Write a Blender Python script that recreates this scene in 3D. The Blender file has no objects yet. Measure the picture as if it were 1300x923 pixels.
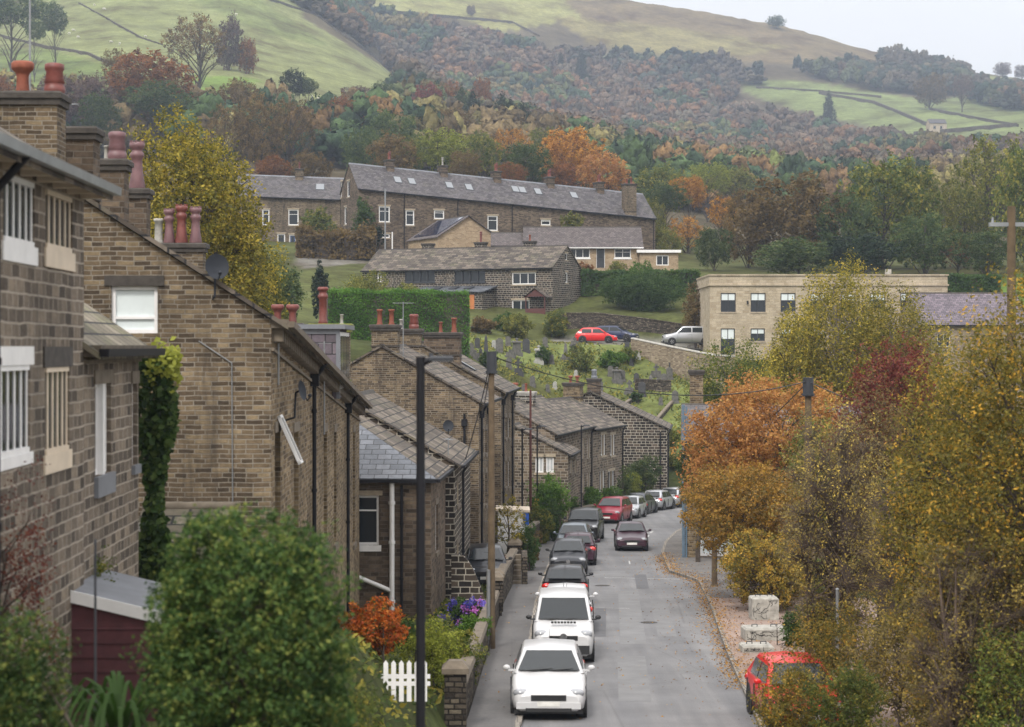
HAZE = .00023; CLOUD = 10.6; EXPO = .72
import bpy, math, random
import numpy as np
from mathutils import Vector, Matrix
sc = bpy.context.scene
COL = sc.collection
F = 2500.0; CX = 650.0; HY = 440.0
R = random.Random(7)
def PX(px, Y): return (px - CX) / F * Y
def PZ(py, Y): return (HY - py) / F * Y

# ------------------------------------------------------------ materials
MATS = {}
class NT:
    def __init__(s, name):
        s.m = bpy.data.materials.new(name); s.m.use_nodes = True
        s.t = s.m.node_tree; s.n = s.t.nodes; s.l = s.t.links
        s.b = s.n['Principled BSDF']
        s.out = s.n['Material Output']
    def node(s, typ, **kw):
        n = s.n.new(typ)
        for k, v in kw.items():
            if k in n.inputs: n.inputs[k].default_value = v
            else: setattr(n, k, v)
        return n
    def link(s, a, b): s.l.new(a, b)
    def noise(s, vec, scale, detail=4, rough=.6):
        n = s.node('ShaderNodeTexNoise'); n.inputs['Scale'].default_value = scale
        n.inputs['Detail'].default_value = detail; n.inputs['Roughness'].default_value = rough
        if vec is not None: s.link(vec, n.inputs['Vector'])
        return n.outputs['Fac']
    def ramp(s, fac, stops, interp='LINEAR'):
        n = s.n.new('ShaderNodeValToRGB'); e = n.color_ramp.elements; n.color_ramp.interpolation = interp
        while len(e) < len(stops): e.new(.5)
        for i, (p, c) in enumerate(stops):
            e[i].position = p; e[i].color = (*c, 1) if len(c) == 3 else c
        s.link(fac, n.inputs[0]); return n.outputs[0]
    def mix(s, fac, a, b, mode='MIX'):
        n = s.n.new('ShaderNodeMix'); n.data_type = 'RGBA'; n.blend_type = mode
        for i, v in ((0, fac), (6, a), (7, b)):
            if isinstance(v, (int, float)): n.inputs[i].default_value = v
            elif isinstance(v, tuple): n.inputs[i].default_value = (*v, 1) if len(v) == 3 else v
            else: s.link(v, n.inputs[i])
        return n.outputs[2]
    def bump(s, h, strength=.4, dist=.02):
        n = s.n.new('ShaderNodeBump'); n.inputs['Strength'].default_value = strength
        n.inputs['Distance'].default_value = dist; s.link(h, n.inputs['Height'])
        s.link(n.outputs[0], s.b.inputs['Normal'])
    def done(s, name=None): MATS[s.m.name] = s.m; return s.m

def plain(name, col, rough=.6, metal=0, var=.25, scale=3., spec=.5, coat=0):
    t = NT(name); tc = t.n.new('ShaderNodeTexCoord')
    f = t.noise(tc.outputs['Object'], scale)
    c = t.ramp(f, [(.25, tuple(x * (1 - var) for x in col)), (.75, tuple(min(1, x * (1 + var * .6)) for x in col))])
    t.link(c, t.b.inputs['Base Color']); t.b.inputs['Roughness'].default_value = rough
    t.b.inputs['Metallic'].default_value = metal; t.b.inputs['Specular IOR Level'].default_value = spec
    t.b.inputs['Coat Weight'].default_value = coat
    return t.done()

def stone(name, stops, mortar, bw=.38, bh=.125, ms=.012, dirt=(.5, 1.0), soot=.5, bumpd=.03):
    t = NT(name); uv = t.n.new('ShaderNodeUVMap').outputs[0]
    nz = t.n.new('ShaderNodeTexNoise'); nz.inputs['Scale'].default_value = 2.2; nz.inputs['Detail'].default_value = 3
    t.link(uv, nz.inputs['Vector'])
    vm = t.n.new('ShaderNodeVectorMath'); vm.operation = 'SCALE'; vm.inputs['Scale'].default_value = .045
    t.link(nz.outputs['Color'], vm.inputs[0])
    va = t.n.new('ShaderNodeVectorMath'); t.link(uv, va.inputs[0]); t.link(vm.outputs[0], va.inputs[1])
    br = t.n.new('ShaderNodeTexBrick'); t.link(va.outputs[0], br.inputs['Vector'])
    br.inputs['Color1'].default_value = (0, 0, 0, 1); br.inputs['Color2'].default_value = (1, 1, 1, 1)
    br.inputs['Mortar'].default_value = (.5, .5, .5, 1); br.inputs['Scale'].default_value = 1
    br.inputs['Mortar Size'].default_value = ms; br.inputs['Mortar Smooth'].default_value = .3
    br.inputs['Brick Width'].default_value = bw; br.inputs['Row Height'].default_value = bh
    br.offset = .43; br.squash = .7; br.squash_frequency = 3
    base = t.ramp(br.outputs['Color'], [(p, tuple(x * k for x, k in zip(c, (.88, .86, .83)))) for p, c in stops])
    n2 = t.noise(uv, 9, 5, .7)
    base = t.mix(1.0, base, t.ramp(n2, [(.25, (.62, .62, .62)), (.75, (1.25, 1.25, 1.25))]), 'MULTIPLY')
    col = t.mix(br.outputs['Fac'], base, mortar)
    n3 = t.noise(uv, .45, 7, .72)
    col = t.mix(1.0, col, t.ramp(n3, [(.32, (dirt[0],) * 3), (.68, (dirt[1],) * 3)]), 'MULTIPLY')
    # vertical rain and soot streaks
    mp = t.n.new('ShaderNodeMapping'); mp.inputs['Scale'].default_value = (1.6, .16, 1); t.link(uv, mp.inputs[0])
    n4 = t.noise(mp.outputs[0], 1.3, 5, .7)
    st = t.ramp(n4, [(.52, (0, 0, 0)), (.72, (soot, soot, soot))])
    col = t.mix(st, col, (.035, .03, .027))
    t.link(col, t.b.inputs['Base Color']); t.b.inputs['Roughness'].default_value = .92
    t.b.inputs['Specular IOR Level'].default_value = .25
    inv = t.node('ShaderNodeMath', operation='MULTIPLY_ADD'); t.link(br.outputs['Fac'], inv.inputs[0]); inv.inputs[1].default_value = -1.0
    t.link(n2, inv.inputs[2]); t.bump(inv.outputs[0], .9, bumpd)
    return t.done()

def slates(name, stops, bw=.4, bh=.26, gap=.014, lichen=(.16, .15, .10), lich=.45, rough=.75, dark=(.02, .02, .022)):
    t = NT(name); uv = t.n.new('ShaderNodeUVMap').outputs[0]
    br = t.n.new('ShaderNodeTexBrick'); t.link(uv, br.inputs['Vector'])
    br.inputs['Color1'].default_value = (0, 0, 0, 1); br.inputs['Color2'].default_value = (1, 1, 1, 1)
    br.inputs['Mortar'].default_value = (.5, .5, .5, 1); br.inputs['Scale'].default_value = 1
    br.inputs['Mortar Size'].default_value = gap; br.inputs['Mortar Smooth'].default_value = .2
    br.inputs['Brick Width'].default_value = bw; br.inputs['Row Height'].default_value = bh
    br.offset = .5; br.squash = 1
    base = t.ramp(br.outputs['Color'], stops)
    n2 = t.noise(uv, 6, 6, .7)
    base = t.mix(1.0, base, t.ramp(n2, [(.3, (.7, .7, .7)), (.7, (1.2, 1.2, 1.2))]), 'MULTIPLY')
    n3 = t.noise(uv, .8, 7, .72)
    base = t.mix(t.ramp(n3, [(.5, (0, 0, 0)), (.68, (lich,) * 3)]), base, lichen)
    n5 = t.noise(uv, 14, 3, .8)
    base = t.mix(t.ramp(n5, [(.64, (0, 0, 0)), (.74, (.6,) * 3)]), base, (.32, .32, .28))
    col = t.mix(br.outputs['Fac'], base, dark)
    t.link(col, t.b.inputs['Base Color']); t.b.inputs['Roughness'].default_value = rough
    t.b.inputs['Specular IOR Level'].default_value = .4
    # each course tilts up to its lower edge
    sp = t.n.new('ShaderNodeSeparateXYZ'); t.link(uv, sp.inputs[0])
    fr = t.node('ShaderNodeMath', operation='DIVIDE'); t.link(sp.outputs[1], fr.inputs[0]); fr.inputs[1].default_value = bh
    f2 = t.node('ShaderNodeMath', operation='FRACT'); t.link(fr.outputs[0], f2.inputs[0])
    a = t.node('ShaderNodeMath', operation='MULTIPLY_ADD'); t.link(f2.outputs[0], a.inputs[0]); a.inputs[1].default_value = -1.0
    t.link(br.outputs['Color'], a.inputs[2])
    b = t.node('ShaderNodeMath', operation='SUBTRACT'); t.link(a.outputs[0], b.inputs[0]); t.link(br.outputs['Fac'], b.inputs[1])
    t.bump(b.outputs[0], .8, .035)
    return t.done()

def glass(name, col=(.02, .025, .03), rough=.06):
    t = NT(name); t.b.inputs['Base Color'].default_value = (*col, 1); t.b.inputs['Roughness'].default_value = rough
    t.b.inputs['Specular IOR Level'].default_value = .5
    return t.done()

def foliage(name, cols, trans=.42):
    t = NT(name); at = t.n.new('ShaderNodeAttribute'); at.attribute_name = 'rnd'
    k = len(cols)
    c = t.ramp(at.outputs['Fac'], [(i / (k - 1) * .8 + .1, cc) for i, cc in enumerate(cols)])
    oi = t.n.new('ShaderNodeObjectInfo')
    hv = t.node('ShaderNodeMapRange'); t.link(oi.outputs['Random'], hv.inputs[0]); hv.inputs[3].default_value = .8; hv.inputs[4].default_value = 1.18
    c = t.mix(1.0, c, hv.outputs[0], 'MULTIPLY')
    t.link(c, t.b.inputs['Base Color']); t.b.inputs['Roughness'].default_value = .65
    t.b.inputs['Specular IOR Level'].default_value = .25
    tr = t.n.new('ShaderNodeBsdfTranslucent'); t.link(c, tr.inputs[0])
    mx = t.n.new('ShaderNodeMixShader'); mx.inputs[0].default_value = trans
    t.link(t.b.outputs[0], mx.inputs[1]); t.link(tr.outputs[0], mx.inputs[2]); t.link(mx.outputs[0], t.out.inputs[0])
    return t.done()

# wall stone
stone('gritstone_tan', [(.0, (.085, .064, .045)), (.3, (.165, .122, .08)), (.7, (.24, .18, .115)), (1., (.36, .28, .175))], (.32, .28, .225), .31, .088, .011, (.5, 1.12), .75)
stone('gritstone_warm', [(.0, (.09, .062, .038)), (.35, (.22, .158, .09)), (.65, (.32, .235, .135)), (1., (.44, .34, .21))], (.33, .28, .21), .30, .095, .011, (.5, 1.1), .6)
stone('gritstone_dark', [(.0, (.022, .019, .018)), (.4, (.05, .041, .035)), (.75, (.09, .072, .058)), (1., (.16, .125, .095))], (.46, .42, .35), .46, .21, .021, (.7, 1.1), .25)
stone('gritstone_near', [(.0, (.09, .075, .062)), (.35, (.18, .148, .118)), (.75, (.255, .21, .165)), (1., (.34, .28, .215))], (.38, .33, .27), .40, .17, .017, (.6, 1.1), .45)
stone('gritstone_brown', [(.0, (.07, .052, .038)), (.4, (.145, .108, .078)), (.75, (.2, .15, .11)), (1., (.26, .2, .14))], (.17, .145, .12), .4, .13, .012, (.65, 1.1), .4)
stone('cottage_stone', [(.0, (.06, .048, .04)), (.4, (.16, .125, .09)), (.75, (.25, .195, .14)), (1., (.34, .27, .2))], (.36, .32, .26), .40, .17, .018, (.6, 1.1), .4)
stone('cream_ashlar', [(.0, (.42, .35, .25)), (.5, (.5, .43, .32)), (1., (.58, .5, .38))], (.34, .3, .24), .6, .25, .008, (.85, 1.06), .12, .01)
stone('tan_reconstituted', [(.0, (.33, .24, .15)), (.5, (.42, .31, .2)), (1., (.5, .39, .26))], (.42, .36, .28), .4, .14, .01, (.85, 1.06), .1, .01)
stone('dry_stone', [(.0, (.05, .042, .035)), (.4, (.12, .1, .08)), (.75, (.2, .17, .13)), (1., (.3, .26, .2))], (.03, .026, .022), .3, .12, .02, (.6, 1.1), .3, .05)
stone('pale_walling', [(.0, (.22, .17, .12)), (.4, (.34, .27, .19)), (.75, (.42, .35, .25)), (1., (.5, .42, .31))], (.22, .19, .15), .35, .13, .015, (.75, 1.08), .2)
# roofs
slates('slate_grey', [(.0, (.045, .04, .044)), (.5, (.078, .07, .075)), (1., (.12, .108, .112))], .4, .3, .012, (.13, .12, .09), .4)
slates('slate_blue', [(.0, (.065, .072, .085)), (.5, (.10, .11, .128)), (1., (.15, .16, .18))], .46, .3, .014, (.2, .2, .19), .15, .5)
slates('slate_purple', [(.0, (.085, .07, .085)), (.5, (.13, .105, .125)), (1., (.185, .15, .175))], .36, .3, .014, (.12, .11, .09), .2)
slates('stone_slates', [(.0, (.045, .036, .03)), (.5, (.098, .08, .064)), (1., (.185, .152, .12))], .62, .36, .022, (.13, .125, .07), .5, .9)
slates('stone_slates_mossy', [(.0, (.08, .07, .05)), (.5, (.15, .13, .095)), (1., (.23, .2, .15))], .5, .32, .025, (.12, .13, .05), .7, .9)
slates('brown_tiles', [(.0, (.06, .047, .045)), (.5, (.09, .072, .068)), (1., (.13, .105, .1))], .33, .3, .016, (.1, .09, .075), .2)
# details
plain('white_paint', (.78, .77, .76), .45, var=.12)
plain('cream_paint', (.62, .52, .40), .6, var=.15)
plain('black_paint', (.010, .010, .013), .6, spec=.25)
plain('dark_grey_frame', (.03, .033, .04), .5)
plain('grey_metal', (.28, .29, .30), .45, .5)
plain('lead_grey', (.17, .18, .2), .55)
plain('sooty_stone', (.06, .052, .045), .95, var=.5, scale=6)
plain('lintel_stone', (.17, .14, .105), .95, var=.4, scale=5)
plain('pale_stone', (.36, .30, .22), .95, var=.3, scale=5)
plain('terracotta', (.235, .07, .04), .8, var=.4, scale=6)
plain('terracotta_glazed', (.17, .045, .035), .5, var=.4, scale=5)
plain('pot_purple', (.16, .08, .085), .5, var=.3, scale=5)
plain('moss', (.16, .17, .04), 1., var=.5, scale=8)
plain('concrete', (.34, .325, .30), .95, var=.3, scale=5)
plain('painted_block', (.38, .365, .325), .9, var=.5, scale=5)
plain('wood_pole', (.12, .085, .05), .95, var=.4, scale=4)
plain('wood_pole_green', (.14, .13, .05), .95, var=.4, scale=4)
plain('wood_red', (.10, .035, .03), .85, var=.3, scale=4)
plain('red_wood', (.085, .025, .03), .8, var=.3, scale=6)
plain('bark', (.075, .058, .045), 1., var=.5, scale=4)
plain('bark_pale', (.22, .19, .16), 1., var=.6, scale=3)
plain('twigs', (.115, .083, .062), 1., var=.4, scale=3)
plain('rubber', (.012, .012, .012), .85)
plain('plastic_black', (.02, .02, .021), .55)
plain('chrome', (.6, .6, .6), .2, 1., .1)
plain('alloy', (.38, .38, .39), .35, .7)
plain('head_lens', (.30, .31, .33), .1, var=.1, coat=1)
plain('red_lens', (.55, .015, .01), .15, var=.1, coat=1)
plain('plate_white', (.75, .74, .7), .5)
plain('plate_yellow', (.7, .5, .06), .5)
plain('orange_door', (.45, .16, .05), .7)
plain('blue_door', (.03, .06, .16), .6)
plain('blue_sign', (.02, .09, .42), .5, var=.1)
plain('dark_door', (.05, .02, .02), .6)
plain('solar', (.012, .02, .06), .12, var=.2, coat=1)
plain('skylight', (.2, .215, .23), .3, var=.05)
plain('blue_cladding', (.10, .15, .2), .5, var=.15)
plain('headstone', (.12, .115, .105), .95, var=.5, scale=5)
plain('headstone_dark', (.05, .05, .052), .8, var=.4, scale=5)
plain('headstone_pale', (.34, .335, .31), .9, var=.35, scale=5)
plain('sheep_wool', (.6, .57, .5), 1., var=.1)
plain('yellow_sign', (.7, .45, .04), .6, var=.1)
plain('van_lime', (.62, .72, .10), .4, var=.05)
glass('window_glass'); glass('car_glass', (.012, .016, .018), .12)
plain('net_curtain', (.5, .52, .53), .35, var=.15, scale=5, coat=.6)
plain('blind_pale', (.66, .72, .72), .4, var=.08, coat=.6)
# foliage
foliage('leaf_yellow_olive', [(.06, .065, .013), (.17, .16, .024), (.34, .28, .035), (.54, .40, .06)])
foliage('leaf_olive', [(.055, .07, .018), (.115, .135, .028), (.20, .20, .04), (.34, .30, .06)])
foliage('leaf_green', [(.018, .04, .01), (.04, .085, .018), (.07, .125, .028), (.11, .16, .04)])
foliage('leaf_bright', [(.035, .08, .012), (.07, .15, .018), (.11, .2, .025), (.15, .25, .035)])
foliage('leaf_hedge', [(.026, .065, .012), (.05, .125, .016), (.08, .175, .02), (.12, .24, .03)])
foliage('leaf_dark', [(.024, .044, .016), (.05, .085, .026), (.085, .12, .035), (.14, .16, .045)])
foliage('leaf_blackgreen', [(.008, .017, .01), (.016, .032, .017), (.025, .045, .022), (.035, .055, .026)])
foliage('leaf_orange', [(.22, .12, .04), (.44, .20, .06), (.58, .28, .08), (.66, .42, .13)])
foliage('leaf_gold_olive', [(.06, .058, .015), (.14, .125, .025), (.25, .20, .035), (.62, .35, .045)])
foliage('leaf_copper_olive', [(.08, .085, .022), (.19, .16, .035), (.36, .25, .04), (.55, .33, .055)])
foliage('leaf_amber_mix', [(.11, .10, .025), (.25, .17, .04), (.46, .25, .05), (.58, .36, .06)])
foliage('leaf_twiggy', [(.12, .10, .06), (.17, .14, .06), (.30, .23, .06), (.62, .45, .09)])
foliage('leaf_bush', [(.018, .042, .012), (.04, .085, .02), (.085, .14, .032), (.24, .26, .06)])
foliage('leaf_amber', [(.13, .06, .012), (.30, .14, .02), (.48, .23, .035), (.58, .33, .06)])
foliage('leaf_rust', [(.07, .035, .016), (.17, .07, .025), (.28, .11, .03), (.36, .16, .05)])
foliage('leaf_brown', [(.055, .042, .018), (.125, .086, .034), (.19, .125, .045), (.26, .18, .065)])
foliage('leaf_redbrown', [(.06, .018, .018), (.13, .03, .026), (.2, .05, .034), (.27, .10, .05)])
foliage('leaf_lime', [(.07, .09, .015), (.16, .19, .025), (.27, .30, .04), (.36, .38, .06)])
foliage('leaf_purplebrown', [(.05, .035, .034), (.09, .06, .055), (.14, .09, .075), (.18, .125, .095)])
foliage('leaf_mixed_green', [(.04, .065, .015), (.09, .125, .026), (.16, .18, .035), (.36, .30, .05)])
foliage('flower_blue', [(.06, .05, .30), (.14, .12, .5), (.28, .14, .48), (.42, .12, .38)], .1)
foliage('leaf_fire', [(.03, .05, .012), (.5, .10, .02), (.62, .2, .03), (.08, .1, .02)])

# ------------------------------------------------------------ mesh builder
class MB:
    def __init__(s): s.v = []; s.f = []; s.mi = []; s.sm = []
    def add(s, vs, fs, mi=0, sm=False):
        b = len(s.v); s.v += [tuple(v) for v in vs]
        for f in fs: s.f.append([b + i for i in f]); s.mi.append(mi); s.sm.append(sm)
    def poly(s, pts, mi=0): s.add(pts, [list(range(len(pts)))], mi)
    def box(s, x0, x1, y0, y1, z0, z1, mi=0, M=None):
        p = [(x0, y0, z0), (x1, y0, z0), (x1, y1, z0), (x0, y1, z0), (x0, y0, z1), (x1, y0, z1), (x1, y1, z1), (x0, y1, z1)]
        if M is not None: p = [M @ Vector(q) for q in p]
        s.add(p, [(0, 3, 2, 1), (4, 5, 6, 7), (0, 1, 5, 4), (1, 2, 6, 5), (2, 3, 7, 6), (3, 0, 4, 7)], mi)
    def hexa(s, p, mi=0):
        s.add(p, [(0, 3, 2, 1), (4, 5, 6, 7), (0, 1, 5, 4), (1, 2, 6, 5), (2, 3, 7, 6), (3, 0, 4, 7)], mi)
    def cbox(s, x0, x1, y0, y1, z0, z1, c, mi=0):   # chamfered on top edges
        z2 = z1 - c
        p = [(x0, y0, z0), (x1, y0, z0), (x1, y1, z0), (x0, y1, z0), (x0, y0, z2), (x1, y0, z2), (x1, y1, z2), (x0, y1, z2),
             (x0 + c, y0 + c, z1), (x1 - c, y0 + c, z1), (x1 - c, y1 - c, z1), (x0 + c, y1 - c, z1)]
        fs = [(0, 3, 2, 1), (8, 9, 10, 11)]
        for i in range(4):
            j = (i + 1) % 4; fs += [(i, j, j + 4, i + 4), (i + 4, j + 4, j + 8, i + 8)]
        s.add(p, fs, mi)
    def cyl(s, p0, p1, r0, r1=None, n=8, mi=0, cap=True, sm=True):
        p0 = Vector(p0); p1 = Vector(p1); r1 = r0 if r1 is None else r1
        d = (p1 - p0)
        if d.length < 1e-6: return
        d.normalize(); a = d.orthogonal().normalized(); b = d.cross(a)
        vs = []
        for p, r in ((p0, r0), (p1, r1)):
            for i in range(n):
                t = 2 * math.pi * i / n; vs.append(p + a * math.cos(t) * r + b * math.sin(t) * r)
        fs = [(i, (i + 1) % n, n + (i + 1) % n, n + i) for i in range(n)]
        s.add(vs, fs, mi, sm)
        if cap:
            s.add(vs[:n], [list(range(n))[::-1]], mi); s.add(vs[n:], [list(range(n))], mi)
    def tube(s, pts, r, n=6, mi=0):
        for a, b in zip(pts, pts[1:]): s.cyl(a, b, r, r, n, mi)
    def lathe(s, prof, c=(0, 0, 0), n=14, mi=0, sm=True):
        vs = []; k = len(prof)
        for (r, z) in prof:
            for i in range(n):
                t = 2 * math.pi * i / n; vs.append((c[0] + r * math.cos(t), c[1] + r * math.sin(t), c[2] + z))
        fs = []
        for j in range(k - 1):
            for i in range(n): fs.append((j * n + i, j * n + (i + 1) % n, (j + 1) * n + (i + 1) % n, (j + 1) * n + i))
        s.add(vs, fs, mi, sm); s.add(vs[-n:], [list(range(n))], mi)
    def ell(s, c, r, nu=10, nv=6, mi=0):
        vs = []; fs = []
        for j in range(nv + 1):
            ph = -math.pi / 2 + math.pi * j / nv
            for i in range(nu):
                t = 2 * math.pi * i / nu
                vs.append((c[0] + r[0] * math.cos(ph) * math.cos(t), c[1] + r[1] * math.cos(ph) * math.sin(t), c[2] + r[2] * math.sin(ph)))
        for j in range(nv):
            for i in range(nu): fs.append((j * nu + i, j * nu + (i + 1) % nu, (j + 1) * nu + (i + 1) % nu, (j + 1) * nu + i))
        s.add(vs, fs, mi, True)
    def build(s, name, mats, parent=None, loc=None):
        if isinstance(mats, str): mats = [mats]
        me = bpy.data.meshes.new(name); me.from_pydata(s.v, [], s.f)
        for m in mats: me.materials.append(MATS[m])
        me.polygons.foreach_set('material_index', s.mi); me.polygons.foreach_set('use_smooth', s.sm)
        uvl = me.uv_layers.new(name='UVMap'); Z = Vector((0, 0, 1))
        uv = np.zeros(len(me.loops) * 2)
        vv = [Vector(v) for v in s.v]
        for p in me.polygons:
            n = p.normal
            if abs(n.z) > .995: t = Vector((1, 0, 0)); b = Vector((0, 1, 0))
            else: t = Z.cross(n).normalized(); b = n.cross(t)
            for li, vi in zip(p.loop_indices, p.vertices):
                q = vv[vi]; uv[2 * li] = q.dot(t) ; uv[2 * li + 1] = q.dot(b)
        uvl.data.foreach_set('uv', uv)
        o = bpy.data.objects.new(name, me); COL.objects.link(o)
        if parent: o.parent = parent
        if loc: o.location = loc
        return o

def tag(o, label=None, cat=None, group=None, kind=None):
    if label: o['label'] = label
    if cat: o['category'] = cat
    if group: o['group'] = group
    if kind: o['kind'] = kind
    return o
def empty(name, loc, rz=0, label=None, cat=None, group=None):
    o = bpy.data.objects.new(name, None); COL.objects.link(o); o.location = loc; o.rotation_euler = (0, 0, rz)
    o.empty_display_size = .3
    return tag(o, label, cat, group)

# ------------------------------------------------------------ the lie of the land
LY = [-20, 24, 45, 55, 72, 85, 98, 107, 116, 126, 134, 140, 146, 152, 156, 160]
LX = [-2.9, -.7, .25, .5, .95, 1.5, 2.15, 2.98, 4.05, 5.5, 7.75, 9.45, 11.5, 14.5, 20, 30]
RY = [-20, 24, 57, 72, 82, 84, 87, 99, 107, 116, 126, 134, 140, 146, 152, 156, 160]
RX = [2.2, 4.4, 6.23, 7.23, 7.75, 7.5, 6.95, 7.5, 8.3, 9.6, 11.6, 14, 16.2, 19, 24, 33, 52]
kL = lambda Y: np.interp(Y, LY, LX)
kR = lambda Y: np.interp(Y, RY, RX)
zr = lambda Y: -7 - .0344 * Y
TC = [-500, 0, 150, 300, 400, 450, 500, 540, 600, 700, 800, 900, 1000, 1100, 1200, 1300, 1800]
TR = {
150: [300, 330, 370, 400, 425, 435, 440, 450, 500, 590, 610, 643, 643, 640, 630, 630, 600],
160: [300, 330, 370, 400, 420, 430, 434, 440, 470, 535, 570, 570, 600, 600, 600, 600, 600],
182: [290, 330, 360, 385, 400, 405, 410, 415, 430, 437, 439, 448, 450, 450, 450, 450, 450],
192: [285, 325, 350, 370, 388, 393, 397, 402, 410, 430, 432, 440, 440, 440, 440, 440, 440],
195: [285, 322, 345, 365, 380, 385, 390, 396, 402, 410, 405, 408, 400, 390, 390, 390, 390],
205: [280, 315, 335, 350, 362, 370, 375, 380, 385, 385, 380, 385, 375, 370, 365, 365, 365],
213: [280, 308, 325, 340, 346, 348, 348, 347, 345, 345, 345, 352, 352, 352, 350, 348, 348],
240: [270, 300, 308, 312, 315, 318, 318, 318, 318, 322, 328, 336, 338, 338, 338, 335, 335],
290: [255, 285, 288, 290, 290, 288, 286, 285, 286, 290, 300, 312, 320, 328, 330, 330, 330],
360: [200, 230, 230, 232, 236, 240, 244, 246, 250, 258, 275, 290, 296, 300, 296, 290, 290],
450: [150, 180, 174, 175, 184, 190, 196, 202, 212, 228, 246, 262, 272, 280, 276, 270, 270],
600: [80, 108, 96, 106, 128, 140, 152, 160, 176, 196, 220, 238, 250, 256, 250, 242, 240],
800: [20, 42, 28, 44, 72, 88, 104, 128, 165, 182, 202, 216, 222, 222, 210, 196, 190],
950: [-30, 0, -30, -30, 16, 50, 98, 128, 152, 168, 186, 200, 204, 200, 184, 170, 165],
1100:[-60, -40, -60, -50, 6, 50, 95, 112, 122, 138, 162, 172, 168, 160, 148, 140, 140],
1250:[-60, -60, -60, -50, 0, 15, 30, 42, 60, 84, 112, 118, 114, 118, 122, 128, 130],
1500:[-60, -60, -60, -60, -50, -45, -40, -35, -28, -15, 0, 15, 34, 62, 88, 99, 125],
1700:[-20, -20, -20, -20, -10, -5, 0, 5, 12, 25, 40, 55, 70, 95, 120, 135, 160],
2600:[200] * 17}
TY = sorted(TR); TA = np.array([TR[y] for y in TY], float)
TZ = (HY - TA) * np.array(TY)[:, None] / F
def sstep(x): x = np.clip(x, 0, 1); return x * x * (3 - 2 * x)
def near(X, Y):
    z = zr(Y); d = kL(Y) - 1.3 - X
    rise = np.clip(d / .5, 0, 1) * .35 + np.clip(d - 5, 0, 30) * .32
    rise = rise + 2.6 * np.clip((d - .3) / 1.2, 0, 1) * np.clip((48 - Y) / 12, 0, 1)
    dr = X - kR(Y) - 7
    rise = rise + np.clip(dr, 0, 40) * .06
    return z + rise
def far(X, Y):
    px = CX + F * X / np.maximum(Y, 1)
    i = int(np.clip(np.searchsorted(TY, Y) - 1, 0, len(TY) - 2))
    t = np.clip((Y - TY[i]) / (TY[i + 1] - TY[i]), 0, 1)
    return np.interp(px, TC, TZ[i]) * (1 - t) + np.interp(px, TC, TZ[i + 1]) * t
def H0(X, Y):
    X = np.asarray(X, float)
    if Y <= 138: z = near(X, Y)
    elif Y >= 152: z = far(X, Y)
    else:
        t = float(sstep((Y - 138) / 14)); z = near(X, Y) * (1 - t) + far(X, max(Y, 150)) * t
    if Y < 165:
        a = np.clip((X - (kL(Y) - 1.75)) / .4, 0, 1) * np.clip(((kR(Y) + 7) - X) / 2, 0, 1) * (1 if Y < 157 else 0)
        z = z * (1 - a) + (zr(Y) - .06) * a
    return z
def H(X, Y): return float(H0(X, Y))
# ------------------------------------------------------------ land sheet
def inpoly(px, py, poly):
    n = len(poly); c = np.zeros(px.shape, bool); j = n - 1
    for i in range(n):
        xi, yi = poly[i]; xj, yj = poly[j]
        k = ((yi > py) != (yj > py)) & (px < (xj - xi) * (py - yi) / ((yj - yi) + 1e-9) + xi)
        c ^= k; j = i
    return c
rows = list(np.arange(-25, 160, 1.0)) + list(np.arange(160, 300, 1.5)) + list(np.arange(300, 1000, 7)) + list(np.arange(1000, 1720, 12)) + [1800, 2000, 2300, 2600]
NU = 300
us = np.linspace(-1, 1, NU); us = np.sign(us) * np.abs(us) ** 1.25
V = []; CO = []
rng = np.random.default_rng(3)
FIELDS = [  # ground colour regions: (colour, outline, depth range)
 ((.155, .172, .075), [(-300, -80), (380, -80), (380, 20), (540, 118), (430, 150), (300, 130), (150, 100), (-300, 110)], (300, 1200)),
 ((.115, .15, .05), [(-300, 62), (60, 62), (130, 82), (160, 108), (130, 128), (-300, 100)], (300, 1200)),
 ((.12, .18, .04), [(240, 95), (330, 100), (300, 150), (230, 130)], (300, 1200)),
 ((.13, .155, .06), [(200, -20), (300, -20), (420, 60), (330, 40)], (300, 1200)),
 ((.20, .2, .08), [(370, -60), (720, -60), (760, 20), (640, 40), (560, 20), (400, 8)], (1000, 1700)),
 ((.13, .10, .055), [(640, -60), (1400, -60), (1400, 120), (1180, 108), (980, 80), (850, 70), (760, 40)], (1000, 1700)),
 ((.17, .15, .065), [(700, 20), (900, 40), (1000, 60), (900, 78), (760, 60)], (1000, 1700)),
 ((.135, .165, .065), [(930, 99), (1040, 105), (1180, 128), (1240, 118), (1400, 128), (1400, 170), (1230, 182), (1150, 172), (1010, 140), (950, 120)], (900, 1600)),
 ((.17, .19, .07), [(1220, 95), (1400, 104), (1400, 126), (1250, 116)], (900, 1600)),
 ((.14, .165, .07), [(735, 68), (800, 70), (805, 86), (740, 84)], (900, 1600)),
]
LANES = [((.16, .155, .15), [(375, 322), (462, 322), (470, 334), (380, 342)], (205, 240)),
         ((.15, .145, .14), [(700, 428), (905, 428), (905, 446), (800, 446), (700, 442)], (183, 193))]
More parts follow.
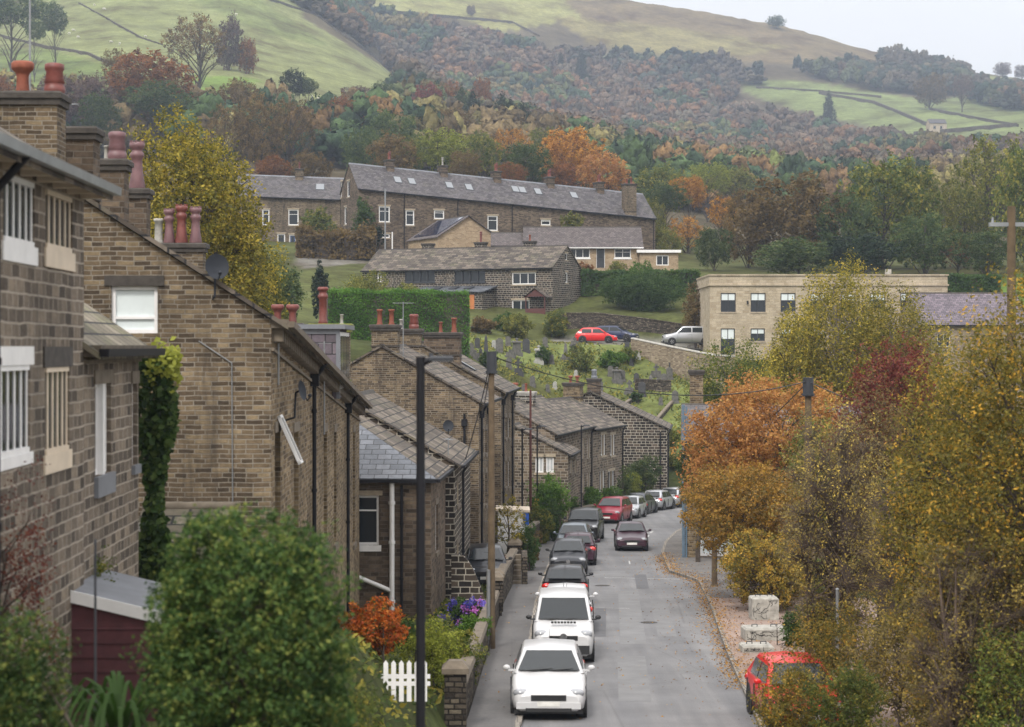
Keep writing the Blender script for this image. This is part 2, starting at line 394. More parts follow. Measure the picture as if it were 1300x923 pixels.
for Y in rows:
    X = us * (34 + .50 * Y); z = H0(X, Y)
    if Y > 290: z = z + np.sin(X * .045 + Y * .02) * .012 * 12 + (rng.random(NU) - .5) * .0008 * Y
    elif Y > 158: z = z + (rng.random(NU) - .5) * .10
    px = CX + F * X / max(Y, 1); py = HY - F * z / max(Y, 1)
    c = np.tile(np.array([.075, .085, .03]), (NU, 1))
    if Y < 160: c[:] = (.06, .075, .028)
    g = (Y > 157) & (Y < 184) & (px > 560) & (px < 900); c[g] = (.12, .145, .05)
    if Y > 300: c[:] = (.085, .07, .045)
    if 193 < Y < 215: c[(px > 1190)] = (.12, .2, .04)
    for col, poly, (a, b) in FIELDS + LANES:
        if a <= Y <= b: c[inpoly(px, py, poly)] = col
    V.append(np.stack([X, np.full(NU, Y), z], 1)); CO.append(c)
V = np.concatenate(V); CO = np.concatenate(CO); NR = len(rows)
idx = np.arange(NR * NU).reshape(NR, NU)
q = np.stack([idx[:-1, :-1], idx[:-1, 1:], idx[1:, 1:], idx[1:, :-1]], -1).reshape(-1, 4)
def mesh_np(name, V, Q, mat, attrs=(), smooth=False, parent=None, k=4):
    me = bpy.data.meshes.new(name)
    me.vertices.add(len(V)); me.vertices.foreach_set('co', np.asarray(V, np.float32).ravel())
    me.loops.add(Q.size); me.loops.foreach_set('vertex_index', Q.astype(np.int32).ravel())
    me.polygons.add(len(Q)); me.polygons.foreach_set('loop_start', np.arange(len(Q), dtype=np.int32) * k)
    me.polygons.foreach_set('loop_total', np.full(len(Q), k, np.int32))
    for (an, typ, dom, data) in attrs:
        a = me.attributes.new(an, typ, dom)
        a.data.foreach_set('value' if typ == 'FLOAT' else 'color', np.asarray(data, np.float32).ravel())
    me.materials.append(MATS[mat] if isinstance(mat, str) else mat)
    me.update(); me.validate()
    me.polygons.foreach_set('use_smooth', np.full(len(me.polygons), smooth))
    o = bpy.data.objects.new(name, me); COL.objects.link(o)
    if parent: o.parent = parent
    return o
t = NT('land'); at = t.n.new('ShaderNodeAttribute'); at.attribute_name = 'land'
geo = t.n.new('ShaderNodeNewGeometry')
n1 = t.noise(geo.outputs['Position'], .035, 8, .65); n2 = t.noise(geo.outputs['Position'], 1.4, 5, .7); n3 = t.noise(geo.outputs['Position'], .22, 6, .75)
c = t.mix(1.0, at.outputs['Color'], t.ramp(n1, [(.35, (.55, .46, .40)), (.5, (1.0, 1.0, .95)), (.65, (1.3, 1.3, 1.25))]), 'MULTIPLY')
c = t.mix(1.0, c, t.ramp(n2, [(.3, (.6, .6, .6)), (.7, (1.3, 1.3, 1.3))]), 'MULTIPLY')
c = t.mix(1.0, c, t.ramp(n3, [(.36, (.72, .68, .6)), (.64, (1.2, 1.2, 1.15))]), 'MULTIPLY')
t.link(c, t.b.inputs['Base Color']); t.b.inputs['Roughness'].default_value = 1; t.b.inputs['Specular IOR Level'].default_value = .1
t.bump(n2, .6, .12); t.done()
land = mesh_np('ground', V, q, 'land', [('land', 'FLOAT_COLOR', 'POINT', np.concatenate([CO, np.ones((len(CO), 1))], 1))], True)
tag(land, kind='structure')

# ------------------------------------------------------------ road, kerbs, footways
def ribbon(name, la, lb, z, Ys, mat, thick=0, nx=1):
    m = MB(); 
    for a, b in zip(Ys, Ys[1:]):
        for i in range(nx):
            f0, f1 = i / nx, (i + 1) / nx
            L = lambda Y, f: la(Y) * (1 - f) + lb(Y) * f
            p = [(L(a, f0), a, zr(a) + z), (L(a, f1), a, zr(a) + z), (L(b, f1), b, zr(b) + z), (L(b, f0), b, zr(b) + z)]
            m.poly(p)
            if thick:
                p2 = [(x, y, zz - thick) for x, y, zz in p]
                if i == 0: m.poly([p[0], p[3], p2[3], p2[0]])
                if i == nx - 1: m.poly([p[1], p2[1], p2[2], p[2]])
    o = m.build(name, mat); tag(o, kind='structure')
    me = o.data; uvl = me.uv_layers[0].data
    for p in me.polygons:
        for li, vi in zip(p.loop_indices, p.vertices):
            q = me.vertices[vi].co; uvl[li].uv = (q.x, q.y)
    return o
t = NT('asphalt'); uv = t.n.new('ShaderNodeUVMap').outputs[0]
mp = t.n.new('ShaderNodeMapping'); mp.inputs['Scale'].default_value = (1.2, .045, 1); t.link(uv, mp.inputs[0])
a = t.noise(mp.outputs[0], 1.2, 5, .6); b = t.noise(uv, .35, 6, .65); c3 = t.noise(uv, 25, 3, .7)
c = t.ramp(a, [(.3, (.125, .125, .13)), (.52, (.155, .153, .155)), (.7, (.19, .186, .185))])
c = t.mix(1.0, c, t.ramp(b, [(.35, (.8, .8, .8)), (.65, (1.12, 1.12, 1.12))]), 'MULTIPLY')
c = t.mix(1.0, c, t.ramp(c3, [(.3, (.85, .85, .85)), (.7, (1.12, 1.12, 1.12))]), 'MULTIPLY')
wv = t.n.new('ShaderNodeTexVoronoi'); wv.feature = 'DISTANCE_TO_EDGE'; wv.inputs['Scale'].default_value = .16; t.link(uv, wv.inputs['Vector'])
c = t.mix(t.ramp(wv.outputs['Distance'], [(.0, (.35,) * 3), (.006, (0, 0, 0))]), c, (.05, .05, .05))
t.link(c, t.b.inputs['Base Color']); t.b.inputs['Roughness'].default_value = .8; t.bump(c3, .3, .01); t.done()
def paving(name, cols, bw, bh):
    t = NT(name); uv = t.n.new('ShaderNodeUVMap').outputs[0]
    br = t.n.new('ShaderNodeTexBrick'); t.link(uv, br.inputs['Vector']); br.inputs['Scale'].default_value = 1
    br.inputs['Color1'].default_value = (*cols[0], 1); br.inputs['Color2'].default_value = (*cols[1], 1); br.inputs['Mortar'].default_value = (*cols[2], 1)
    br.inputs['Brick Width'].default_value = bw; br.inputs['Row Height'].default_value = bh; br.inputs['Mortar Size'].default_value = .015
    n = t.noise(uv, .5, 7, .7); n2 = t.noise(uv, 9, 4, .7)
    c = t.mix(1., br.outputs['Color'], t.ramp(n, [(.3, (.7, .7, .7)), (.7, (1.15, 1.12, 1.1))]), 'MULTIPLY')
    c = t.mix(1., c, t.ramp(n2, [(.3, (.8, .8, .8)), (.7, (1.15, 1.15, 1.15))]), 'MULTIPLY')
    t.link(c, t.b.inputs['Base Color']); t.b.inputs['Roughness'].default_value = .9; t.done()
paving('flag_paving', [(.12, .115, .11), (.15, .14, .13), (.09, .085, .08)], .9, .6)
paving('tarmac_path', [(.115, .112, .11), (.12, .115, .112), (.1, .098, .096)], 8, 6)
paving('red_paving', [(.27, .2, .165), (.3, .225, .185), (.24, .18, .15)], 3.5, 3)
paving('kerbstone', [(.24, .22, .19), (.28, .25, .21), (.12, .11, .1)], .12, .9)
Ys = list(np.arange(-20, 157, 1.0)) + [157, 158, 159, 160]
ribbon('road', kL, kR, 0, Ys, 'asphalt', nx=2)
ribbon('kerb', lambda Y: kL(Y) - .14, kL, .11, Ys, 'kerbstone', .2)
ribbon('kerb', kR, lambda Y: kR(Y) + .14, .11, Ys, 'kerbstone', .2)
ribbon('pavement', lambda Y: kL(Y) - 1.25, lambda Y: kL(Y) - .141, .105, Ys, 'tarmac_path', .3)
ribbon('pavement', lambda Y: kR(Y) + .141, lambda Y: kR(Y) + 2.6, .105, [y for y in Ys if y >= 74], 'flag_paving', .3)
ribbon('forecourt', lambda Y: kR(Y) + .141, lambda Y: kR(Y) + 6.0, .101, [y for y in Ys if y <= 74], 'red_paving', .3)
# painted markings, worn
m = MB()
def mark(x0, y0, x1, y1, w):
    d = Vector((x1 - x0, y1 - y0, 0)); L = d.length; d.normalize(); n = Vector((-d.y, d.x, 0)) * w / 2
    P = [Vector((x0, y0, 0)) - n, Vector((x1, y1, 0)) - n, Vector((x1, y1, 0)) + n, Vector((x0, y0, 0)) + n]
    m.poly([(p.x, p.y, zr(p.y) + .005) for p in P])
mark(PX(768, 84), 84.4, PX(862, 84), 83.6, .10)
mark(PX(757, 71), 71.2, PX(800, 71), 71.0, .05)
for (a, b, s) in ((92, 94, .07),):
    mark(3.9 + (a - 60) * .05, a, 3.9 + (b - 60) * .05, b, s)
for Y0 in (104, 108, 112, 116): mark(kL(Y0) + 4.1, Y0, kL(Y0 + 2) + 4.1, Y0 + 2, .12)
t = NT('worn_paint'); tc = t.n.new('ShaderNodeTexCoord'); n = t.noise(tc.outputs['Object'], 5, 6, .8)
t.link(t.ramp(n, [(.38, (.17, .17, .17)), (.55, (.5, .5, .49))]), t.b.inputs['Base Color']); t.b.inputs['Roughness'].default_value = .8; t.done()
tag(m.build('road_marking', 'worn_paint'), kind='structure')
# patched strips in the carriageway
m = MB()
for (x0, y0, x1, y1) in ((3.3, 60, 4.1, 78), (4.6, 62, 5.2, 74), (3.5, 84.8, 4.9, 88), (2.6, 48, 3.4, 57)):
    nn = int(y1 - y0)
    for k in range(nn):
        ya, yb = y0 + k, y0 + k + 1
        m.poly([(x0 + .05 * k, ya, zr(ya) + .004), (x1 + .05 * k, ya, zr(ya) + .004), (x1 + .05 * k + .05, yb, zr(yb) + .004), (x0 + .05 * k + .05, yb, zr(yb) + .004)])
m2_ = MB()
for (x0, y0, x1, y1) in ((2.55, 62, 2.95, 71), (5.0, 79, 5.5, 86), (3.3, 96, 3.8, 102)):
    for k in range(int(y1 - y0)):
        ya = y0 + k; yb = ya + 1; o_ = .05 * k; m2_.poly([(x0 + o_, ya, zr(ya) + .006), (x1 + o_, ya, zr(ya) + .006), (x1 + o_ + .05, yb, zr(yb) + .006), (x0 + o_ + .05, yb, zr(yb) + .006)])
plain('dark_asphalt', (.095, .095, .1), .8, var=.25, scale=2)
tag(m2_.build('road_patch', 'dark_asphalt'), kind='structure')
plain('patch_asphalt', (.17, .169, .17), .85, var=.2, scale=1.5)
tag(m.build('road_patch', 'patch_asphalt'), kind='structure')

# ------------------------------------------------------------ foliage
def leaves(P, N, size, rng, rnd, asp=.55, jit=.9):
    n = len(P)
    d = rng.normal(size=(n, 3)) * jit + N; d /= np.linalg.norm(d, axis=1)[:, None] + 1e-9
    a = np.cross(d, rng.normal(size=(n, 3))); a /= np.linalg.norm(a, axis=1)[:, None] + 1e-9
    b = np.cross(d, a); s = size * (.6 + .8 * rng.random((n, 1)))
    a = a * s; b = b * s * asp
    V = np.stack([P - a, P - b + d * s * .15, P + a, P + b + d * s * .15], 1).reshape(-1, 3)
    Q = np.arange(n * 4).reshape(n, 4)
    return V, Q, rnd
def cloud(lobes, n, size, rng, shell=.55, droop=0):
    """lobes: list of (centre, radii). points gathered near each lobe's skin in small sprigs"""
    lobes = [(np.array(c, float), np.array(r, float)) for c, r in lobes]
    w = np.array([r.prod() ** (2 / 3) for c, r in lobes]); w /= w.sum()
    Ps = []; Ns = []; Rs = []
    for (c, r), f in zip(lobes, w):
        k = max(3, int(n * f)); spr = max(2, k // 14)
        d = rng.normal(size=(spr, 3)); d /= np.linalg.norm(d, axis=1)[:, None]
        rad = shell + (1 - shell) * rng.random((spr, 1)) ** .6
        rad *= 1 + .2 * rng.normal(size=(spr, 1))
        cen = c + d * rad * r
        j = rng.integers(0, spr, k)
        p = cen[j] + rng.normal(size=(k, 3)) * r.mean() * .13
        if droop: p[:, 2] -= np.abs(rng.normal(size=k)) * droop * r.mean()
        sr = rng.random(spr); rr = .55 * sr[j] + .45 * rng.random(k)
        Ps.append(p); Ns.append(d[j] * .7 + np.array([0, 0, .5])); Rs.append(rr)
    return leaves(np.concatenate(Ps), np.concatenate(Ns), size, rng, np.concatenate(Rs))
def make_lobes(rw, rh, zc, k, rng, fr=.42, low=-.8):
    L = [((0, 0, zc), (rw * .7, rw * .7, rh * .7))]
    for i in range(k):
        th = 2.399 * i + rng.random() * .6; z = low + (1 - low) * (i + .5) / k * .98
        rr = math.sqrt(max(0, 1 - z * z)) if abs(z) < 1 else 0
        q = .74 + .18 * rng.random(); s = fr * (.65 + .6 * rng.random())
        L.append(((rw * q * rr * math.cos(th), rw * q * rr * math.sin(th), zc + rh * q * z), (rw * s, rw * s, rh * s * .85)))
    ez = max(c[2] + r[2] * 1.02 for c, r in L) - zc; ex = sorted(math.hypot(c[0], c[1]) + r[0] for c, r in L)[-3:]; kx = rw / (sum(ex) / len(ex)); kz = rh / ez
    return [((c[0] * kx, c[1] * kx, zc + (c[2] - zc) * kz), (r[0] * kx, r[1] * kx, r[2] * kz)) for c, r in L]
def add_cloud(name, lobes, n, size, mat, parent=None, seed=0, **kw):
    rng = np.random.default_rng(seed); V, Q, r = cloud(lobes, int(n * 2.1), size * .62, rng, **kw)
    return mesh_np(name, V, Q, mat, [('rnd', 'FLOAT', 'FACE', r)], False, parent)
def trunk_mesh(h, r, lobes, rng, spread=1., mats='bark', twig=0, name='trunk', parent=None, stems=1, sub=1):
    m = MB()
    for s in range(stems):
        bx, by = ((rng.random() - .5) * .5 * (stems > 1) * 2, (rng.random() - .5) * .5 * (stems > 1) * 2)
        p = Vector((bx, by, -.3)); pts = [p]
        kk = 5
        for i in range(kk):
            p = p + Vector(((rng.random() - .5) * .08 * h, (rng.random() - .5) * .08 * h, (h + .3) / kk)); pts.append(p)
        for i in range(kk):
            m.cyl(pts[i], pts[i + 1], r * (1 - .72 * i / kk), r * (1 - .72 * (i + 1) / kk), 7)
        for c, rr in lobes[1:]:
            if rng.random() > 1.0: continue
            f = min(.95, max(.3, (c[2] / h) * .75)); i = min(kk - 1, int(f * kk)); st = pts[i].lerp(pts[i + 1], f * kk - i)
            e = Vector(c); mid = st.lerp(e, .5) + Vector((0, 0, .06 * h)) + Vector((rng.random() - .5, rng.random() - .5, 0)) * .05 * h
            r0 = r * (1 - .72 * f) * .55
            m.cyl(st, mid, r0, r0 * .6, 5, cap=False); m.cyl(mid, e, r0 * .6, r0 * .25, 5, cap=False)
            for k in range(sub):
                o = Vector((rng.normal(), rng.normal(), rng.normal() * .6 + .4)); o.normalize()
                m.cyl(mid.lerp(e, .3 + .6 * rng.random()), e + o * rr[0] * .95, r0 * .3, r0 * .08, 4, cap=False)
    return m.build(name, mats, parent)
def tree(label, X, Y, base, top, rw, mat, n=6000, leaf=.12, k=16, seed=1, name='tree', cat='tree', group=None, low=-.75,
         crown_from=.3, bark='bark', stems=1, fr=.42, sub=2, tr=None, **kw):
    h = top - base; zc = h * (crown_from + (1 - crown_from) / 2); rh = h * (1 - crown_from) / 2
    rng = np.random.default_rng(seed)
    root = empty(name, (X, Y, base), 0, label, cat, group)
    lobes = make_lobes(rw, rh, zc, k, rng, fr, low)
    trunk_mesh(h * .8, tr or max(.06, h * .022), lobes, rng, mats=bark, parent=root, stems=stems, sub=sub)
    add_cloud('crown', lobes, n, leaf, mat, root, seed + 5, **kw)
    return root
def roundbush(label, X, Y, base, top, rw, mat, **kw):
    return tree(label, X, Y, base, top, rw, mat, name='bush', cat='bush', **kw)
def bush(label, X, Y, base, top, rw, mat, n=2500, leaf=.06, k=9, seed=1, name='shrub', cat='shrub', group=None, ry=None, **kw):
    h = top - base; rng = np.random.default_rng(seed)
    lobes = make_lobes(rw, h * .5, h * .5, k, rng, .5, -1)
    if ry: lobes = [((c[0], c[1] * ry / rw, c[2]), (r[0], r[1] * ry / rw, r[2])) for c, r in lobes]
    root = empty(name, (X, Y, base), 0, label, cat, group)
    trunk_mesh(h * .6, max(.025, h * .02), lobes, rng, mats='bark', parent=root, stems=2, sub=1, name='stems')
    add_cloud('foliage', lobes, n, leaf, mat, root, seed + 3, **kw)
    return root
def hedge(label, pts, w, top, mat, n, leaf, name='hedge', seed=4, jag=.12, zb=None, cat='hedge', group=None):
    """clipped hedge along polyline pts [(x,y)], top z"""
    rng = np.random.default_rng(seed); P = []; N = []
    x0, y0 = pts[0]; b0 = H(x0, y0) if zb is None else zb
    segs = [(Vector((*a, 0)), Vector((*b, 0))) for a, b in zip(pts, pts[1:])]; tot = sum((b - a).length for a, b in segs)
    core = MB()
    for a, b in segs:
        d = (b - a); L = d.length; d.normalize(); nn = Vector((-d.y, d.x, 0)); m = int(n * L / tot)
        zb_ = min(H(a.x, a.y), H(b.x, b.y)) if zb is None else zb; hh = top - zb_
        u = rng.random(m) * L; face = rng.random(m); s = np.where(rng.random(m) < .5, -1, 1)
        topm = face < w / (w + 2 * hh) * 1.3
        v = np.where(topm, (rng.random(m) - .5) * w, s * w / 2); z = np.where(topm, hh, rng.random(m) * hh)
        wob = .5 * np.sin(u * 1.7 + a.x) + .5 * np.sin(u * .61 + 2)
        v = v + rng.normal(size=m) * jag * .6 + np.where(topm, 0, s * wob * jag); z = z + np.where(topm, rng.normal(size=m) * jag * .8 + wob * jag, 0)
        q = np.stack([a.x + d.x * u + nn.x * v, a.y + d.y * u + nn.y * v, zb_ + z], 1); P.append(q)
        N.append(np.where(topm[:, None], np.array([[0, 0, 1.]]), np.stack([nn.x * s, nn.y * s, .5 + 0 * s], 1)))
        c = [a - nn * (w / 2 - .12), b - nn * (w / 2 - .12), b + nn * (w / 2 - .12), a + nn * (w / 2 - .12)]
        core.hexa([(p.x - x0, p.y - y0, zb_ - b0) for p in c] + [(p.x - x0, p.y - y0, top - .12 - b0) for p in c])
    P = np.concatenate(P); P = P - np.array([x0, y0, b0]); V, Q, r = leaves(P, np.concatenate(N), leaf, rng, np.clip(.3 + .5 * rng.random(len(P)) + .25 * np.sin(P[:, 0] * .9) * np.sin(P[:, 2] * 2 + P[:, 0]), 0, 1))
    root = empty(name, (x0, y0, b0), 0, label, cat, group)
    core.build('stems', 'bark', root)
    mesh_np('foliage', V, Q, mat, [('rnd', 'FLOAT', 'FACE', r)], False, root)
    return root
# ------------------------------------------------------------ houses
def clean_wall(m, W, zlo, top, brk, opens, tr, depth=.14, mi=0, rmi=0):
    """wall panel: h in [0,W], z from zlo to top(h); openings (h0,h1,z0,z1) get reveals. tr(h,z,d)->xyz, d = depth inwards"""
    hs = {0, W} | {b for b in brk if 0 < b < W}; zs = {zlo}
    for o in opens: hs |= {o[0], o[1]}; zs |= {o[2], o[3]}
    zs = sorted(zs)
    base = sorted({0, W} | {b for b in brk if 0 < b < W})
    for a, b in zip(base, base[1:]):
        ta, tb = top(a + 1e-6), top(b - 1e-6)
        for z in zs[1:]:
            if (ta - z) * (tb - z) < 0: hs.add(a + (b - a) * (z - ta) / (tb - ta))
    hs = sorted(hs); zs2 = zs + [1e9]
    for a, b in zip(hs, hs[1:]):
        if b - a < 1e-4: continue
        ta, tb = top(a + 1e-6), top(b - 1e-6)
        for z0, z1 in zip(zs2, zs2[1:]):
            if any(o[0] <= a + 1e-5 and b - 1e-5 <= o[1] and o[2] <= z0 + 1e-5 and z1 - 1e-5 <= o[3] for o in opens): continue
            za, zb_ = min(z1, ta), min(z1, tb)
            if za <= z0 + 1e-4 and zb_ <= z0 + 1e-4: continue
            pts = [(a, z0), (b, z0)]
            if zb_ > z0 + 1e-4: pts.append((b, zb_))
            if za > z0 + 1e-4: pts.append((a, za))
            m.poly([tr(h, z, 0) for h, z in pts], mi)
    for (a, b, c, d) in opens:
        e = depth + .03
        for q in ([(a, c), (b, c)], [(b, c), (b, d)], [(b, d), (a, d)], [(a, d), (a, c)]):
            (h0, z0), (h1, z1) = q
            m.poly([tr(h0, z0, 0), tr(h0, z0, e), tr(h1, z1, e), tr(h1, z1, 0)], rmi)

POT = {
 'plain': [(.10, 0), (.13, .02), (.12, .05), (.105, .1), (.10, .55), (.13, .57), (.13, .63), (.10, .64), (.085, .6)],
 'tall': [(.13, 0), (.15, .04), (.12, .1), (.115, .75), (.16, .8), (.16, .86), (.12, .9), (.12, 1.0), (.17, 1.02), (.17, 1.08), (.13, 1.12)],
 'crown': [(.19, 0), (.20, .06), (.15, .35), (.13, .6), (.13, .72), (.17, .78), (.17, .86), (.13, .9), (.13, .95), (.18, 1.0), (.19, 1.1), (.15, 1.12), (.12, 1.08)],
 'trumpet': [(.12, 0), (.14, .03), (.125, .1), (.115, .32), (.14, .4), (.21, .47), (.22, .5), (.22, .58), (.18, .62), (.12, .58)],
 'ring': [(.17, 0), (.18, .05), (.18, .12), (.165, .13), (.165, .19), (.175, .2), (.15, .28), (.155, .29), (.14, .38), (.165, .42), (.165, .5), (.12, .52)],
}
def chimney(parent, x, y, zb, w, d, h, pots=(), mat='gritstone_tan', ped=None, cap='sooty_stone'):
    """stack standing at local x,y; ped drops it into the roof"""
    m = MB(); m.box(-w / 2, w / 2, -d / 2, d / 2, -1.2, h - .26, 0)
    m.box(-w / 2 - .06, w / 2 + .06, -d / 2 - .06, d / 2 + .06, h - .26, h - .14, 1)
    m.cbox(-w / 2 - .1, w / 2 + .1, -d / 2 - .1, d / 2 + .1, h - .14, h, .04, 1)
    m.box(-w / 2 - .03, w / 2 + .03, -d / 2 - .03, d / 2 + .03, .05, .12, 1)
    o = m.build('chimney', [mat, cap], parent, (x, y, zb))
    for (px_, py_, kind, sc_, pm) in pots:
        pm_ = MB(); pm_.lathe([(r * sc_, z * sc_) for r, z in POT[kind]], (0, 0, 0), 12)
        if kind == 'crown':
            for i in range(8):
                a = i * math.pi / 4; pm_.box(-.02 + .155 * sc_ * math.cos(a), .02 + .155 * sc_ * math.cos(a), -.02 + .155 * sc_ * math.sin(a), .02 + .155 * sc_ * math.sin(a), 1.1 * sc_, 1.17 * sc_)
        pm_.lathe([(.13 * sc_, -.02), (.16 * sc_, .0), (.12 * sc_, .03)], (0, 0, 0), 10)
        pm_.build('chimney_pot', pm, o, (px_, py_, h))
    return o

class House:
    def __init__(s, name, label, X, Y, dx, L, D, zb, ze, rise, wall, roof, cat='house', sl=0, ang=None, group=None, hip0=False,
                 ov=.22, vg=.10, gutter='black_paint', walls='', flat=False, thick=.09, far=True, ridge='sooty_stone'):
        s.ang = math.atan2(1, dx) if ang is None else ang
        s.X, s.Y, s.L, s.D, s.zb, s.ze, s.rise, s.sl = X, Y, L, D, zb, ze - zb, rise, sl
        s.u = Vector((math.cos(s.ang), math.sin(s.ang))); s.v = Vector((-s.u.y, s.u.x))
        s.root = empty(name, (X, Y, zb), s.ang, label, cat, group)
        s.wall, s.roofm, s.hip0, s.ov, s.vg, s.gut, s.flat, s.th, s.ridgem = wall, roof, hip0, ov, vg, gutter, flat, thick, ridge
        s.op = {'front': [], 'end0': [], 'end1': [], 'back': []}; s.endmat = None; s.nogut = False
    # face coords -> local
    def tr(s, face):
        L, D = s.L, s.D
        return {'front': lambda h, z, d: (h, d, z), 'end0': lambda h, z, d: (d, D - h, z),
                'end1': lambda h, z, d: (L - d, h, z), 'back': lambda h, z, d: (L - h, D - d, z)}[face]
    def W(s, face): return s.L if face in ('front', 'back') else s.D
    def top(s, face):
        e = s.ze; sl = s.sl; L = s.L; D = s.D
        if face == 'front': return lambda h: e + sl * h
        if face == 'back': return lambda h: e + sl * (L - h)
        b = e if face == 'end0' else e + sl * L
        if s.flat or (s.hip0 and face == 'end0'): return lambda h: b
        return lambda h: b + s.rise * (1 - abs(h - D / 2) / (D / 2))
    def upx(s, face, px):
        """distance h along the face that stands at photo column px"""
        t0 = s.tr(face); k = (px - CX) / F
        def w(h): x, y, z = t0(h, 0, 0); q = Vector((s.X, s.Y)) + s.u * x + s.v * y; return q
        a, b = w(0), w(1); fa = a.x - k * a.y; fb = b.x - k * b.y
        return -fa / (fb - fa)
    def zpy(s, face, h, py):
        x, y, z = s.tr(face)(h, 0, 0); q = Vector((s.X, s.Y)) + s.u * x + s.v * y
        return PZ(py, q.y) - s.zb
    def winp(s, face, x0, y0, x1, y1, style='plain', **kw):
        h0, h1 = sorted((s.upx(face, x0), s.upx(face, x1))); hm = (h0 + h1) / 2
        za, zb_ = s.zpy(face, hm, y1), s.zpy(face, hm, y0)
        s.win(face, h0, za, h1 - h0, zb_ - za, style, **kw)
    def win(s, face, h, z, w, hh, style='plain', **kw):
        W = s.W(face)
        if h < .05: w -= (.05 - h); h = .05
        if h + w > W - .05: w = W - .05 - h
        if w < .1: return
        s.op[face].append((h, h + w, z, z + hh, style, kw))
    def emit_opening(s, face, o):
        h0, h1, z0, z1, style, kw = o; t = s.tr(face); m = MB(); g = MB()
        dp = kw.get('depth', .12); fw = kw.get('fw', .055); fm = kw.get('frame', 'white_paint'); pr = kw.get('pr', .05); gm = kw.get('pane', 'window_glass')
        def bx(mb, a, b, c, d, d0, d1, mi=0):
            p = [t(a, c, d1), t(b, c, d1), t(b, c, d0), t(a, c, d0), t(a, d, d1), t(b, d, d1), t(b, d, d0), t(a, d, d0)]; mb.hexa(p, mi)
        door = style.startswith('door')
        bx(m, h0, h0 + fw, z0, z1, dp - pr, dp + .02); bx(m, h1 - fw, h1, z0, z1, dp - pr, dp + .02)
        bx(m, h0 + fw, h1 - fw, z1 - fw, z1, dp - .05, dp + .02)
        if not door: bx(m, h0 + fw, h1 - fw, z0, z0 + fw, dp - .05, dp + .02)
        W = h1 - h0; Hh = z1 - z0
        if style == 'sash': bx(m, h0 + fw, h1 - fw, z0 + Hh * .5 - .025, z0 + Hh * .5 + .025, dp - .045, dp + .02)
        if style == 'top': bx(m, h0 + fw, h1 - fw, z0 + Hh * .68, z0 + Hh * .68 + .05, dp - .045, dp + .02)
        if style == 'bottom': bx(m, h0 + fw, h1 - fw, z0 + Hh * .3, z0 + Hh * .3 + .05, dp - .045, dp + .02)
        if style == 'cross':
            bx(m, h0 + fw, h1 - fw, z0 + Hh * .6, z0 + Hh * .6 + .04, dp - .045, dp + .02); bx(m, h0 + W / 2 - .025, h0 + W / 2 + .025, z0 + fw, z1 - fw, dp - .045, dp + .02)
        if style.startswith('n'):
            n = int(style[1:2])
            for i in range(1, n): bx(m, h0 + W * i / n - .03, h0 + W * i / n + .03, z0 + fw, z1 - fw, dp - pr, dp + .02)
        f = m.build('door' if door else 'window', fm, s.root)
        if door:
            bx(g, h0 + fw, h1 - fw, z0, z1 - fw, dp, dp + .03); g.build('door_panel', kw.get('door', 'dark_door'), f)
            if kw.get('lite', True):
                q = MB(); bx(q, h0 + fw + .18 * W, h1 - fw - .18 * W, z0 + Hh * .5, z1 - fw - .12, dp - .012, dp - .002); q.build('pane', 'window_glass', f)
        elif style[0] == 'm':       # stone mullions between narrow lights
            n = int(style[1:2])
            for i in range(1, n): q = MB(); bx(q, h0 + W * i / n - .075, h0 + W * i / n + .075, z0, z1, -.01, dp + .01); q.build('mullion', kw.get('mull', 'pale_stone'), f)
            for i in range(n):
                q3 = MB()
                a = h0 + W * i / n + (.075 if i else fw); b = h0 + W * (i + 1) / n - (.075 if i < n - 1 else fw)
                bx(q3, a, a + .045, z0 + fw, z1 - fw, dp - .04, dp + .015); bx(q3, b - .045, b, z0 + fw, z1 - fw, dp - .04, dp + .015); bx(q3, a + .045, b - .045, z0 + fw, z0 + fw + .045, dp - .04, dp + .015)
                q3.build('casement', fm, f)
            g.poly([t(h0, z0, dp), t(h1, z0, dp), t(h1, z1, dp), t(h0, z1, dp)]); g.build('pane', gm, f)
        else:
            g.poly([t(h0, z0, dp), t(h1, z0, dp), t(h1, z1, dp), t(h0, z1, dp)]); g.build('pane', gm, f)
            if kw.get('blind'):
                q = MB(); b0 = kw['blind']; bx(q, h0 + fw + .02, h1 - fw - .02, z0 + Hh * b0, z1 - fw - .01, dp - .012, dp - .003); q.build('blind', 'blind_pale', f)
        sl = kw.get('sill', 'lintel_stone'); li = kw.get('lintel', sl)
        if sl and not door:
            q = MB(); sh = kw.get('sh', .14); bx(q, h0 - .08, h1 + .08, z0 - sh, z0 - .002, -kw.get('sp', .06), .1); q.build('sill', sl, f)
        if li:
            q = MB(); lh = kw.get('lh', .2); bx(q, h0 - .12, h1 + .12, z1 + .002, z1 + lh, -.025, .1); q.build('lintel', li, f)
    def rz(s, v):   # roof height above the eave at depth v
        return 0 if s.flat else s.rise * (1 - abs(v - s.D / 2) / (s.D / 2))
    def finish(s, pipes=(), corbel=False, skylights=(), quoins=False, plinth=False):
        for face in ('front', 'end0', 'end1', 'back'):
            m = MB(); t = s.tr(face); W = s.W(face)
            brk = [] if (s.flat or face in ('front', 'back')) else [s.D / 2]
            clean_wall(m, W, 0, s.top(face), brk, [o[:4] for o in s.op[face]], t)
            mt = s.wall if not (s.endmat and face in s.endmat) else s.endmat[face]
            m.build('wall', mt, s.root)
            for o in s.op[face]: s.emit_opening(face, o)
        L, D, e, sl, ov, vg, th = s.L, s.D, s.ze, s.sl, s.ov, s.vg, s.th
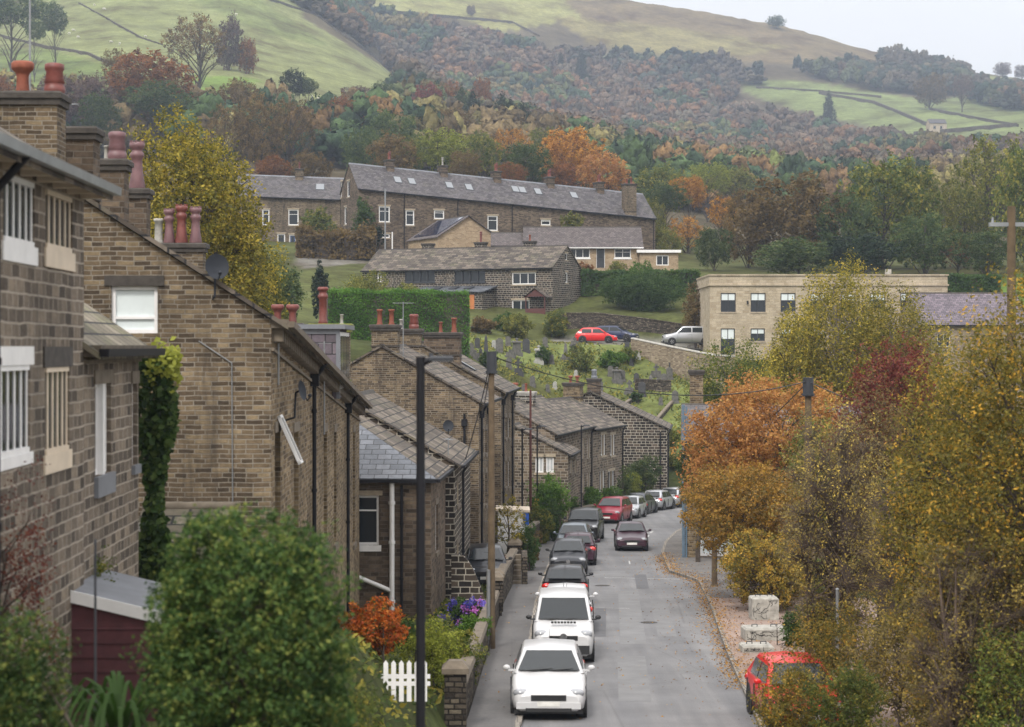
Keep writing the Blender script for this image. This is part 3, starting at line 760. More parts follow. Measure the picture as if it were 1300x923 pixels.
        if not s.flat:
            m = MB(); r = s.rise; k = r / (D / 2); zc = lambda u, v: e + sl * u + (r - k * abs(v - D / 2)) + .02
            hx = D / 2 if s.hip0 else -vg
            def slab(pts):
                up = [(u, v, zc(u, v) + th) for u, v in pts]; dn = [(u, v, zc(u, v)) for u, v in pts]
                m.poly(up); m.poly(dn[::-1]); n = len(pts)
                for i in range(n):
                    j = (i + 1) % n; m.poly([dn[i], dn[j], up[j], up[i]])
            if s.hip0:
                slab([(-ov, -ov), (L + vg, -ov), (L + vg, D / 2), (hx, D / 2)]); slab([(L + vg, D + ov), (-ov, D + ov), (hx, D / 2), (L + vg, D / 2)])
            else:
                slab([(hx, -ov), (L + vg, -ov), (L + vg, D / 2), (hx, D / 2)]); slab([(L + vg, D + ov), (hx, D + ov), (hx, D / 2), (L + vg, D / 2)])
            rf = m.build('roof', s.roofm, s.root); s.rf = rf
            if s.hip0:
                q = MB(); a = [(-ov, -ov, zc(-ov, -ov)), (D / 2, D / 2, e + sl * D / 2 + r + .02), (-ov, D + ov, zc(-ov, D + ov))]
                q.poly([a[0], a[1], a[2]]); up = [(x - .01, y, z + th) for x, y, z in a]; q.poly([up[2], up[1], up[0]][::-1] if False else [up[0], up[1], up[2]])
                q.poly([a[0], a[2], up[2], up[0]]); q.build('roof_hip', 'slate_blue', s.root)
            q = MB(); n = max(2, int((L - max(hx, 0)) / .6)); u0 = hx; du = (L + vg - hx) / n
            for i in range(n):
                ua, ub = u0 + i * du, u0 + (i + 1) * du - .015; za = e + sl * ua + r + .02 + th; zb_ = e + sl * ub + r + .02 + th
                q.hexa([(ua, D / 2 - .16, za - .16 * k - .01), (ub, D / 2 - .16, zb_ - .16 * k - .01), (ub, D / 2 + .16, zb_ - .16 * k - .01), (ua, D / 2 + .16, za - .16 * k - .01),
                        (ua, D / 2 - .05, za + .05), (ub, D / 2 - .05, zb_ + .05), (ub, D / 2 + .05, zb_ + .05), (ua, D / 2 + .05, za + .05)])
            q.build('ridge_tiles', s.ridgem, s.root)
            for (u, v, w, l) in skylights:     # centred, w along u, l up the slope
                q = MB(); g = MB(); sg = 1 if v < D / 2 else -1
                for mb, ex, hh in ((q, .06, .07), (g, 0, .085)):
                    p = []
                    for zz in (.0, hh):
                        for (a, b) in ((-1, -1), (1, -1), (1, 1), (-1, 1)):
                            uu, vv = u + a * (w / 2 + ex), v + b * (l / 2 + ex); p.append((uu, vv, zc(uu, vv) + th + zz))
                    mb.hexa(p)
                o = q.build('skylight', 'dark_grey_frame', s.root); g.build('pane', 'skylight', o)
            if not s.nogut:
                q = MB(); n = 6; u1 = L + vg; ua = -ov if s.hip0 else -vg
                zz = e + sl * ua - .05; z2 = e + sl * u1 - .05; y0 = -ov - .11
                q.hexa([(ua, y0, zz - .09), (u1, y0, z2 - .09), (u1, y0 + .13, z2 - .09), (ua, y0 + .13, zz - .09), (ua, y0 - .01, zz + .02), (u1, y0 - .01, z2 + .02), (u1, y0 + .13, z2 + .02), (ua, y0 + .13, zz + .02)])
                if s.hip0: q.box(-ov - .12, -ov, -ov, D + ov, e - .14, e - .03)
                q.build('gutter', s.gut, s.root)
        if corbel:
            q = MB(); hh = corbel
            n = int(L / .42)
            for i in range(n):
                u = (i + .3) * L / n; z = e + sl * u
                q.box(u, u + .16, -.2, .02, z - hh * .75, z - .14, 0)
            q.hexa([(0, -.26, e - .14), (L, -.26, e + sl * L - .14), (L, .02, e + sl * L - .14), (0, .02, e - .14), (0, -.3, e + .02), (L, -.3, e + sl * L + .02), (L, .02, e + sl * L + .02), (0, .02, e + .02)])
            q.hexa([(0, -.05, e - hh - .06), (L, -.05, e + sl * L - hh - .06), (L, .0, e + sl * L - hh - .06), (0, .0, e - hh - .06), (0, -.05, e - hh), (L, -.05, e + sl * L - hh), (L, .0, e + sl * L - hh), (0, 0, e - hh)])
            q.build('corbels', 'lintel_stone', s.root)
        for pp in pipes:                      # (face, h, z0, mat, hopper)
            face, h, z0, mt, hop = pp[:5]; t = s.tr(face); q = MB(); ztop = s.top(face)(h) - .15
            if face.startswith('end'): ztop = pp[5] if len(pp) > 5 else s.ze - .1
            r_ = .05 if mt != 'white_paint' else .055
            if face == 'front': q.cyl(t(h, ztop + .05, -s.ov - .06), t(h, ztop - .35, -.09), r_, None, 7)
            q.cyl(t(h, ztop - (.35 if face == 'front' else 0), -.09), t(h, z0, -.09), r_, None, 7)
            z = z0 + .8
            while z < ztop - .5: q.cyl(t(h, z, -.09), t(h, z + .08, -.09), r_ + .018, None, 7); z += 1.8
            if hop: a = t(h - .12, ztop - .5, -.2); b = t(h + .12, ztop - .22, -.01); q.box(min(a[0], b[0]), max(a[0], b[0]), min(a[1], b[1]), max(a[1], b[1]), ztop - .5, ztop - .22)
            q.build('downpipe', mt, s.root)
        if quoins:
            q = MB(); z = 0; i = 0
            while z < e - .3:
                a = .42 if i % 2 else .26; q.box(-.02, a, -.02, .05, z, z + .27); i += 1; z += .3
            q.build('quoins', 'lintel_stone', s.root)
        return s
    def chim(s, u, v, w, d, h, pots, mat='gritstone_tan', **kw):
        """chimney: u,v position, h above the roof surface there"""
        return chimney(s.root, u, v, s.ze + s.sl * u + s.rz(v), w, d, h, pots, mat, **kw)
def dish(parent, loc, r, aim, label=None):
    """satellite dish on a bracket; aim = unit-ish vector it faces (parent space)"""
    m = MB(); a = Vector(aim).normalized(); q = a.to_track_quat('Z', 'Y').to_matrix().to_4x4(); M = Matrix.Translation(loc) @ q
    n = 20; ring = []; vs = []; fs = []
    for j, f in enumerate((0, .35, .7, 1)):
        for i in range(n):
            t = 2 * math.pi * i / n; vs.append(M @ Vector((math.cos(t) * r * f * .92, math.sin(t) * r * f, .16 * r * f * f * 1.5)))
    for j in range(3):
        for i in range(n): fs.append((j * n + i, j * n + (i + 1) % n, (j + 1) * n + (i + 1) % n, (j + 1) * n + i))
    m.add(vs, fs, 0, True)
    m.tube([M @ Vector((0, -r * .8, .1)), M @ Vector((0, -r * 1.1, .5 * r)), M @ Vector((0, -r * .75, 1.0 * r))], .013, 5)
    m.cyl(M @ Vector((0, -r * .75, 1.0 * r)), M @ Vector((0, -r * .55, .85 * r)), .035, .03, 7)
    p = M @ Vector((0, 0, -.02)); m.tube([p, p + Vector((0, 0, -.02)) - a * .08, Vector(loc) + Vector((0, 0, -.5)) - a * .12, Vector(loc) + Vector((0, 0, -.52)) - a * .35], .02, 6)
    o = m.build('satellite_dish', 'dish_grey', parent); return o
plain('dish_grey', (.03, .034, .042), .7, spec=.2)
def aerial(parent, x, y, z0, z1, rot=0, n=7, mast='grey_metal'):
    m = MB(); m.cyl((x, y, z0), (x, y, z1), .02, None, 6); c, s_ = math.cos(rot), math.sin(rot)
    m.cyl((x - c * .45, y - s_ * .45, z1 - .05), (x + c * .45, y + s_ * .45, z1 - .05), .012, None, 5)
    for i in range(n):
        f = -.42 + .84 * i / (n - 1); l = .16 - .01 * i
        m.cyl((x + c * f - s_ * l, y + s_ * f + c * l, z1 - .05), (x + c * f + s_ * l, y + s_ * f - c * l, z1 - .05), .007, None, 4)
    return m.build('aerial', mast, parent)

TC_, TG, TP = 'terracotta', 'terracotta_glazed', 'pot_purple'
# --- A: nearest house on the left -------------------------------------------------
x19 = -5.72 + .024 * 3
hA = House('stone_house', 'blurred stone house at the left edge with mullioned windows and grey gutter', x19, 19, -.024, 7.85, 7, -8.2, 2.2, 2.1, 'gritstone_near', 'stone_slates', gutter='grey_metal', ov=.38)
hA.winp('front', -75, 230, -25, 325, 'm3', fw=.04, sill='white_paint', sh=.3, lintel='lintel_stone')
hA.winp('front', 4, 226, 44, 310, 'n5', fw=.06, sill='white_paint', sh=.22, sp=.025, lintel=None, depth=.04, pr=.012)
hA.winp('front', 58, 246, 92, 318, 'n5', fw=.06, depth=.04, pr=.015, frame='cream_paint', sill='cream_paint', sh=.24, sp=.025, lintel=None, mull='cream_paint')
hA.winp('front', -4, 464, 38, 578, 'n5', fw=.06, depth=.04, pr=.012, sill='white_paint', sh=.14, sp=.025, lintel='white_paint', lh=.22)
hA.winp('front', 57, 466, 88, 574, 'n5', fw=.06, depth=.04, pr=.015, frame='cream_paint', sill='cream_paint', sh=.24, sp=.025, lintel='sooty_stone', lh=.26, mull='cream_paint')
hA.finish(pipes=[('front', hA.upx('front', -16), 0, 'black_paint', 0)])
for i in range(9): q = MB(); u = .4 + i * .9; q.box(u, u + .12, -.34, 0, hA.ze - .2, hA.ze - .05); q.build('gutter_bracket', 'cream_paint', hA.root)
# --- A2: lower wing ---------------------------------------------------------------
xA2 = -5.72 - .024 * (26.86 - 22) - .06
hB = House('stone_cottage', 'lower stone cottage with mossy stone slate roof joined to the blurred near house', xA2, 26.86, -.024, 4.85, 5, -8.2, 0.0, 1.7, 'gritstone_near', 'stone_slates_mossy', gutter='black_paint', ov=.3)
hB.winp('front', 121, 487, 141, 602, 'm2', fw=.05, sill='lead_grey', sh=.3, lintel='lintel_stone', mull='white_paint')
hB.winp('front', 168, 487, 174, 590, 'plain', fw=.04, sill='lead_grey', lintel='lintel_stone')
hB.finish(corbel=.18)
# --- C: big gable and long sloping row ----------------------------------------------
hC = House('terrace_row', 'long tan stone terrace with gable towards us and eaves sloping down the street', -4.4, 36, -.02, 28, 9.2, -9.5, .48, 2.95, 'gritstone_tan', 'stone_slates', cat='terrace', sl=-.084, gutter='lintel_stone', ov=.32, vg=.12)
hC.endmat = {'front': 'gritstone_warm', 'end0': 'gritstone_tan'}
hC.winp('end0', 141, 363, 200, 423, 'bottom', fw=.07, pane='blind_pale', sill=None, lintel='sooty_stone', lh=.19)
for (a, b) in ((349, 356), (373, 379), (411, 415), (424, 427), (448, 450.5)):
    hC.winp('front', a, 548 if a > 345 else 0, b, 690, 'sash', fw=.05, sill='lintel_stone', lintel='lintel_stone', depth=.2)
hC.finish(pipes=[('front', hC.upx('front', 394), 0, 'black_paint', 1), ('front', hC.upx('front', 438), 0, 'black_paint', 1), ('end0', 9.2 - (hC.D - hC.upx('end0', 297)), 0, 'black_paint', 0, 6.2)], corbel=.5)
def ridgechim(px, Y, top, w, d, pots, mat='gritstone_tan', **kw):
    X = PX(px, Y); rel = Vector((X - hC.X, Y - hC.Y)); u = rel.dot(hC.u); v = rel.dot(hC.v)
    zs = hC.ze + hC.sl * u + hC.rz(v); h = PZ(top, Y) - hC.zb - zs
    return chimney(hC.root, u, v, zs, d, w, h, pots, mat, **kw)
ridgechim(40, 38, 119, 1.15, .8, [(0, .17, 'trumpet', 1.0, TC_), (.1, -.42, 'ring', 1.15, TG)])
ridgechim(99, 40, 163, .75, .7, [], 'gritstone_brown')
ridgechim(143, 44, 203, .62, .6, [(0, .14, 'plain', .5, 'painted_block'), (0, -.1, 'ring', 1.2, TP)], 'gritstone_brown')
ridgechim(174, 50, 240, .58, .6, [(0, 0, 'crown', 1.05, TP)], 'gritstone_brown')
ridgechim(226, 56, 309, 1.5, .6, [(0, .55, 'plain', 1.1, 'painted_block'), (0, .25, 'crown', .85, TP), (0, -.1, 'crown', .95, TG), (0, -.5, 'crown', .9, TP)], 'gritstone_tan')
ridgechim(362, 79, 410, 1.3, .7, [(0, .3, 'trumpet', 1.2, TG), (0, -.3, 'trumpet', 1.2, TG)], 'gritstone_tan')
ridgechim(420, 60, 411, 1.15, .8, [(0, .24, 'tall', 1.0, TG), (0, -.33, 'plain', .45, 'concrete')], 'gritstone_tan', cap='moss')
# dormer
q = MB(); g = MB(); w_ = MB()
u0, u1 = 15.6, 19.6; zt = PZ(412, 52) - hC.zb; zl = hC.ze + hC.sl * u1 - .2
q.box(u0, u1, -.12, 2.6, zl, zt - .12, 0); d_ = q.build('dormer', 'slate_purple', hC.root)
w_.box(u0 - .12, u1 + .12, -.34, 2.8, zt - .12, zt, 0); w_.build('dormer_roof', 'lead_grey', d_)
w_ = MB(); w_.box(u0 + .12, u1 - .1, -.2, -.122, zl + .25, zt - .2, 0); wn = w_.build('dormer_window', 'white_paint', d_)
w_ = MB()
for i in range(3): a = u0 + .22 + i * 1.2; w_.box(a, a + 1.08, -.215, -.202, zl + .35, zt - .3)
w_.build('pane', 'window_glass', d_)
w_ = MB(); w_.box(u0 - .02, u0 + .12, -.2, -.1, zl, zt - .12); w_.box(u0 - .03, u0 - .001, -.14, 2.5, zt - .25, zt - .13); w_.build('corner_board', 'lead_grey', d_)
dv = hC.D - hC.upx('end0', 277)
dish(hC.root, (-.25, dv, PZ(340, 36) - hC.zb), .24, (-.9, -.35, .2))
dish(hC.root, (27.3, .6, PZ(435, 63) - hC.zb), .34, (-.9, -.3, .25))
dish(hC.root, (2.6, -.3, PZ(497, 38) - hC.zb), .2, (-.3, -.9, .2))
q = MB()
q.tube([(-.03, dv + .35, 9.6), (-.03, dv - .25, 9.2), (-.03, dv - .27, 6.2), (-.03, dv + .7, 6.15)], .012, 5); q.build('cable', 'grey_metal', hC.root)
# tilted open casement window sticking out of the street wall
q = MB(); uu = hC.upx('front', 352); zz = PZ(525, 38.2) - hC.zb
M = Matrix.Translation((uu, -.03, zz)) @ Matrix.Rotation(math.radians(-24), 4, 'X')
for b in ((-.02, .5, -.02, .04, -1.0, -.94), (-.02, .5, -.02, .04, -.06, 0), (-.02, .05, -.02, .04, -1.0, 0), (.45, .5, -.02, .04, -1.0, 0)): q.box(*b, M=M)
o = q.build('open_casement', 'white_paint', hC.root); q = MB(); q.box(.05, .45, 0, .02, -.94, -.06, M=M); q.build('pane', 'window_glass', o)
aerial(hC.root, .8, -.05, hC.ze - 1.2, hC.ze - .1, 1.2); aerial(hC.root, 11.5, -.1, hC.ze - 2.6, hC.ze - .35, .1, 5); aerial(hC.root, 4.2, 4.8, hC.ze + 2.6, hC.ze + 4.5, 1.5)
aerial(hC.root, .2, 8.1, 8.2, 9.6, 1.2)

# --- D1, D2: slate hipped house and its neighbour ----------------------------------
hD = House('stone_house', 'low stone house with blue slate hipped roof, white window and white waste pipe', -2.64, 64.15, .045, 6, 8, -10.2, -4.28, 2.3, 'gritstone_brown', 'stone_slates', hip0=True, ov=.2)
hD.winp('end0', 450, 629, 481, 692, 'top', fw=.08, sill='white_paint', sh=.2, lintel='pale_stone', lh=.16)
hD.winp('front', 553, 640, 556, 700, 'sash')
hD.finish(pipes=[('end0', 8 - .95, 0, 'black_paint', 0, 5.7)])
q = MB(); hx = hD.upx('end0', 498); t = hD.tr('end0')
q.cyl(t(hx, hD.zpy('end0', hx, 613), -.12), t(hx, hD.zpy('end0', hx, 783), -.12), .085, None, 8)
q.cyl(t(hx - 1.25, hD.zpy('end0', hx, 730), -.12), t(hx, hD.zpy('end0', hx, 750), -.12), .075, None, 8)
for py in (640, 690, 765): z = hD.zpy('end0', hx, py); q.cyl(t(hx, z, -.12), t(hx, z + .1, -.12), .11, None, 8)
q.build('waste_pipe', 'white_paint', hD.root)
hD2 = House('stone_house', 'blackened stone house with heavy stone slate roof next to the hipped slate house', -2.04, 70.2, .035, 9.8, 8, -10.3, -4.2, 2.3, 'gritstone_dark', 'stone_slates', ov=.25)
hD2.winp('front', 580, 612, 583, 640, 'm2'); hD2.winp('front', 586, 606, 589, 634, 'm2'); hD2.winp('front', 580, 690, 583, 715, 'm2')
hD2.finish(pipes=[('front', hD2.upx('front', 585), 0, 'black_paint', 0)])
dish(hD2.root, (9.9, .9, PZ(541, 80) - hD2.zb), .24, (-.95, -.1, .2))
aerial(hD2.root, 1.0, .3, hD2.ze - 1, hD2.ze + .9, .3, 5)
# --- E: tall tan pair ---------------------------------------------------------------
hE = House('terrace_house', 'tall tan stone gable end house with dark hopper pipe behind the low slate roofs', -1.38, 82, .056, 10, 8.14, -11, -2.33, 2.3, 'gritstone_tan', 'stone_slates', ov=.25, cat='house')
for a in (612, 616, 621): hE.winp('front', a, 545, a + 2, 575, 'sash'); hE.winp('front', a, 600, a + 2, 640, 'sash')
hE.finish(pipes=[('front', .5, 0, 'black_paint', 1), ('front', 5, 0, 'black_paint', 1), ('end0', 8.14 - .6, 0, 'black_paint', 1, 8.2)])
hE.chim(.8, 4.0, .8, 1.1, 1.0, [(0, .25, 'plain', 1.0, TC_), (0, -.25, 'plain', 1.0, TC_)], 'gritstone_tan')
hE.chim(9.3, 4.0, .7, 1.3, .9, [(0, -.3, 'ring', 1.3, TG), (0, .3, 'plain', .7, 'painted_block')], 'gritstone_tan')
hE.chim(-.5, 7.3, .8, .9, 1.35, [(0, 0, 'plain', .8, TC_)], 'gritstone_dark')
aerial(hE.root, .3, 3.2, hE.ze + 1.5, hE.ze + 4.2, 1.5, 6)
hE2 = House('terrace_house', 'second tall tan stone house further down with two black drainpipes at its corner', -.53, 95, .056, 12, 8, -11.5, -2.17, 2.3, 'gritstone_tan', 'stone_slates', ov=.25)
for a in (641, 645.5, 650): hE2.winp('front', a, 530, a + 2, 556, 'sash'); hE2.winp('front', a, 585, a + 2, 618, 'sash')
hE2.finish(pipes=[('front', .45, 0, 'black_paint', 1), ('front', 8.4, 0, 'black_paint', 1)], skylights=[(3, 2.0, .8, 1.0)])
hE2.chim(.9, 2.9, 1.1, 1.75, 1.2, [(0, -.55, 'plain', 1.1, TC_), (0, .1, 'plain', .8, TC_)], 'gritstone_brown')
# --- F: cottages at the bend -----------------------------------------------------------
hF0 = House('stone_cottage', 'small dark stone cottage with gable and white paired windows above the ivy', 3.32, 117, .13, 5.4, 6.6, -11.8, -6.41, 1.65, 'cottage_stone', 'stone_slates', ov=.2)
hF0.winp('end0', 679.5, 580, 690, 600, 'n2', fw=.08, sill='pale_stone', lintel='pale_stone', pane='net_curtain'); hF0.winp('end0', 693, 580, 703, 600, 'n2', fw=.08, sill='pale_stone', lintel='pale_stone', pane='net_curtain')
hF0.winp('front', 724, 583, 728, 600, 'm2'); hF0.winp('front', 730, 583, 734, 600, 'm2')
hF0.finish()
hF1 = House('cottage_row', 'row of dark stone cottages under one broad stone slate roof facing the bend', 2.6, 120, .213, 13.3, 7, -12, -5.34, 1.9, 'cottage_stone', 'stone_slates', cat='terrace', ov=.22)
hF1.winp('front', 739, 556, 743, 582, 'm2', pane='window_glass'); hF1.winp('front', 746, 556, 750, 582, 'm2')
hF1.winp('front', 739, 600, 743, 625, 'm2'); hF1.winp('front', 746, 600, 750, 625, 'm2')
hF1.finish(pipes=[('front', 12.9, 0, 'black_paint', 0)])
hF1.chim(.6, 3.3, .8, 1.3, .75, [(0, .3, 'plain', 1.2, TC_)], 'gritstone_dark')
hF1.chim(6.4, 3.5, .8, 1.9, .55, [(0, .3, 'trumpet', .9, TC_), (0, -.4, 'plain', .8, TC_)], 'gritstone_dark', cap='concrete')
hF2 = House('stone_cottage', 'end cottage of the dark stone row with mullioned windows turned towards the road', 5.39, 133.02, .316, 8.3, 7, -12.3, -5.58, 1.85, 'cottage_stone', 'stone_slates', ov=.22)
hF2.winp('front', 763, 552, 769, 578, 'm2', sill='pale_stone', lintel='pale_stone'); hF2.winp('front', 775, 552, 781, 578, 'm2', sill='pale_stone', lintel='pale_stone')
hF2.winp('front', 761, 598, 768, 624, 'm2', frame='white_paint'); hF2.winp('front', 772, 598, 780, 624, 'm2', sill='pale_stone')
hF2.finish(quoins=True, pipes=[('front', 8.1, 0, 'black_paint', 0)])
hF2.chim(7.8, 3.5, .9, 1.25, 1.15, [(0, .2, 'trumpet', .8, TC_), (0, -.3, 'trumpet', .8, TC_)], 'gritstone_warm')
hG = House('stone_cottage', 'nearly black stone cottage with pale pointing and a blank gable below the graveyard', 11.8, 150, .1, 9, 11.8, -11.8, -6.25, 2.75, 'gritstone_dark', 'stone_slates', ov=.2, vg=.2)
hG.finish(pipes=[('end0', 11.8 - .5, 0, 'black_paint', 0, 5.3), ('front', .4, 0, 'black_paint', 0)])
hG.chim(.9, 5.6, 1.0, 1.0, 1.2, [(0, 0, 'ring', 1.3, 'lead_grey')], 'gritstone_brown')

# --- hill buildings ---------------------------------------------------------------------
aH = math.atan2(-.425, .905)
Lh = 22.1; hx0 = 4.1 - .905 * Lh; hy0 = 200 + .425 * Lh
hH = House('farmhouse', 'long dark stone farmhouse with dark mullioned windows behind the clipped hedge', hx0, hy0, 0, Lh, 7.4, 1.8, 8.05, 2.3, 'gritstone_dark', 'stone_slates', cat='farmhouse', ang=aH, ov=.25)
kw = dict(sill='pale_stone', lintel='pale_stone')
hH.winp('front', 650, 346, 680, 361, 'n3', fw=.1, **kw); hH.winp('front', 650, 381, 672, 396, 'n2', fw=.1, **kw)
hH.winp('front', 514, 344, 552, 358, 'm4', frame='dark_grey_frame', mull='dark_grey_frame', sill='dark_grey_frame', lintel=None)
hH.winp('front', 577, 344, 616, 358, 'm4', frame='dark_grey_frame', mull='dark_grey_frame', sill='dark_grey_frame', lintel=None)
hH.winp('front', 479, 346, 484, 358, 'plain', fw=.12, **kw)
hH.winp('end1', 717.5, 322, 720.5, 330, 'plain', **kw); hH.winp('end1', 718, 346, 721, 359, 'plain', fw=.12, **kw)
hH.finish()
for px_, pt in ((520, []), (588, [(0, 0, 'tall', 1.0, TG)]), (651, [(0, 0, 'plain', 1.0, TC_)])):
    u = hH.upx('front', px_); hH.chim(u, 4.2, 1.1, .8, 1.0, pt, 'gritstone_dark')
# lean-to with three rooflights and an orange door
u0, u1 = hH.upx('front', 542), hH.upx('front', 628); q = MB()
za = hH.zpy('front', u0, 365); zb_ = za - .65
q.box(u0, u1, -2.8, 0, 0, zb_ - .02, 0)
q.hexa([(u0 - .4, -3.1, zb_), (u1 + .3, -3.1, zb_), (u1 + .3, 0, za), (u0 - .4, 0, za), (u0 - .4, -3.1, zb_ + .1), (u1 + .3, -3.1, zb_ + .1), (u1 + .3, 0, za + .1), (u0 - .4, 0, za + .1)], 1)
lt = q.build('lean_to', ['gritstone_dark', 'slate_blue'], hH.root)
for f in (.25, .5, .72):
    q = MB(); a = u0 + (u1 - u0) * f; q.hexa([(a - .4, -2.0, zb_ + .36), (a + .4, -2.0, zb_ + .36), (a + .4, -1.0, zb_ + .58), (a - .4, -1.0, zb_ + .58), (a - .4, -2.0, zb_ + .46), (a + .4, -2.0, zb_ + .46), (a + .4, -1.0, zb_ + .68), (a - .4, -1.0, zb_ + .68)]); q.build('rooflight', 'dark_grey_frame', lt)
q = MB(); a = hH.upx('front', 612); q.box(a - .5, a + .5, -2.86, -2.81, 1.0, zb_ - .25); q.build('door', 'orange_door', lt)
# porch
a = hH.upx('front', 686); z = hH.zpy('front', a, 377); q = MB()
q.poly([(a - 1.2, -1.3, z), (a + 1.2, -1.3, z), (a, -1.3, z + .75)], 1); q.poly([(a - 1.3, -1.45, z - .05), (a, -1.45, z + .85), (a, 0, z + .85), (a - 1.3, 0, z - .05)]); q.poly([(a + 1.3, -1.45, z - .05), (a, -1.45, z + .85), (a, 0, z + .85), (a + 1.3, 0, z - .05)][::-1])
for sx in (-1.1, 1.0): q.box(a + sx, a + sx + .1, -1.3, -1.2, z - 2.1, z, 1)
q.box(a - 1.0, a + 1.0, -1.25, -1.2, z - 2.1, z - 1.2, 1); q.build('porch', ['stone_slates', 'wood_red'], hH.root)
# I: tan gable with solar panels
hI = House('gable_house', 'tan stone house with plain gable and solar panels on its roof slope', PX(633, 222), 222, -.45, 9, 7.4, 6, 12.2, 2.35, 'tan_reconstituted', 'brown_tiles', cat='house', ov=.2, vg=.25, gutter='white_paint')
hI.finish(); D = hI.D; m = MB(); k = hI.rise / (D / 2)
zc = lambda v: hI.ze + hI.rise - k * abs(v - D / 2) + .13
for i in range(2):
    for j in range(4):
        u_ = .7 + j * 1.85; v0 = D / 2 + .35 + i * 1.55; v1 = v0 + 1.5
        m.hexa([(u_, v0, zc(v0)), (u_ + 1.8, v0, zc(v0)), (u_ + 1.8, v1, zc(v1)), (u_, v1, zc(v1)), (u_, v0, zc(v0) + .07), (u_ + 1.8, v0, zc(v0) + .07), (u_ + 1.8, v1, zc(v1) + .07), (u_, v1, zc(v1) + .07)])
m.build('solar_panel', 'solar', hI.root)
# J: bungalow + annex
hJ = House('bungalow', 'tan bungalow with brown tiled roof and large white framed windows above the hedge', PX(668, 215), 215, 0, 12.5, 8, 7.6, 10.85, 2.35, 'tan_reconstituted', 'brown_tiles', cat='bungalow', ang=0, ov=.35, gutter='white_paint', vg=.3)
hJ.winp('front', 722, 315.5, 749, 327.5, 'n3', fw=.09, sill='white_paint', lintel=None); hJ.winp('front', 757, 315.5, 768, 340, 'door', door='dark_grey_frame', lintel=None)
hJ.winp('front', 780, 315.5, 801, 327.5, 'cross', fw=.09, sill='white_paint', lintel=None)
hJ.finish()
hJ2 = House('flat_roofed_annex', 'small tan flat roofed annex with white fascia beside the bungalow', PX(812, 214), 214, 0, 4.2, 5, 7.4, 10.2, 0, 'tan_reconstituted', 'lead_grey', cat='annex', ang=0, flat=True)
hJ2.winp('front', 833, 324, 849, 337, 'n2', fw=.1, sill=None, lintel=None); hJ2.finish()
q = MB(); q.box(-.3, 4.5, -.3, 5.2, 2.8, 3.1); q.build('roof', 'white_paint', hJ2.root)
# small tan gable behind the farmhouse chimney
hN = House('gable_house', 'small brown roofed house peeping between the farmhouse ridge and the bungalow', PX(624, 216.5), 216.5, 0, 3.6, 6, 7.6, 11.1, 1.5, 'tan_reconstituted', 'brown_tiles', ang=0, ov=.2)
hN.finish()
# K: long terrace on the hill
aK = math.atan2(.34, .94); LK = 38.7; X0 = PX(455, 235)
hK = House('terrace_row', 'long stone terrace on the hill with slate roof, row of chimneys and skylights', X0, 235, 0, LK, 8.2, 8, 18.85, 3.3, 'gritstone_brown', 'slate_grey', cat='terrace', sl=-.07, ang=aK, ov=.25, ridge='lead_grey')
kw = dict(sill='pale_stone', lintel='pale_stone', fw=.13)
for r in ((481, 262, 495, 282), (515, 267, 526, 286), (551, 267, 564, 278), (619, 274, 632, 293), (687, 279, 699, 286)): hK.winp('front', *r, 'top', **kw)
hK.winp('front', 482, 297, 495, 302, 'plain', **kw); hK.winp('front', 546, 291, 556, 300, 'plain', **kw)
for r in ((430.5, 231, 434, 251), (440.5, 230, 444, 250), (437, 263, 440, 285)): hK.winp('end0', *r, 'plain', **kw)
sk = []
for px_, py_ in ((514, 232), (532, 234), (580, 237), (605, 241), (666, 255), (675, 249), (695, 258), (741, 255)):
    u = hK.upx('front', px_); sk.append((u - .3, 2.5 if py_ > 240 and px_ > 650 else 2.0, .8, .9))
hK.finish(pipes=[('front', hK.upx('front', 513), 2, 'black_paint', 0), ('front', hK.upx('front', 581), 2, 'black_paint', 0), ('front', hK.upx('front', 650), 2, 'black_paint', 0), ('front', LK - .3, 2, 'black_paint', 0)], skylights=sk)
for i, px_ in enumerate((493, 559, 628, 697, 761)):
    u = hK.upx('front', px_) + 1.6 if px_ > 500 else hK.upx('front', px_) + 1.3
    pots = [(0, -.3, 'tall', .9, TG), (0, .25, 'tall', .8, TC_)] if i != 1 else [(0, 0, 'tall', .9, 'painted_block')]
    hK.chim(u, 4.1, .9, 1.5, 1.0, pots, 'gritstone_brown')
hK.chim(hK.upx('front', 801), .6, 1.5, 1.2, 3.6, [(.3, 0, 'plain', 1.2, TG), (-.3, 0, 'plain', 1.0, TC_)], 'gritstone_tan')
# K2
hK2 = House('terrace_row', 'shorter stone terrace behind the yellow tree with white windows and a blue door', PX(300, 252), 252, 0, 14.5, 8.5, 11, 19.3, 3.0, 'gritstone_tan', 'slate_grey', cat='terrace', ang=.08, sl=-.03, ov=.25, ridge='lead_grey')
hK2.winp('front', 366, 266, 379, 286, 'top', **kw); hK2.winp('front', 333, 266, 342, 286, 'top', **kw); hK2.winp('front', 352, 297, 362, 312, 'plain', **kw)
hK2.winp('front', 367, 298, 376, 318, 'door', door='blue_door', **dict(sill=None, lintel='pale_stone', fw=.13))
hK2.finish(skylights=[(hK2.upx('front', 406), 2.2, 1, 1.1)], pipes=[('front', 13.3, 1, 'black_paint', 0)])
hK2.chim(hK2.upx('front', 376) + .3, 4.25, 1.0, 1.5, 1.1, [(0, -.3, 'tall', .8, TG), (0, .3, 'tall', .8, TG)], 'gritstone_tan')
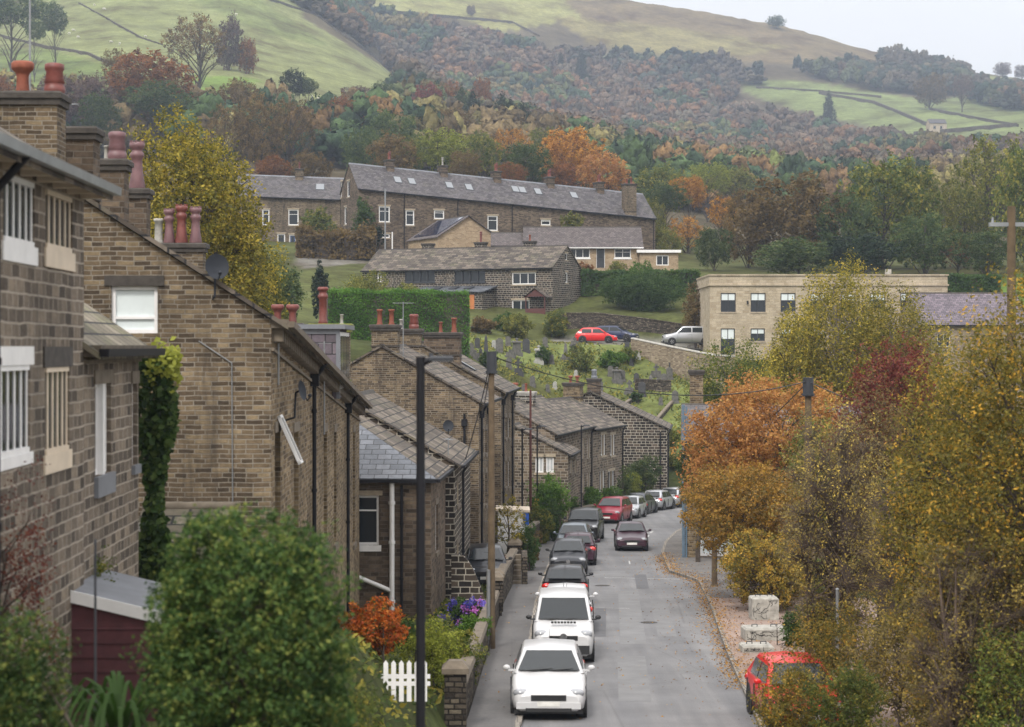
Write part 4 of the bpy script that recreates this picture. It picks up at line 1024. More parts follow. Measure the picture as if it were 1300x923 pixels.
# L: cream flat roofed building
zL = -1.2
hL = House('cream_stone_building', 'cream ashlar two storey building with flat parapet and tall dark windows behind the birch', PX(901, 178), 178, 0, 21.5, 12, zL, PZ(350, 178), 0, 'cream_ashlar', 'lead_grey', cat='building', ang=0, flat=True)
kw = dict(frame='dark_grey_frame', fw=.07, sill='pale_stone', lintel=None)
for x in (915, 953, 991, 1029, 1067, 1105, 1143, 1178):
    hL.winp('front', x, 372, x + 19, 396, 'cross', blind=.62, **kw)
    hL.winp('front', x, 417, x + 18, 450 if x == 915 else 433, 'n2', blind=.6, **kw)
hL.finish()
q = MB(); e = hL.ze; q.box(-.12, 21.62, -.12, 12.1, e - .92, e - .78); q.box(-.1, 21.6, -.1, 12.1, e, e + .14); q.box(-.04, -.001, 0, 12, e - .75, e); q.build('cornice', 'cream_ashlar', hL.root)
q = MB(); q.box(.3, 21.2, .3, 11.7, e - .3, e - .2); q.build('roof', 'lead_grey', hL.root)
q = MB(); q.box(16.5, 17.0, 3, 3.5, e, e + .7); q.build('flue', 'painted_block', hL.root)
for x in (3.35,):
    q = MB(); q.box(x, x + .14, -.2, -.001, 5.05, 5.35); q.build('wall_lamp', 'black_paint', hL.root)
hM = House('slate_roofed_building', 'low building with purple slate roof at the right end of the cream building', PX(1166, 170), 170, 0, 9.5, 9, -6, 1.9, 2.75, 'pale_walling', 'slate_purple', cat='building', ang=0, ov=.2)
hM.winp('front', 1190, 424, 1206, 440, 'n2'); hM.finish()
# garage with blue cladding and tan wall behind the orange tree
gx = 8.25; hQ = House('roadside_workshop', 'small roadside workshop with blue grey corner cladding, tan stone base and white boarded window', gx, 95, 0, 9, 14, -10.6, -4.6, 1.5, 'gritstone_warm', 'slate_grey', cat='workshop', ang=math.radians(-5), ov=.15)
hQ.winp('front', 888, 680, 932, 706, 'n2', fw=.12, pane='blind_pale', sill='lintel_stone', lintel=None); hQ.finish()
q = MB(); q.box(-.05, .09, -.12, .2, -.2, PZ(514, 95) + 10.6); q.box(.12, .2, -.1, .1, 0, PZ(516, 95) + 10.6); q.build('corner_post', 'blue_cladding', hQ.root)
q = MB(); q.box(.02, .1, .36, 14, 5.4, 7.2); q.build('side_cladding', 'blue_cladding', hQ.root)
hQ.chim(.7, 9, .7, .7, 2.3, [], 'gritstone_warm')
# ------------------------------------------------------------ cars
def paint(name, col, rough=.3, metal=0.):
    t = NT(name); t.b.inputs['Base Color'].default_value = (*col, 1); t.b.inputs['Roughness'].default_value = rough
    t.b.inputs['Metallic'].default_value = metal; t.b.inputs['Coat Weight'].default_value = .25; t.b.inputs['Coat Roughness'].default_value = .08; t.b.inputs['Specular IOR Level'].default_value = .35
    tc = t.n.new('ShaderNodeTexCoord'); n = t.noise(tc.outputs['Object'], 2.5, 5, .7)
    t.link(t.mix(t.ramp(n, [(.5, (0, 0, 0)), (.9, (.08,) * 3)]), col, (.2, .19, .17)), t.b.inputs['Base Color']); return t.done()
paint('paint_white', (.56, .56, .565)); paint('paint_black', (.012, .012, .014)); paint('paint_charcoal', (.03, .032, .038), .3, .3)
paint('paint_bluegrey', (.14, .165, .19), .3, .5); paint('paint_silver', (.42, .43, .45), .3, .6); paint('paint_red', (.24, .014, .03)); paint('paint_bright_red', (.6, .015, .015))
paint('paint_aubergine', (.045, .018, .03)); paint('paint_navy', (.02, .03, .075)); paint('paint_darkgrey', (.06, .065, .075), .3, .4); paint('paint_lime', (.5, .58, .16))
# L, W, H, wheelbase frac, hood end (windscreen foot), roof front, roof rear, rear-glass foot, belt, nose height
TYPES = {
 'hatch':  dict(L=3.95, W=1.68, H=1.45, xw=1.05, xf=.38, xb=-1.35, xr=-1.83, belt=.92, nose=.66),
 'small':  dict(L=3.45, W=1.63, H=1.47, xw=1.0, xf=.35, xb=-1.2, xr=-1.6, belt=.95, nose=.72),
 'mpv':    dict(L=4.2, W=1.78, H=1.64, xw=1.25, xf=.5, xb=-1.65, xr=-1.98, belt=1.05, nose=.78),
 'suv':    dict(L=4.6, W=1.85, H=1.76, xw=1.1, xf=.55, xb=-1.95, xr=-2.15, belt=1.15, nose=.92),
 'van':    dict(L=4.5, W=1.74, H=1.80, xw=1.35, xf=.72, xb=-2.1, xr=-2.2, belt=1.1, nose=.88),
 'estate': dict(L=4.4, W=1.75, H=1.47, xw=1.1, xf=.35, xb=-1.6, xr=-2.0, belt=.95, nose=.68),
 'saloon': dict(L=4.2, W=1.68, H=1.4, xw=1.05, xf=.35, xb=-1.0, xr=-1.6, belt=.92, nose=.66),
}
def car(label, X, Y, ang, typ, paintm, cat='car', name='parked_car', z=None, group='cars parked along the kerb', pitch=None, badge=None, vanbits=False, dark_roof=False):
    T = TYPES[typ]; L, W, Hh = T['L'], T['W'], T['H']; hw = W / 2; belt = T['belt']; nose = T['nose']
    zz = zr(Y) + .002 if z is None else z
    root = empty(name, (X, Y, zz), 0, label, cat, group)
    pit = -math.atan(.0344) * -math.sin(ang) if pitch is None else pitch   # nose up when pointing uphill towards us
    root.rotation_euler = (0, -math.atan(.0344) * (1 if math.sin(ang) < 0 else -1) if pitch is None else pitch, ang)
    m = MB(); S = []
    h = L / 2
    st = [(h, .30, nose - .12, .80), (h - .06, .22, nose - .02, .88), (h - .25, .19, nose + .03, .95), (h - .6, .18, nose + .08, .99),
          (T['xw'] + .02, .18, belt + .0, 1.0), (.3, .18, belt, 1.0), (-.7, .18, belt + .01, 1.0), (T['xr'] + .2, .2, belt + .02, .99),
          (-h + .22, .22, belt - .0, .96), (-h + .06, .28, belt - .08, .9), (-h, .36, belt - .22, .82)]
    for (x, zb, zt, f) in st:
        w = hw * f; zm = zb + (zt - zb) * .5
        half = [(.0, zb), (.82 * w, zb), (.96 * w, zb + .08), (w, zm), (.985 * w, zt - .12), (.93 * w, zt - .03), (.82 * w, zt), (0, zt + .035)]
        ring = [(x, y, z_) for y, z_ in half] + [(x, -y, z_) for y, z_ in half[-2:0:-1]]
        S.append(ring)
    vs = [p for r in S for p in r]; n = len(S[0]); fs = []
    for j in range(len(S) - 1):
        for i in range(n): fs.append((j * n + i, (j + 1) * n + i, (j + 1) * n + (i + 1) % n, j * n + (i + 1) % n))
    m.add(vs, fs, 0, True); m.add(S[0], [list(range(n))], 0); m.add(S[-1], [list(range(n))[::-1]], 0)
    # greenhouse
    wb, wt = hw * .93, hw * (.74 if typ not in ('van', 'suv') else .82)
    cb = [(T['xw'], belt, belt), (T['xf'], belt, Hh - .05), (T['xf'] - .25, belt, Hh - .01), ((T['xf'] + T['xb']) / 2, belt, Hh), (T['xb'] + .15, belt, Hh - .02), (T['xb'], belt, Hh - .06), (T['xr'], belt, belt + .02)]
    S = []
    for i, (x, zb, zt) in enumerate(cb):
        f = 0 if i in (0, len(cb) - 1) else 1
        wtop = wb + (wt - wb) * f
        S.append([(x, wb, zb - .05), (x, wtop, zt - .07 * f), (x, wtop * .93, zt - .015 * f), (x, 0, zt + (.02 if 1 < i < 5 else -.01)), (x, -wtop * .93, zt - .015 * f), (x, -wtop, zt - .07 * f), (x, -wb, zb - .05)])
    vs = [p for r in S for p in r]; n = 7; fs = []
    for j in range(len(S) - 1):
        for i in range(n - 1): fs.append((j * n + i, j * n + i + 1, (j + 1) * n + i + 1, (j + 1) * n + i))
    m.add(vs, fs, 0, True)
    # wheel arches and sills
    wx = (L / 2 - .78, -L / 2 + .72)
    for x in wx:
        for s_ in (-1, 1): m.cyl((x, s_ * (hw - .25), .33), (x, s_ * (hw + .004), .33), .385, None, 18, 1, sm=False)
    m.box(-h + .12, h - .12, -hw * .9, hw * .9, .15, .24, 1)
    body = m.build('body', [paintm, 'plastic_black'], root)
    # wheels
    for x in wx:
        for s_ in (-1, 1):
            q = MB(); q.lathe([(.19, -.1), (.29, -.1), (.315, -.07), (.315, .07), (.29, .1), (.19, .1)], (0, 0, 0), 18)
            o = q.build('wheel', 'rubber', root, (x, s_ * (hw - .09), .315)); o.rotation_euler = (math.pi / 2, 0, 0)
            q = MB(); q.lathe([(.0, .085), (.05, .1), (.06, .085), (.17, .09), (.2, .1), (.2, .06)], (0, 0, 0), 16)
            for k in range(5): a = k * 2 * math.pi / 5; q.box(.05, .18, -.02, .02, .08, .1, M=Matrix.Rotation(a, 4, 'Z'))
            r_ = q.build('rim', 'alloy', o); r_.rotation_euler = (0 if s_ < 0 else math.pi, 0, 0)
    # glass
    def quad(name, pts, off=.012, mat='car_glass', ins=.07):
        P = [Vector(p) for p in pts]; c = sum(P, Vector()) / len(P); nrm = (P[1] - P[0]).cross(P[2] - P[1]).normalized()
        if nrm.dot(c - Vector((0, 0, .8))) < 0: nrm = -nrm
        P = [p + (c - p).normalized() * ins + nrm * off for p in P]; g = MB(); g.poly(P); g.poly([p - nrm * .02 for p in P][::-1]); k = len(P)
        for i in range(k): j = (i + 1) % k; g.poly([P[i], P[j], P[j] - nrm * .02, P[i] - nrm * .02])
        return g.build(name, mat, root)
    if typ == 'van' : rt = wt * .93
    else: rt = wt * .9
    ws = quad('windscreen', [(T['xw'] + .0, -wb * .95, belt + .03), (T['xw'], wb * .95, belt + .03), (T['xf'], rt, Hh - .08), (T['xf'], -rt, Hh - .08)], .03, ins=.06)
    q = MB(); q.cyl((T['xw'] + .04, -wb * .6, belt + .07), (T['xw'] - .06, wb * .1, belt + .1), .012, None, 4); q.cyl((T['xw'] + .04, wb * .02, belt + .07), (T['xw'] - .06, wb * .7, belt + .1), .012, None, 4); q.build('wiper', 'plastic_black', ws)
    if not (typ == 'van' ): quad('rear_window', [(T['xr'], wb * .9, belt + .1), (T['xr'], -wb * .9, belt + .1), (T['xb'], -rt, Hh - .1), (T['xb'], rt, Hh - .1)], .03, ins=.08)
    def side(x0, x1, nm):   # glass on side between x0,x1 clipped by pillars
        z0, z1 = belt + .03, Hh - .13
        def xtop(x): return x
        fa = lambda z: (z - belt) / (Hh - .07 - belt)
        yy = lambda z: wb + (wt - wb) * fa(z)
        xt1 = min(x1, T['xw'] + (T['xf'] - T['xw']) * fa(z1) - .1); xt0 = max(x0, T['xr'] + (T['xb'] - T['xr']) * fa(z1) + .1)
        xb1 = min(x1, T['xw'] - .18); xb0 = max(x0, T['xr'] + .22)
        for s_ in (-1, 1):
            quad(nm, [(xb0, s_ * yy(z0), z0), (xb1, s_ * yy(z0), z0), (xt1, s_ * yy(z1), z1), (xt0, s_ * yy(z1), z1)], .012, ins=.02)
    mid = -.35
    side(mid + .04, 9, 'side_window')
    if typ != 'van':
        side(max(T['xr'], mid - 1.0), mid - .04, 'side_window')
        if L > 4.1: side(T['xr'], mid - 1.08, 'side_window')
    # door gaps, handles
    for s_ in (-1, 1):
        for x in (T['xw'] - .12, mid, mid - 1.0): q = MB(); q.box(x - .006, x + .006, s_ * hw - .03, s_ * hw + .004, .32, belt - .1); q.build('door_gap', 'plastic_black', root)
        q = MB(); q.box(mid + .12, mid + .3, s_ * hw * .99 - .02, s_ * hw * .99 + .03, belt - .18, belt - .14); q.build('door_handle', 'plastic_black' if typ == 'van' else paintm, root)
        q = MB(); q.ell((T['xw'] - .22, s_ * (hw + .12), belt + .1), (.05, .09, .065), 10, 6); q.box(T['xw'] - .26, T['xw'] - .18, min(s_ * hw * .9, s_ * (hw + .08)), max(s_ * hw * .9, s_ * (hw + .08)), belt + .02, belt + .06)
        q.build('wing_mirror', 'plastic_black' if typ in ('van', 'small') else paintm, root)
        # lamps
        q = MB(); q.ell((h - .17, s_ * hw * .72, nose - .06), (.15, .2, .1 if typ != 'van' else .12), 10, 6); q.build('headlight', 'head_lens', root)
        q = MB()
        if typ in ('van', 'suv', 'mpv'): q.ell((-h + .12, s_ * hw * .84, belt - .12), (.12, .1, .24), 8, 6)
        else: q.ell((-h + .16, s_ * hw * .78, belt - .14), (.15, .2, .12), 8, 6)
        q.build('tail_light', 'red_lens', root)
    q = MB(); gz = nose - .12
    q.box(h - .05, h + .012, -hw * .46, hw * .46, gz - .1, gz + .03)
    for i in range(3): q.box(h + .012, h + .02, -hw * .44, hw * .44, gz - .09 + i * .04, gz - .075 + i * .04)
    q.build('grille', 'plastic_black', root)
    q = MB(); q.box(h - .08, h + .045, -hw * .84, hw * .84, .28, .42 if typ != 'van' else .52); q.build('front_bumper', 'plastic_black' if typ in ('van', 'suv') else paintm, root)
    q = MB(); q.box(h - .06, h + .05, -hw * .6, hw * .6, .215, .30); q.build('air_intake', 'plastic_black', root)
    q = MB(); q.box(-h - .045, -h + .12, -hw * .84, hw * .84, .3, .5); q.build('rear_bumper', 'plastic_black' if typ in ('van', 'suv') else paintm, root)
    q = MB(); q.box(h + .046, h + .056, -.26, .26, .34, .45); q.build('number_plate', 'plate_white', root)
    q = MB(); q.box(-h - .056, -h - .046, -.26, .26, .36, .47); q.build('number_plate', 'plate_yellow', root)
    q = MB(); q.cyl((T['xb'] + .1, 0, Hh - .02), (T['xb'] - .15, 0, Hh + .18), .009, .005, 5); q.build('roof_aerial', 'plastic_black', root)
    if badge:
        q = MB(); q.cyl((h + .02, 0, gz + .0), (h + .035, 0, gz + .0), badge, None, 16); q.build('badge', 'chrome', root)
    if vanbits:
        q = MB()
        for i in range(-2, 3): q.box(h + .036, h + .04, i * .035 - .006, i * .035 + .006, gz - .06, gz + .06)
        q.build('badge_bars', 'dark_grey_frame', root)
        q = MB()
        for i in range(8): a = T['xw'] + .28 + 0; q.box(a, a + .1, -.35 + i * .09, -.28 + i * .09, belt - .02 + .0, belt + .032)
        q.build('bonnet_vent', 'plastic_black', root)
    return root
def hd(Y, facing=True):
    """heading along the kerb at Y: towards us if facing"""
    d = (float(kL(Y + 2)) - float(kL(Y - 2))) / 4; a = math.atan2(1, d); return a + math.pi if facing else a
def px2(px, Y): return PX(px, Y)
cars = [
 ('white car nearest to us at the bottom edge in front of the white van', px2(694, 46), 47.1, 1, 'estate', 'paint_white', {}),
 ('white panel van with black grille and round badge facing up the street', px2(714, 55.5), 57.4, 1, 'van', 'paint_white', dict(cat='van', name='parked_van', badge=.1, vanbits=True)),
 ('white hatchback hidden behind the white van with one red tail light showing', px2(718, 63), 64.6, 0, 'hatch', 'paint_white', {}),
 ('black hatchback seen from behind with two red tail lights', px2(716, 72), 73.0, 0, 'hatch', 'paint_black', {}),
 ('dark grey small hatchback with big swept headlights and silver badge facing us', px2(721, 86), 87.3, 1, 'small', 'paint_charcoal', dict(badge=.09)),
 ('dark purple hatchback tucked behind the dark grey small car', px2(734, 91), 92.9, 0, 'hatch', 'paint_aubergine', {}),
 ('blue grey hatchback facing us in front of the black off-roader', px2(729, 98), 100.2, 1, 'hatch', 'paint_bluegrey', {}),
 ('tall black off-road car facing us by the green hedge', px2(743, 107), 109.4, 1, 'suv', 'paint_black', {}),
 ('dark red people carrier facing us where the road begins to bend', px2(779, 126), 127.9, 1, 'mpv', 'paint_red', {}),
 ('small silver car half hidden behind the dark red people carrier', px2(800, 133), 133.6, 1, 'small', 'paint_silver', {}),
 ('dark grey estate car parked facing away on the bend with red tail light', px2(814, 137), 139.2, 0, 'estate', 'paint_darkgrey', {}),
 ('silver hatchback parked facing away on the bend behind the dark grey estate', px2(837, 143), 145, 0, 'hatch', 'paint_silver', {}),
 ('last pale silver car at the end of the parked line', px2(862, 148), 149.6, 0, 'estate', 'paint_silver', {}),
]
for lab, X, Y, fc, typ, pm, kw in cars:
    X = X + .08
    car(lab, X, Y, hd(Y, fc), typ, pm, **kw)
car('dark aubergine saloon driving up the middle of the road towards us', px2(804, 100.6), 102.6, math.radians(-92), 'saloon', 'paint_aubergine', name='moving_car', group=None)
car('bright red car at the bottom edge under the shrubs, roof only', px2(1003, 45.5), 44.9, math.radians(-88), 'hatch', 'paint_bright_red', group=None)
zc_ = PZ(434.5, 185) - .2
car('bright red hatchback seen from the side beside the graveyard wall', px2(757, 186), 186, math.radians(-6), 'hatch', 'paint_bright_red', z=PZ(435.5, 185), pitch=0, group='cars on the upper lane')
car('dark navy car behind the bright red one on the upper lane', px2(781, 189), 189.5, math.radians(-20), 'estate', 'paint_navy', z=PZ(433, 189), pitch=0, group='cars on the upper lane')
car('silver off-road car seen from the side beside the cream building', px2(872, 185), 185, math.radians(183), 'suv', 'paint_silver', z=PZ(438, 184), pitch=0, group='cars on the upper lane')
car('lime yellow and white van parked on the lane beyond the clipped hedge', px2(405, 232), 232, math.radians(-14), 'van', 'paint_lime', cat='van', name='parked_van', z=PZ(337, 232), pitch=0, group=None)
car('dark car parked in the side yard half hidden by the curved stone wall', -1.02, 77.5, math.radians(-88), 'small', 'paint_charcoal', z=zr(77) + .35, pitch=0, group=None)
# ------------------------------------------------------------ poles and lamps
def lamp(label, px, Y, top, arm, base=None, group='street lamps', r=.055, X=None):
    X = PX(px, Y) if X is None else X; b = H(X, Y) if base is None else base; h = PZ(top, Y) - b
    root = empty('street_lamp', (X, Y, b), 0, label, 'street lamp', group)
    m = MB(); m.cyl((0, 0, -.1), (0, 0, 1.3), r * 1.6, r * 1.5, 10); m.cyl((0, 0, 1.3), (0, 0, 1.4), r * 1.5, r, 10); m.cyl((0, 0, 1.4), (0, 0, h - .08), r, r * .82, 10); m.build('column', 'black_paint', root)
    m = MB(); m.cyl((0, 0, h - .08), (arm * .4, 0, h - .02), r * .7, r * .5, 8); m.cyl((0, 0, h - .1), (0, 0, h), r * .95, None, 8); m.build('arm', 'black_paint', root)
    m = MB(); a0, a1 = arm * .25, arm * .95
    m.cbox(min(a0, a1), max(a0, a1), -.09, .09, h - .05, h + .01, .02); m.cyl((arm * .3, 0, h + .0), (arm * .3, 0, h + .05), .03, .025, 8); hd_ = m.build('lamp_head', 'dark_grey_frame', root)
    m = MB(); m.box(min(a0, a1) + .04, max(a0, a1) - .04, -.07, .07, h - .06, h - .051); m.build('lens', 'head_lens', hd_)
    return root
lamp('tall black street lamp close to us with a flat lamp head', 534, 24, 453, .42, r=.062, base=-8.0)
lamp('slender black street lamp in front of the small gabled cottage', 663, 100, 544, .55, r=.05)
lamp('slender black street lamp carrying a yellow notice by the red brown pole', 682, 110, 540.5, .55, r=.05)
lamp('slender black street lamp against the row of dark cottages', 738, 118, 540, .55, r=.05)
m = MB(); m.box(-.14, .14, -.075, -.06, 1.55, 1.95); o = m.build('notice', 'yellow_sign', bpy.data.objects['street_lamp.002'])
def pole(label, X, Y, base, top, r, mat, cap=True, group=None, cross=False, foot=None):
    root = empty('telegraph_pole', (X, Y, base), 0, label, 'telegraph pole', group); h = top - base
    m = MB(); m.cyl((0, 0, -.2), (0, 0, h), r, r * .7, 12); p = m.build('pole', mat, root)
    if cap:
        m = MB(); m.cyl((0, 0, h - .55), (0, 0, h + .02), r * 1.25, None, 10); m.cyl((0, 0, h - .62), (0, 0, h - .55), r * 1.5, None, 10)
        for i in range(6): a = i * math.pi / 3; m.cyl((0, 0, h - .6), (r * 1.9 * math.cos(a), r * 1.9 * math.sin(a), h - .66), .012, None, 4)
        m.build('junction_cap', 'dark_grey_frame', root)
    if cross:
        m = MB(); m.box(-.5, .5, -.05, .05, h - .45, h - .36)
        for x in (-.42, .42): m.cyl((x, 0, h - .36), (x, 0, h - .24), .03, .02, 6)
        m.build('crossarm', 'grey_metal', root)
    m = MB()
    for i in range(int((h - 3) / .45)): z = 3 + i * .45; s_ = 1 if i % 2 else -1; m.cyl((s_ * r * .8, 0, z), (s_ * (r + .12), 0, z), .01, None, 4)
    m.build('step_irons', 'dark_grey_frame', root)
    return root
Zp = H(PX(623, 58), 58)
pA = pole('tall weathered telegraph pole with grey cap standing on the left pavement', PX(624, 58), 58, Zp, PZ(447, 58), .12, 'wood_pole')
m = MB(); m.cyl((-.09, -.17, 0), (-.09, -.17, 2.5), .055, None, 8); m.build('conduit', 'grey_metal', pA)
pB = pole('thin red brown pole in front of the cottage roof', PX(673.5, 105), 105, H(PX(673, 105), 105), PZ(495, 105), .08, 'wood_red', cap=False)
pC = pole('dark telegraph pole standing up out of the orange and brown trees', PX(1026, 70), 70, H(PX(1026, 70), 70), PZ(480, 70), .16, 'wood_pole')
pD = pole('blurred greenish pole at the right edge above the yellow leaved tree', PX(1284, 44), 44, H(PX(1284, 44), 44), PZ(262, 44), .13, 'wood_pole', cap=False, cross=True)
def post(name, label, cat, X, Y, base, top, r, mat, sq=False, cap=None):
    root = empty(name, (X, Y, base), 0, label, cat); h = top - base; m = MB()
    if sq: m.cbox(-r, r, -r, r, -.1, h, r * .3)
    else: m.cyl((0, 0, -.1), (0, 0, h), r, r * .95, 10); m.cyl((0, 0, h), (0, 0, h + .03), r * 1.2, r * .6, 10)
    m.build('post', mat, root)
    m = MB(); m.cyl((0, 0, -.02), (0, 0, .08), r * 1.5, r * 1.3, 10); m.build('base_collar', mat, root)
    return root
post('wooden_post', 'plain brown wooden post on the right pavement before the white window', 'post', PX(907, 79), 79, zr(79) + .1, PZ(688, 79), .12, 'wood_pole')
post('wooden_post', 'thick dark red post among the shrubs above the red car', 'post', PX(1027, 57), 57, zr(57), PZ(745, 57), .13, 'wood_red')
post('metal_post', 'thin grey metal post in front of the twiggy bushes', 'post', PX(1063, 52), 52, zr(52), PZ(748, 52), .045, 'grey_metal')
post('metal_post', 'thin dark rod rising in front of the dark red shed', 'post', PX(121, 21), 21, H(PX(121, 21), 21), PZ(688, 21), .014, 'dark_grey_frame')
post('metal_post', 'tall grey mast behind the first clay chimney pots', 'mast', PX(38, 39), 39, PZ(240, 39), PZ(-5, 39), .02, 'grey_metal')
# flag-less white pole by the hill terrace
post('metal_post', 'thin grey pole in front of the long terrace left end', 'pole', PX(489, 226), 226, H(PX(489, 226), 226), PZ(240, 226), .09, 'grey_metal')
post('metal_post', 'short white pole beside the thin grey pole on the hill', 'pole', PX(498, 225), 225, H(PX(498, 225), 225), PZ(295, 225), .07, 'white_paint')
def cable(label, a, b, sag, r=.02, group='overhead cables'):
    root = MB(); a = Vector(a); b = Vector(b); n = 14; P = []
    for i in range(n + 1): t = i / n; p = a.lerp(b, t); p.z -= sag * 4 * t * (1 - t); P.append(p - a)
    root.tube(P, r, 4); o = root.build('cable', 'plastic_black'); o.location = a; tag(o, label, 'cable', group)
tp = Vector((PX(1026, 70), 70, PZ(484, 70))); ta = Vector((PX(624, 58), 58, PZ(452, 58)))
cable('cable from the telegraph pole to the tan gable end house', ta, (PX(612, 82), 82, PZ(525, 82)), .2)
cable('cable from the telegraph pole across to the pole among the trees', ta, tp, .8)
cable('cable from the tree hidden pole down towards the workshop', tp, (hQ.X + 1, 97, -5.5), .5)
cable('cable from the tree hidden pole to the right', tp, (16, 60, PZ(560, 60)), .4)
cable('cable from the telegraph pole to the dark slate roofed house', ta, (PX(590, 74), 74, PZ(585, 74)), .2)

# ------------------------------------------------------------ walls
def wallrun(name, label, pts, h, w, mat, cope=None, zf=None, cat='wall', group=None, zt=None, ch=.1):
    x0, y0 = pts[0]; z0 = (zf or H)(x0, y0); root = empty(name, (x0, y0, z0), 0, label, cat, group); m = MB(); c = MB()
    for i, (a, b) in enumerate(zip(pts, pts[1:])):
        A = Vector((*a, 0)); B = Vector((*b, 0)); n = max(1, int((B - A).length / 1.5)); d = (B - A).normalized(); nn = Vector((-d.y, d.x, 0)) * w / 2
        for k in range(n):
            p = A.lerp(B, k / n); q = A.lerp(B, (k + 1) / n); zp = (zf or H)(p.x, p.y); zq = (zf or H)(q.x, q.y)
            tp_, tq_ = (zp + h, zq + h) if zt is None else (zt[i] + (zt[i + 1] - zt[i]) * k / n, zt[i] + (zt[i + 1] - zt[i]) * (k + 1) / n)
            f = lambda v, z: (v.x - x0, v.y - y0, z - z0)
            m.hexa([f(p - nn, zp - .4), f(q - nn, zq - .4), f(q + nn, zq - .4), f(p + nn, zp - .4), f(p - nn, tp_), f(q - nn, tq_), f(q + nn, tq_), f(p + nn, tp_)])
            if cope:
                n2 = nn * 1.25; g = d * .01
                c.hexa([f(p - n2 + g, tp_ + .003), f(q - n2 - g, tq_ + .003), f(q + n2 - g, tq_ + .003), f(p + n2 + g, tp_ + .003), f(p - n2 * .8 + g, tp_ + ch), f(q - n2 * .8 - g, tq_ + ch), f(q + n2 * .8 - g, tq_ + ch), f(p + n2 * .8 + g, tp_ + ch)])
    m.build('walling', mat, root)
    if cope: c.build('coping', cope, root)
    return root
yw = [52, 60, 68, 74, 80, 86, 92, 98, 104, 110, 116, 122]
off = 1.42
wallrun('garden_wall', 'dark stone garden wall with rounded copings beside the left pavement opposite the white van', [(float(kL(y)) - off, y) for y in (44, 50, 56, 62, 67)], .95, .3, 'dry_stone', 'lintel_stone', group='garden walls on the left')
wallrun('garden_wall', 'dark stone garden wall beside the left pavement below the steps', [(float(kL(y)) - off, y) for y in (69.5, 75, 80, 85)], 1.15, .3, 'dry_stone', 'lintel_stone', group='garden walls on the left')
wallrun('garden_wall', 'dark stone garden wall beside the left pavement before the ivy', [(float(kL(y)) - off, y) for y in (87, 93, 99, 105)], 1.3, .3, 'dry_stone', 'lintel_stone', group='garden walls on the left')
wallrun('garden_wall', 'low stone wall in front of the dark cottages at the bend', [(float(kL(y)) - off, y) for y in (108, 116, 124, 132, 138)], 1.0, .3, 'dry_stone', 'lintel_stone', group='garden walls on the left')
k = 0
for y, lab in ((43.4, 'squat stone gate pier at the near end of the left garden wall'), (67.6, 'stone gate pier with domed cap opposite the white hatchback'), (69.0, 'stone gate pier with domed cap just past the garden opening'),
        (85.8, 'stone gate pier with domed cap opposite the dark grey small car'), (86.6, 'stone gate pier beside the stepped garden path'), (106, 'stone gate pier beside the tall black off-road car')):
    x = float(kL(y)) - off; b = H(x, y); root = empty('gate_pier', (x, y, b), 0, lab, 'gate pier', 'gate piers on the left')
    m = MB(); m.box(-.24, .24, -.24, .24, -.3, 1.35); m.build('shaft', 'dry_stone', root); m = MB(); m.cbox(-.3, .3, -.3, .3, 1.352, 1.62, .15); m.build('cap', 'lintel_stone', root)
# steps with cross walls in the gardens
for (y, xo, w_, h_, lab) in ((84, -3.6, 2.4, .9, 'low garden cross wall with flat coping by the white shed'), (78, -3.7, 2.2, 1.0, 'garden cross wall above the lower path'), (90, -3.8, 2.0, 1.0, 'garden cross wall beside the yellow shrub')):
    x = float(kL(y)) + xo; wallrun('garden_wall', lab, [(x - w_ / 2, y), (x + w_ / 2, y)], h_, .3, 'dry_stone', 'pale_stone', group='garden walls on the left')
x = PX(640, 80); b = H(x, 80); root = empty('garden_steps', (x, 80, b), 0, 'flight of worn stone steps in the garden behind the left wall', 'steps'); m = MB()
for i in range(6): m.box(-.7, .7, i * .4, i * .4 + .45, -.2, .1 + i * .17)
m.build('treads', 'lintel_stone', root); m = MB(); m.box(-.95, -.72, -.1, 2.6, -.2, 1.3); m.box(.72, .95, -.1, 2.6, -.2, 1.1); m.build('side_wall', 'dry_stone', root)
# curved dark wall by the yard
x0, y0 = PX(573, 66.5), 66.5; b = H(x0, y0); root = empty('curved_wall', (x0, y0, b), 0, 'blackened stone wall with top sweeping down in a curve in front of the yard car', 'wall'); m = MB(); n = 10
Zt = PZ(705, 66.5) - b
for i in range(n):
    f0, f1 = i / n, (i + 1) / n; g = lambda f: Zt if f < .25 else max(.1, Zt - (Zt - .1) * (1 - math.cos((f - .25) / .75 * math.pi / 2)) ** .9)
    xa, xb = f0 * 1.25, f1 * 1.25; m.hexa([(xa, 0, -1.2), (xb, 0, -1.2), (xb, .3, -1.2), (xa, .3, -1.2), (xa, 0, g(f0)), (xb, 0, g(f1)), (xb, .3, g(f1)), (xa, .3, g(f0))])
m.build('walling', 'gritstone_dark', root)
# white shed with blue notice
x, y = PX(632, 92), 92; b = H(x, y); root = empty('white_shed', (x, y, b), 0, 'small white painted shed with blue notice behind the yellow shrub', 'shed'); m = MB()
hS = PZ(646, 92) - b; m.box(0, 1.4, 0, 2, -.3, hS - .1); m.build('walls', 'white_paint', root); m = MB(); m.hexa([(-.1, -.1, hS - .1), (1.5, -.1, hS - .16), (1.5, 2.1, hS - .16), (-.1, 2.1, hS - .1), (-.1, -.1, hS), (1.5, -.1, hS - .06), (1.5, 2.1, hS - .06), (-.1, 2.1, hS)]); m.build('roof', 'cream_paint', root)
m = MB(); m.box(1.2, 1.45, -.05, -.02, hS - .75, hS - .2); m.build('notice', 'blue_sign', root)
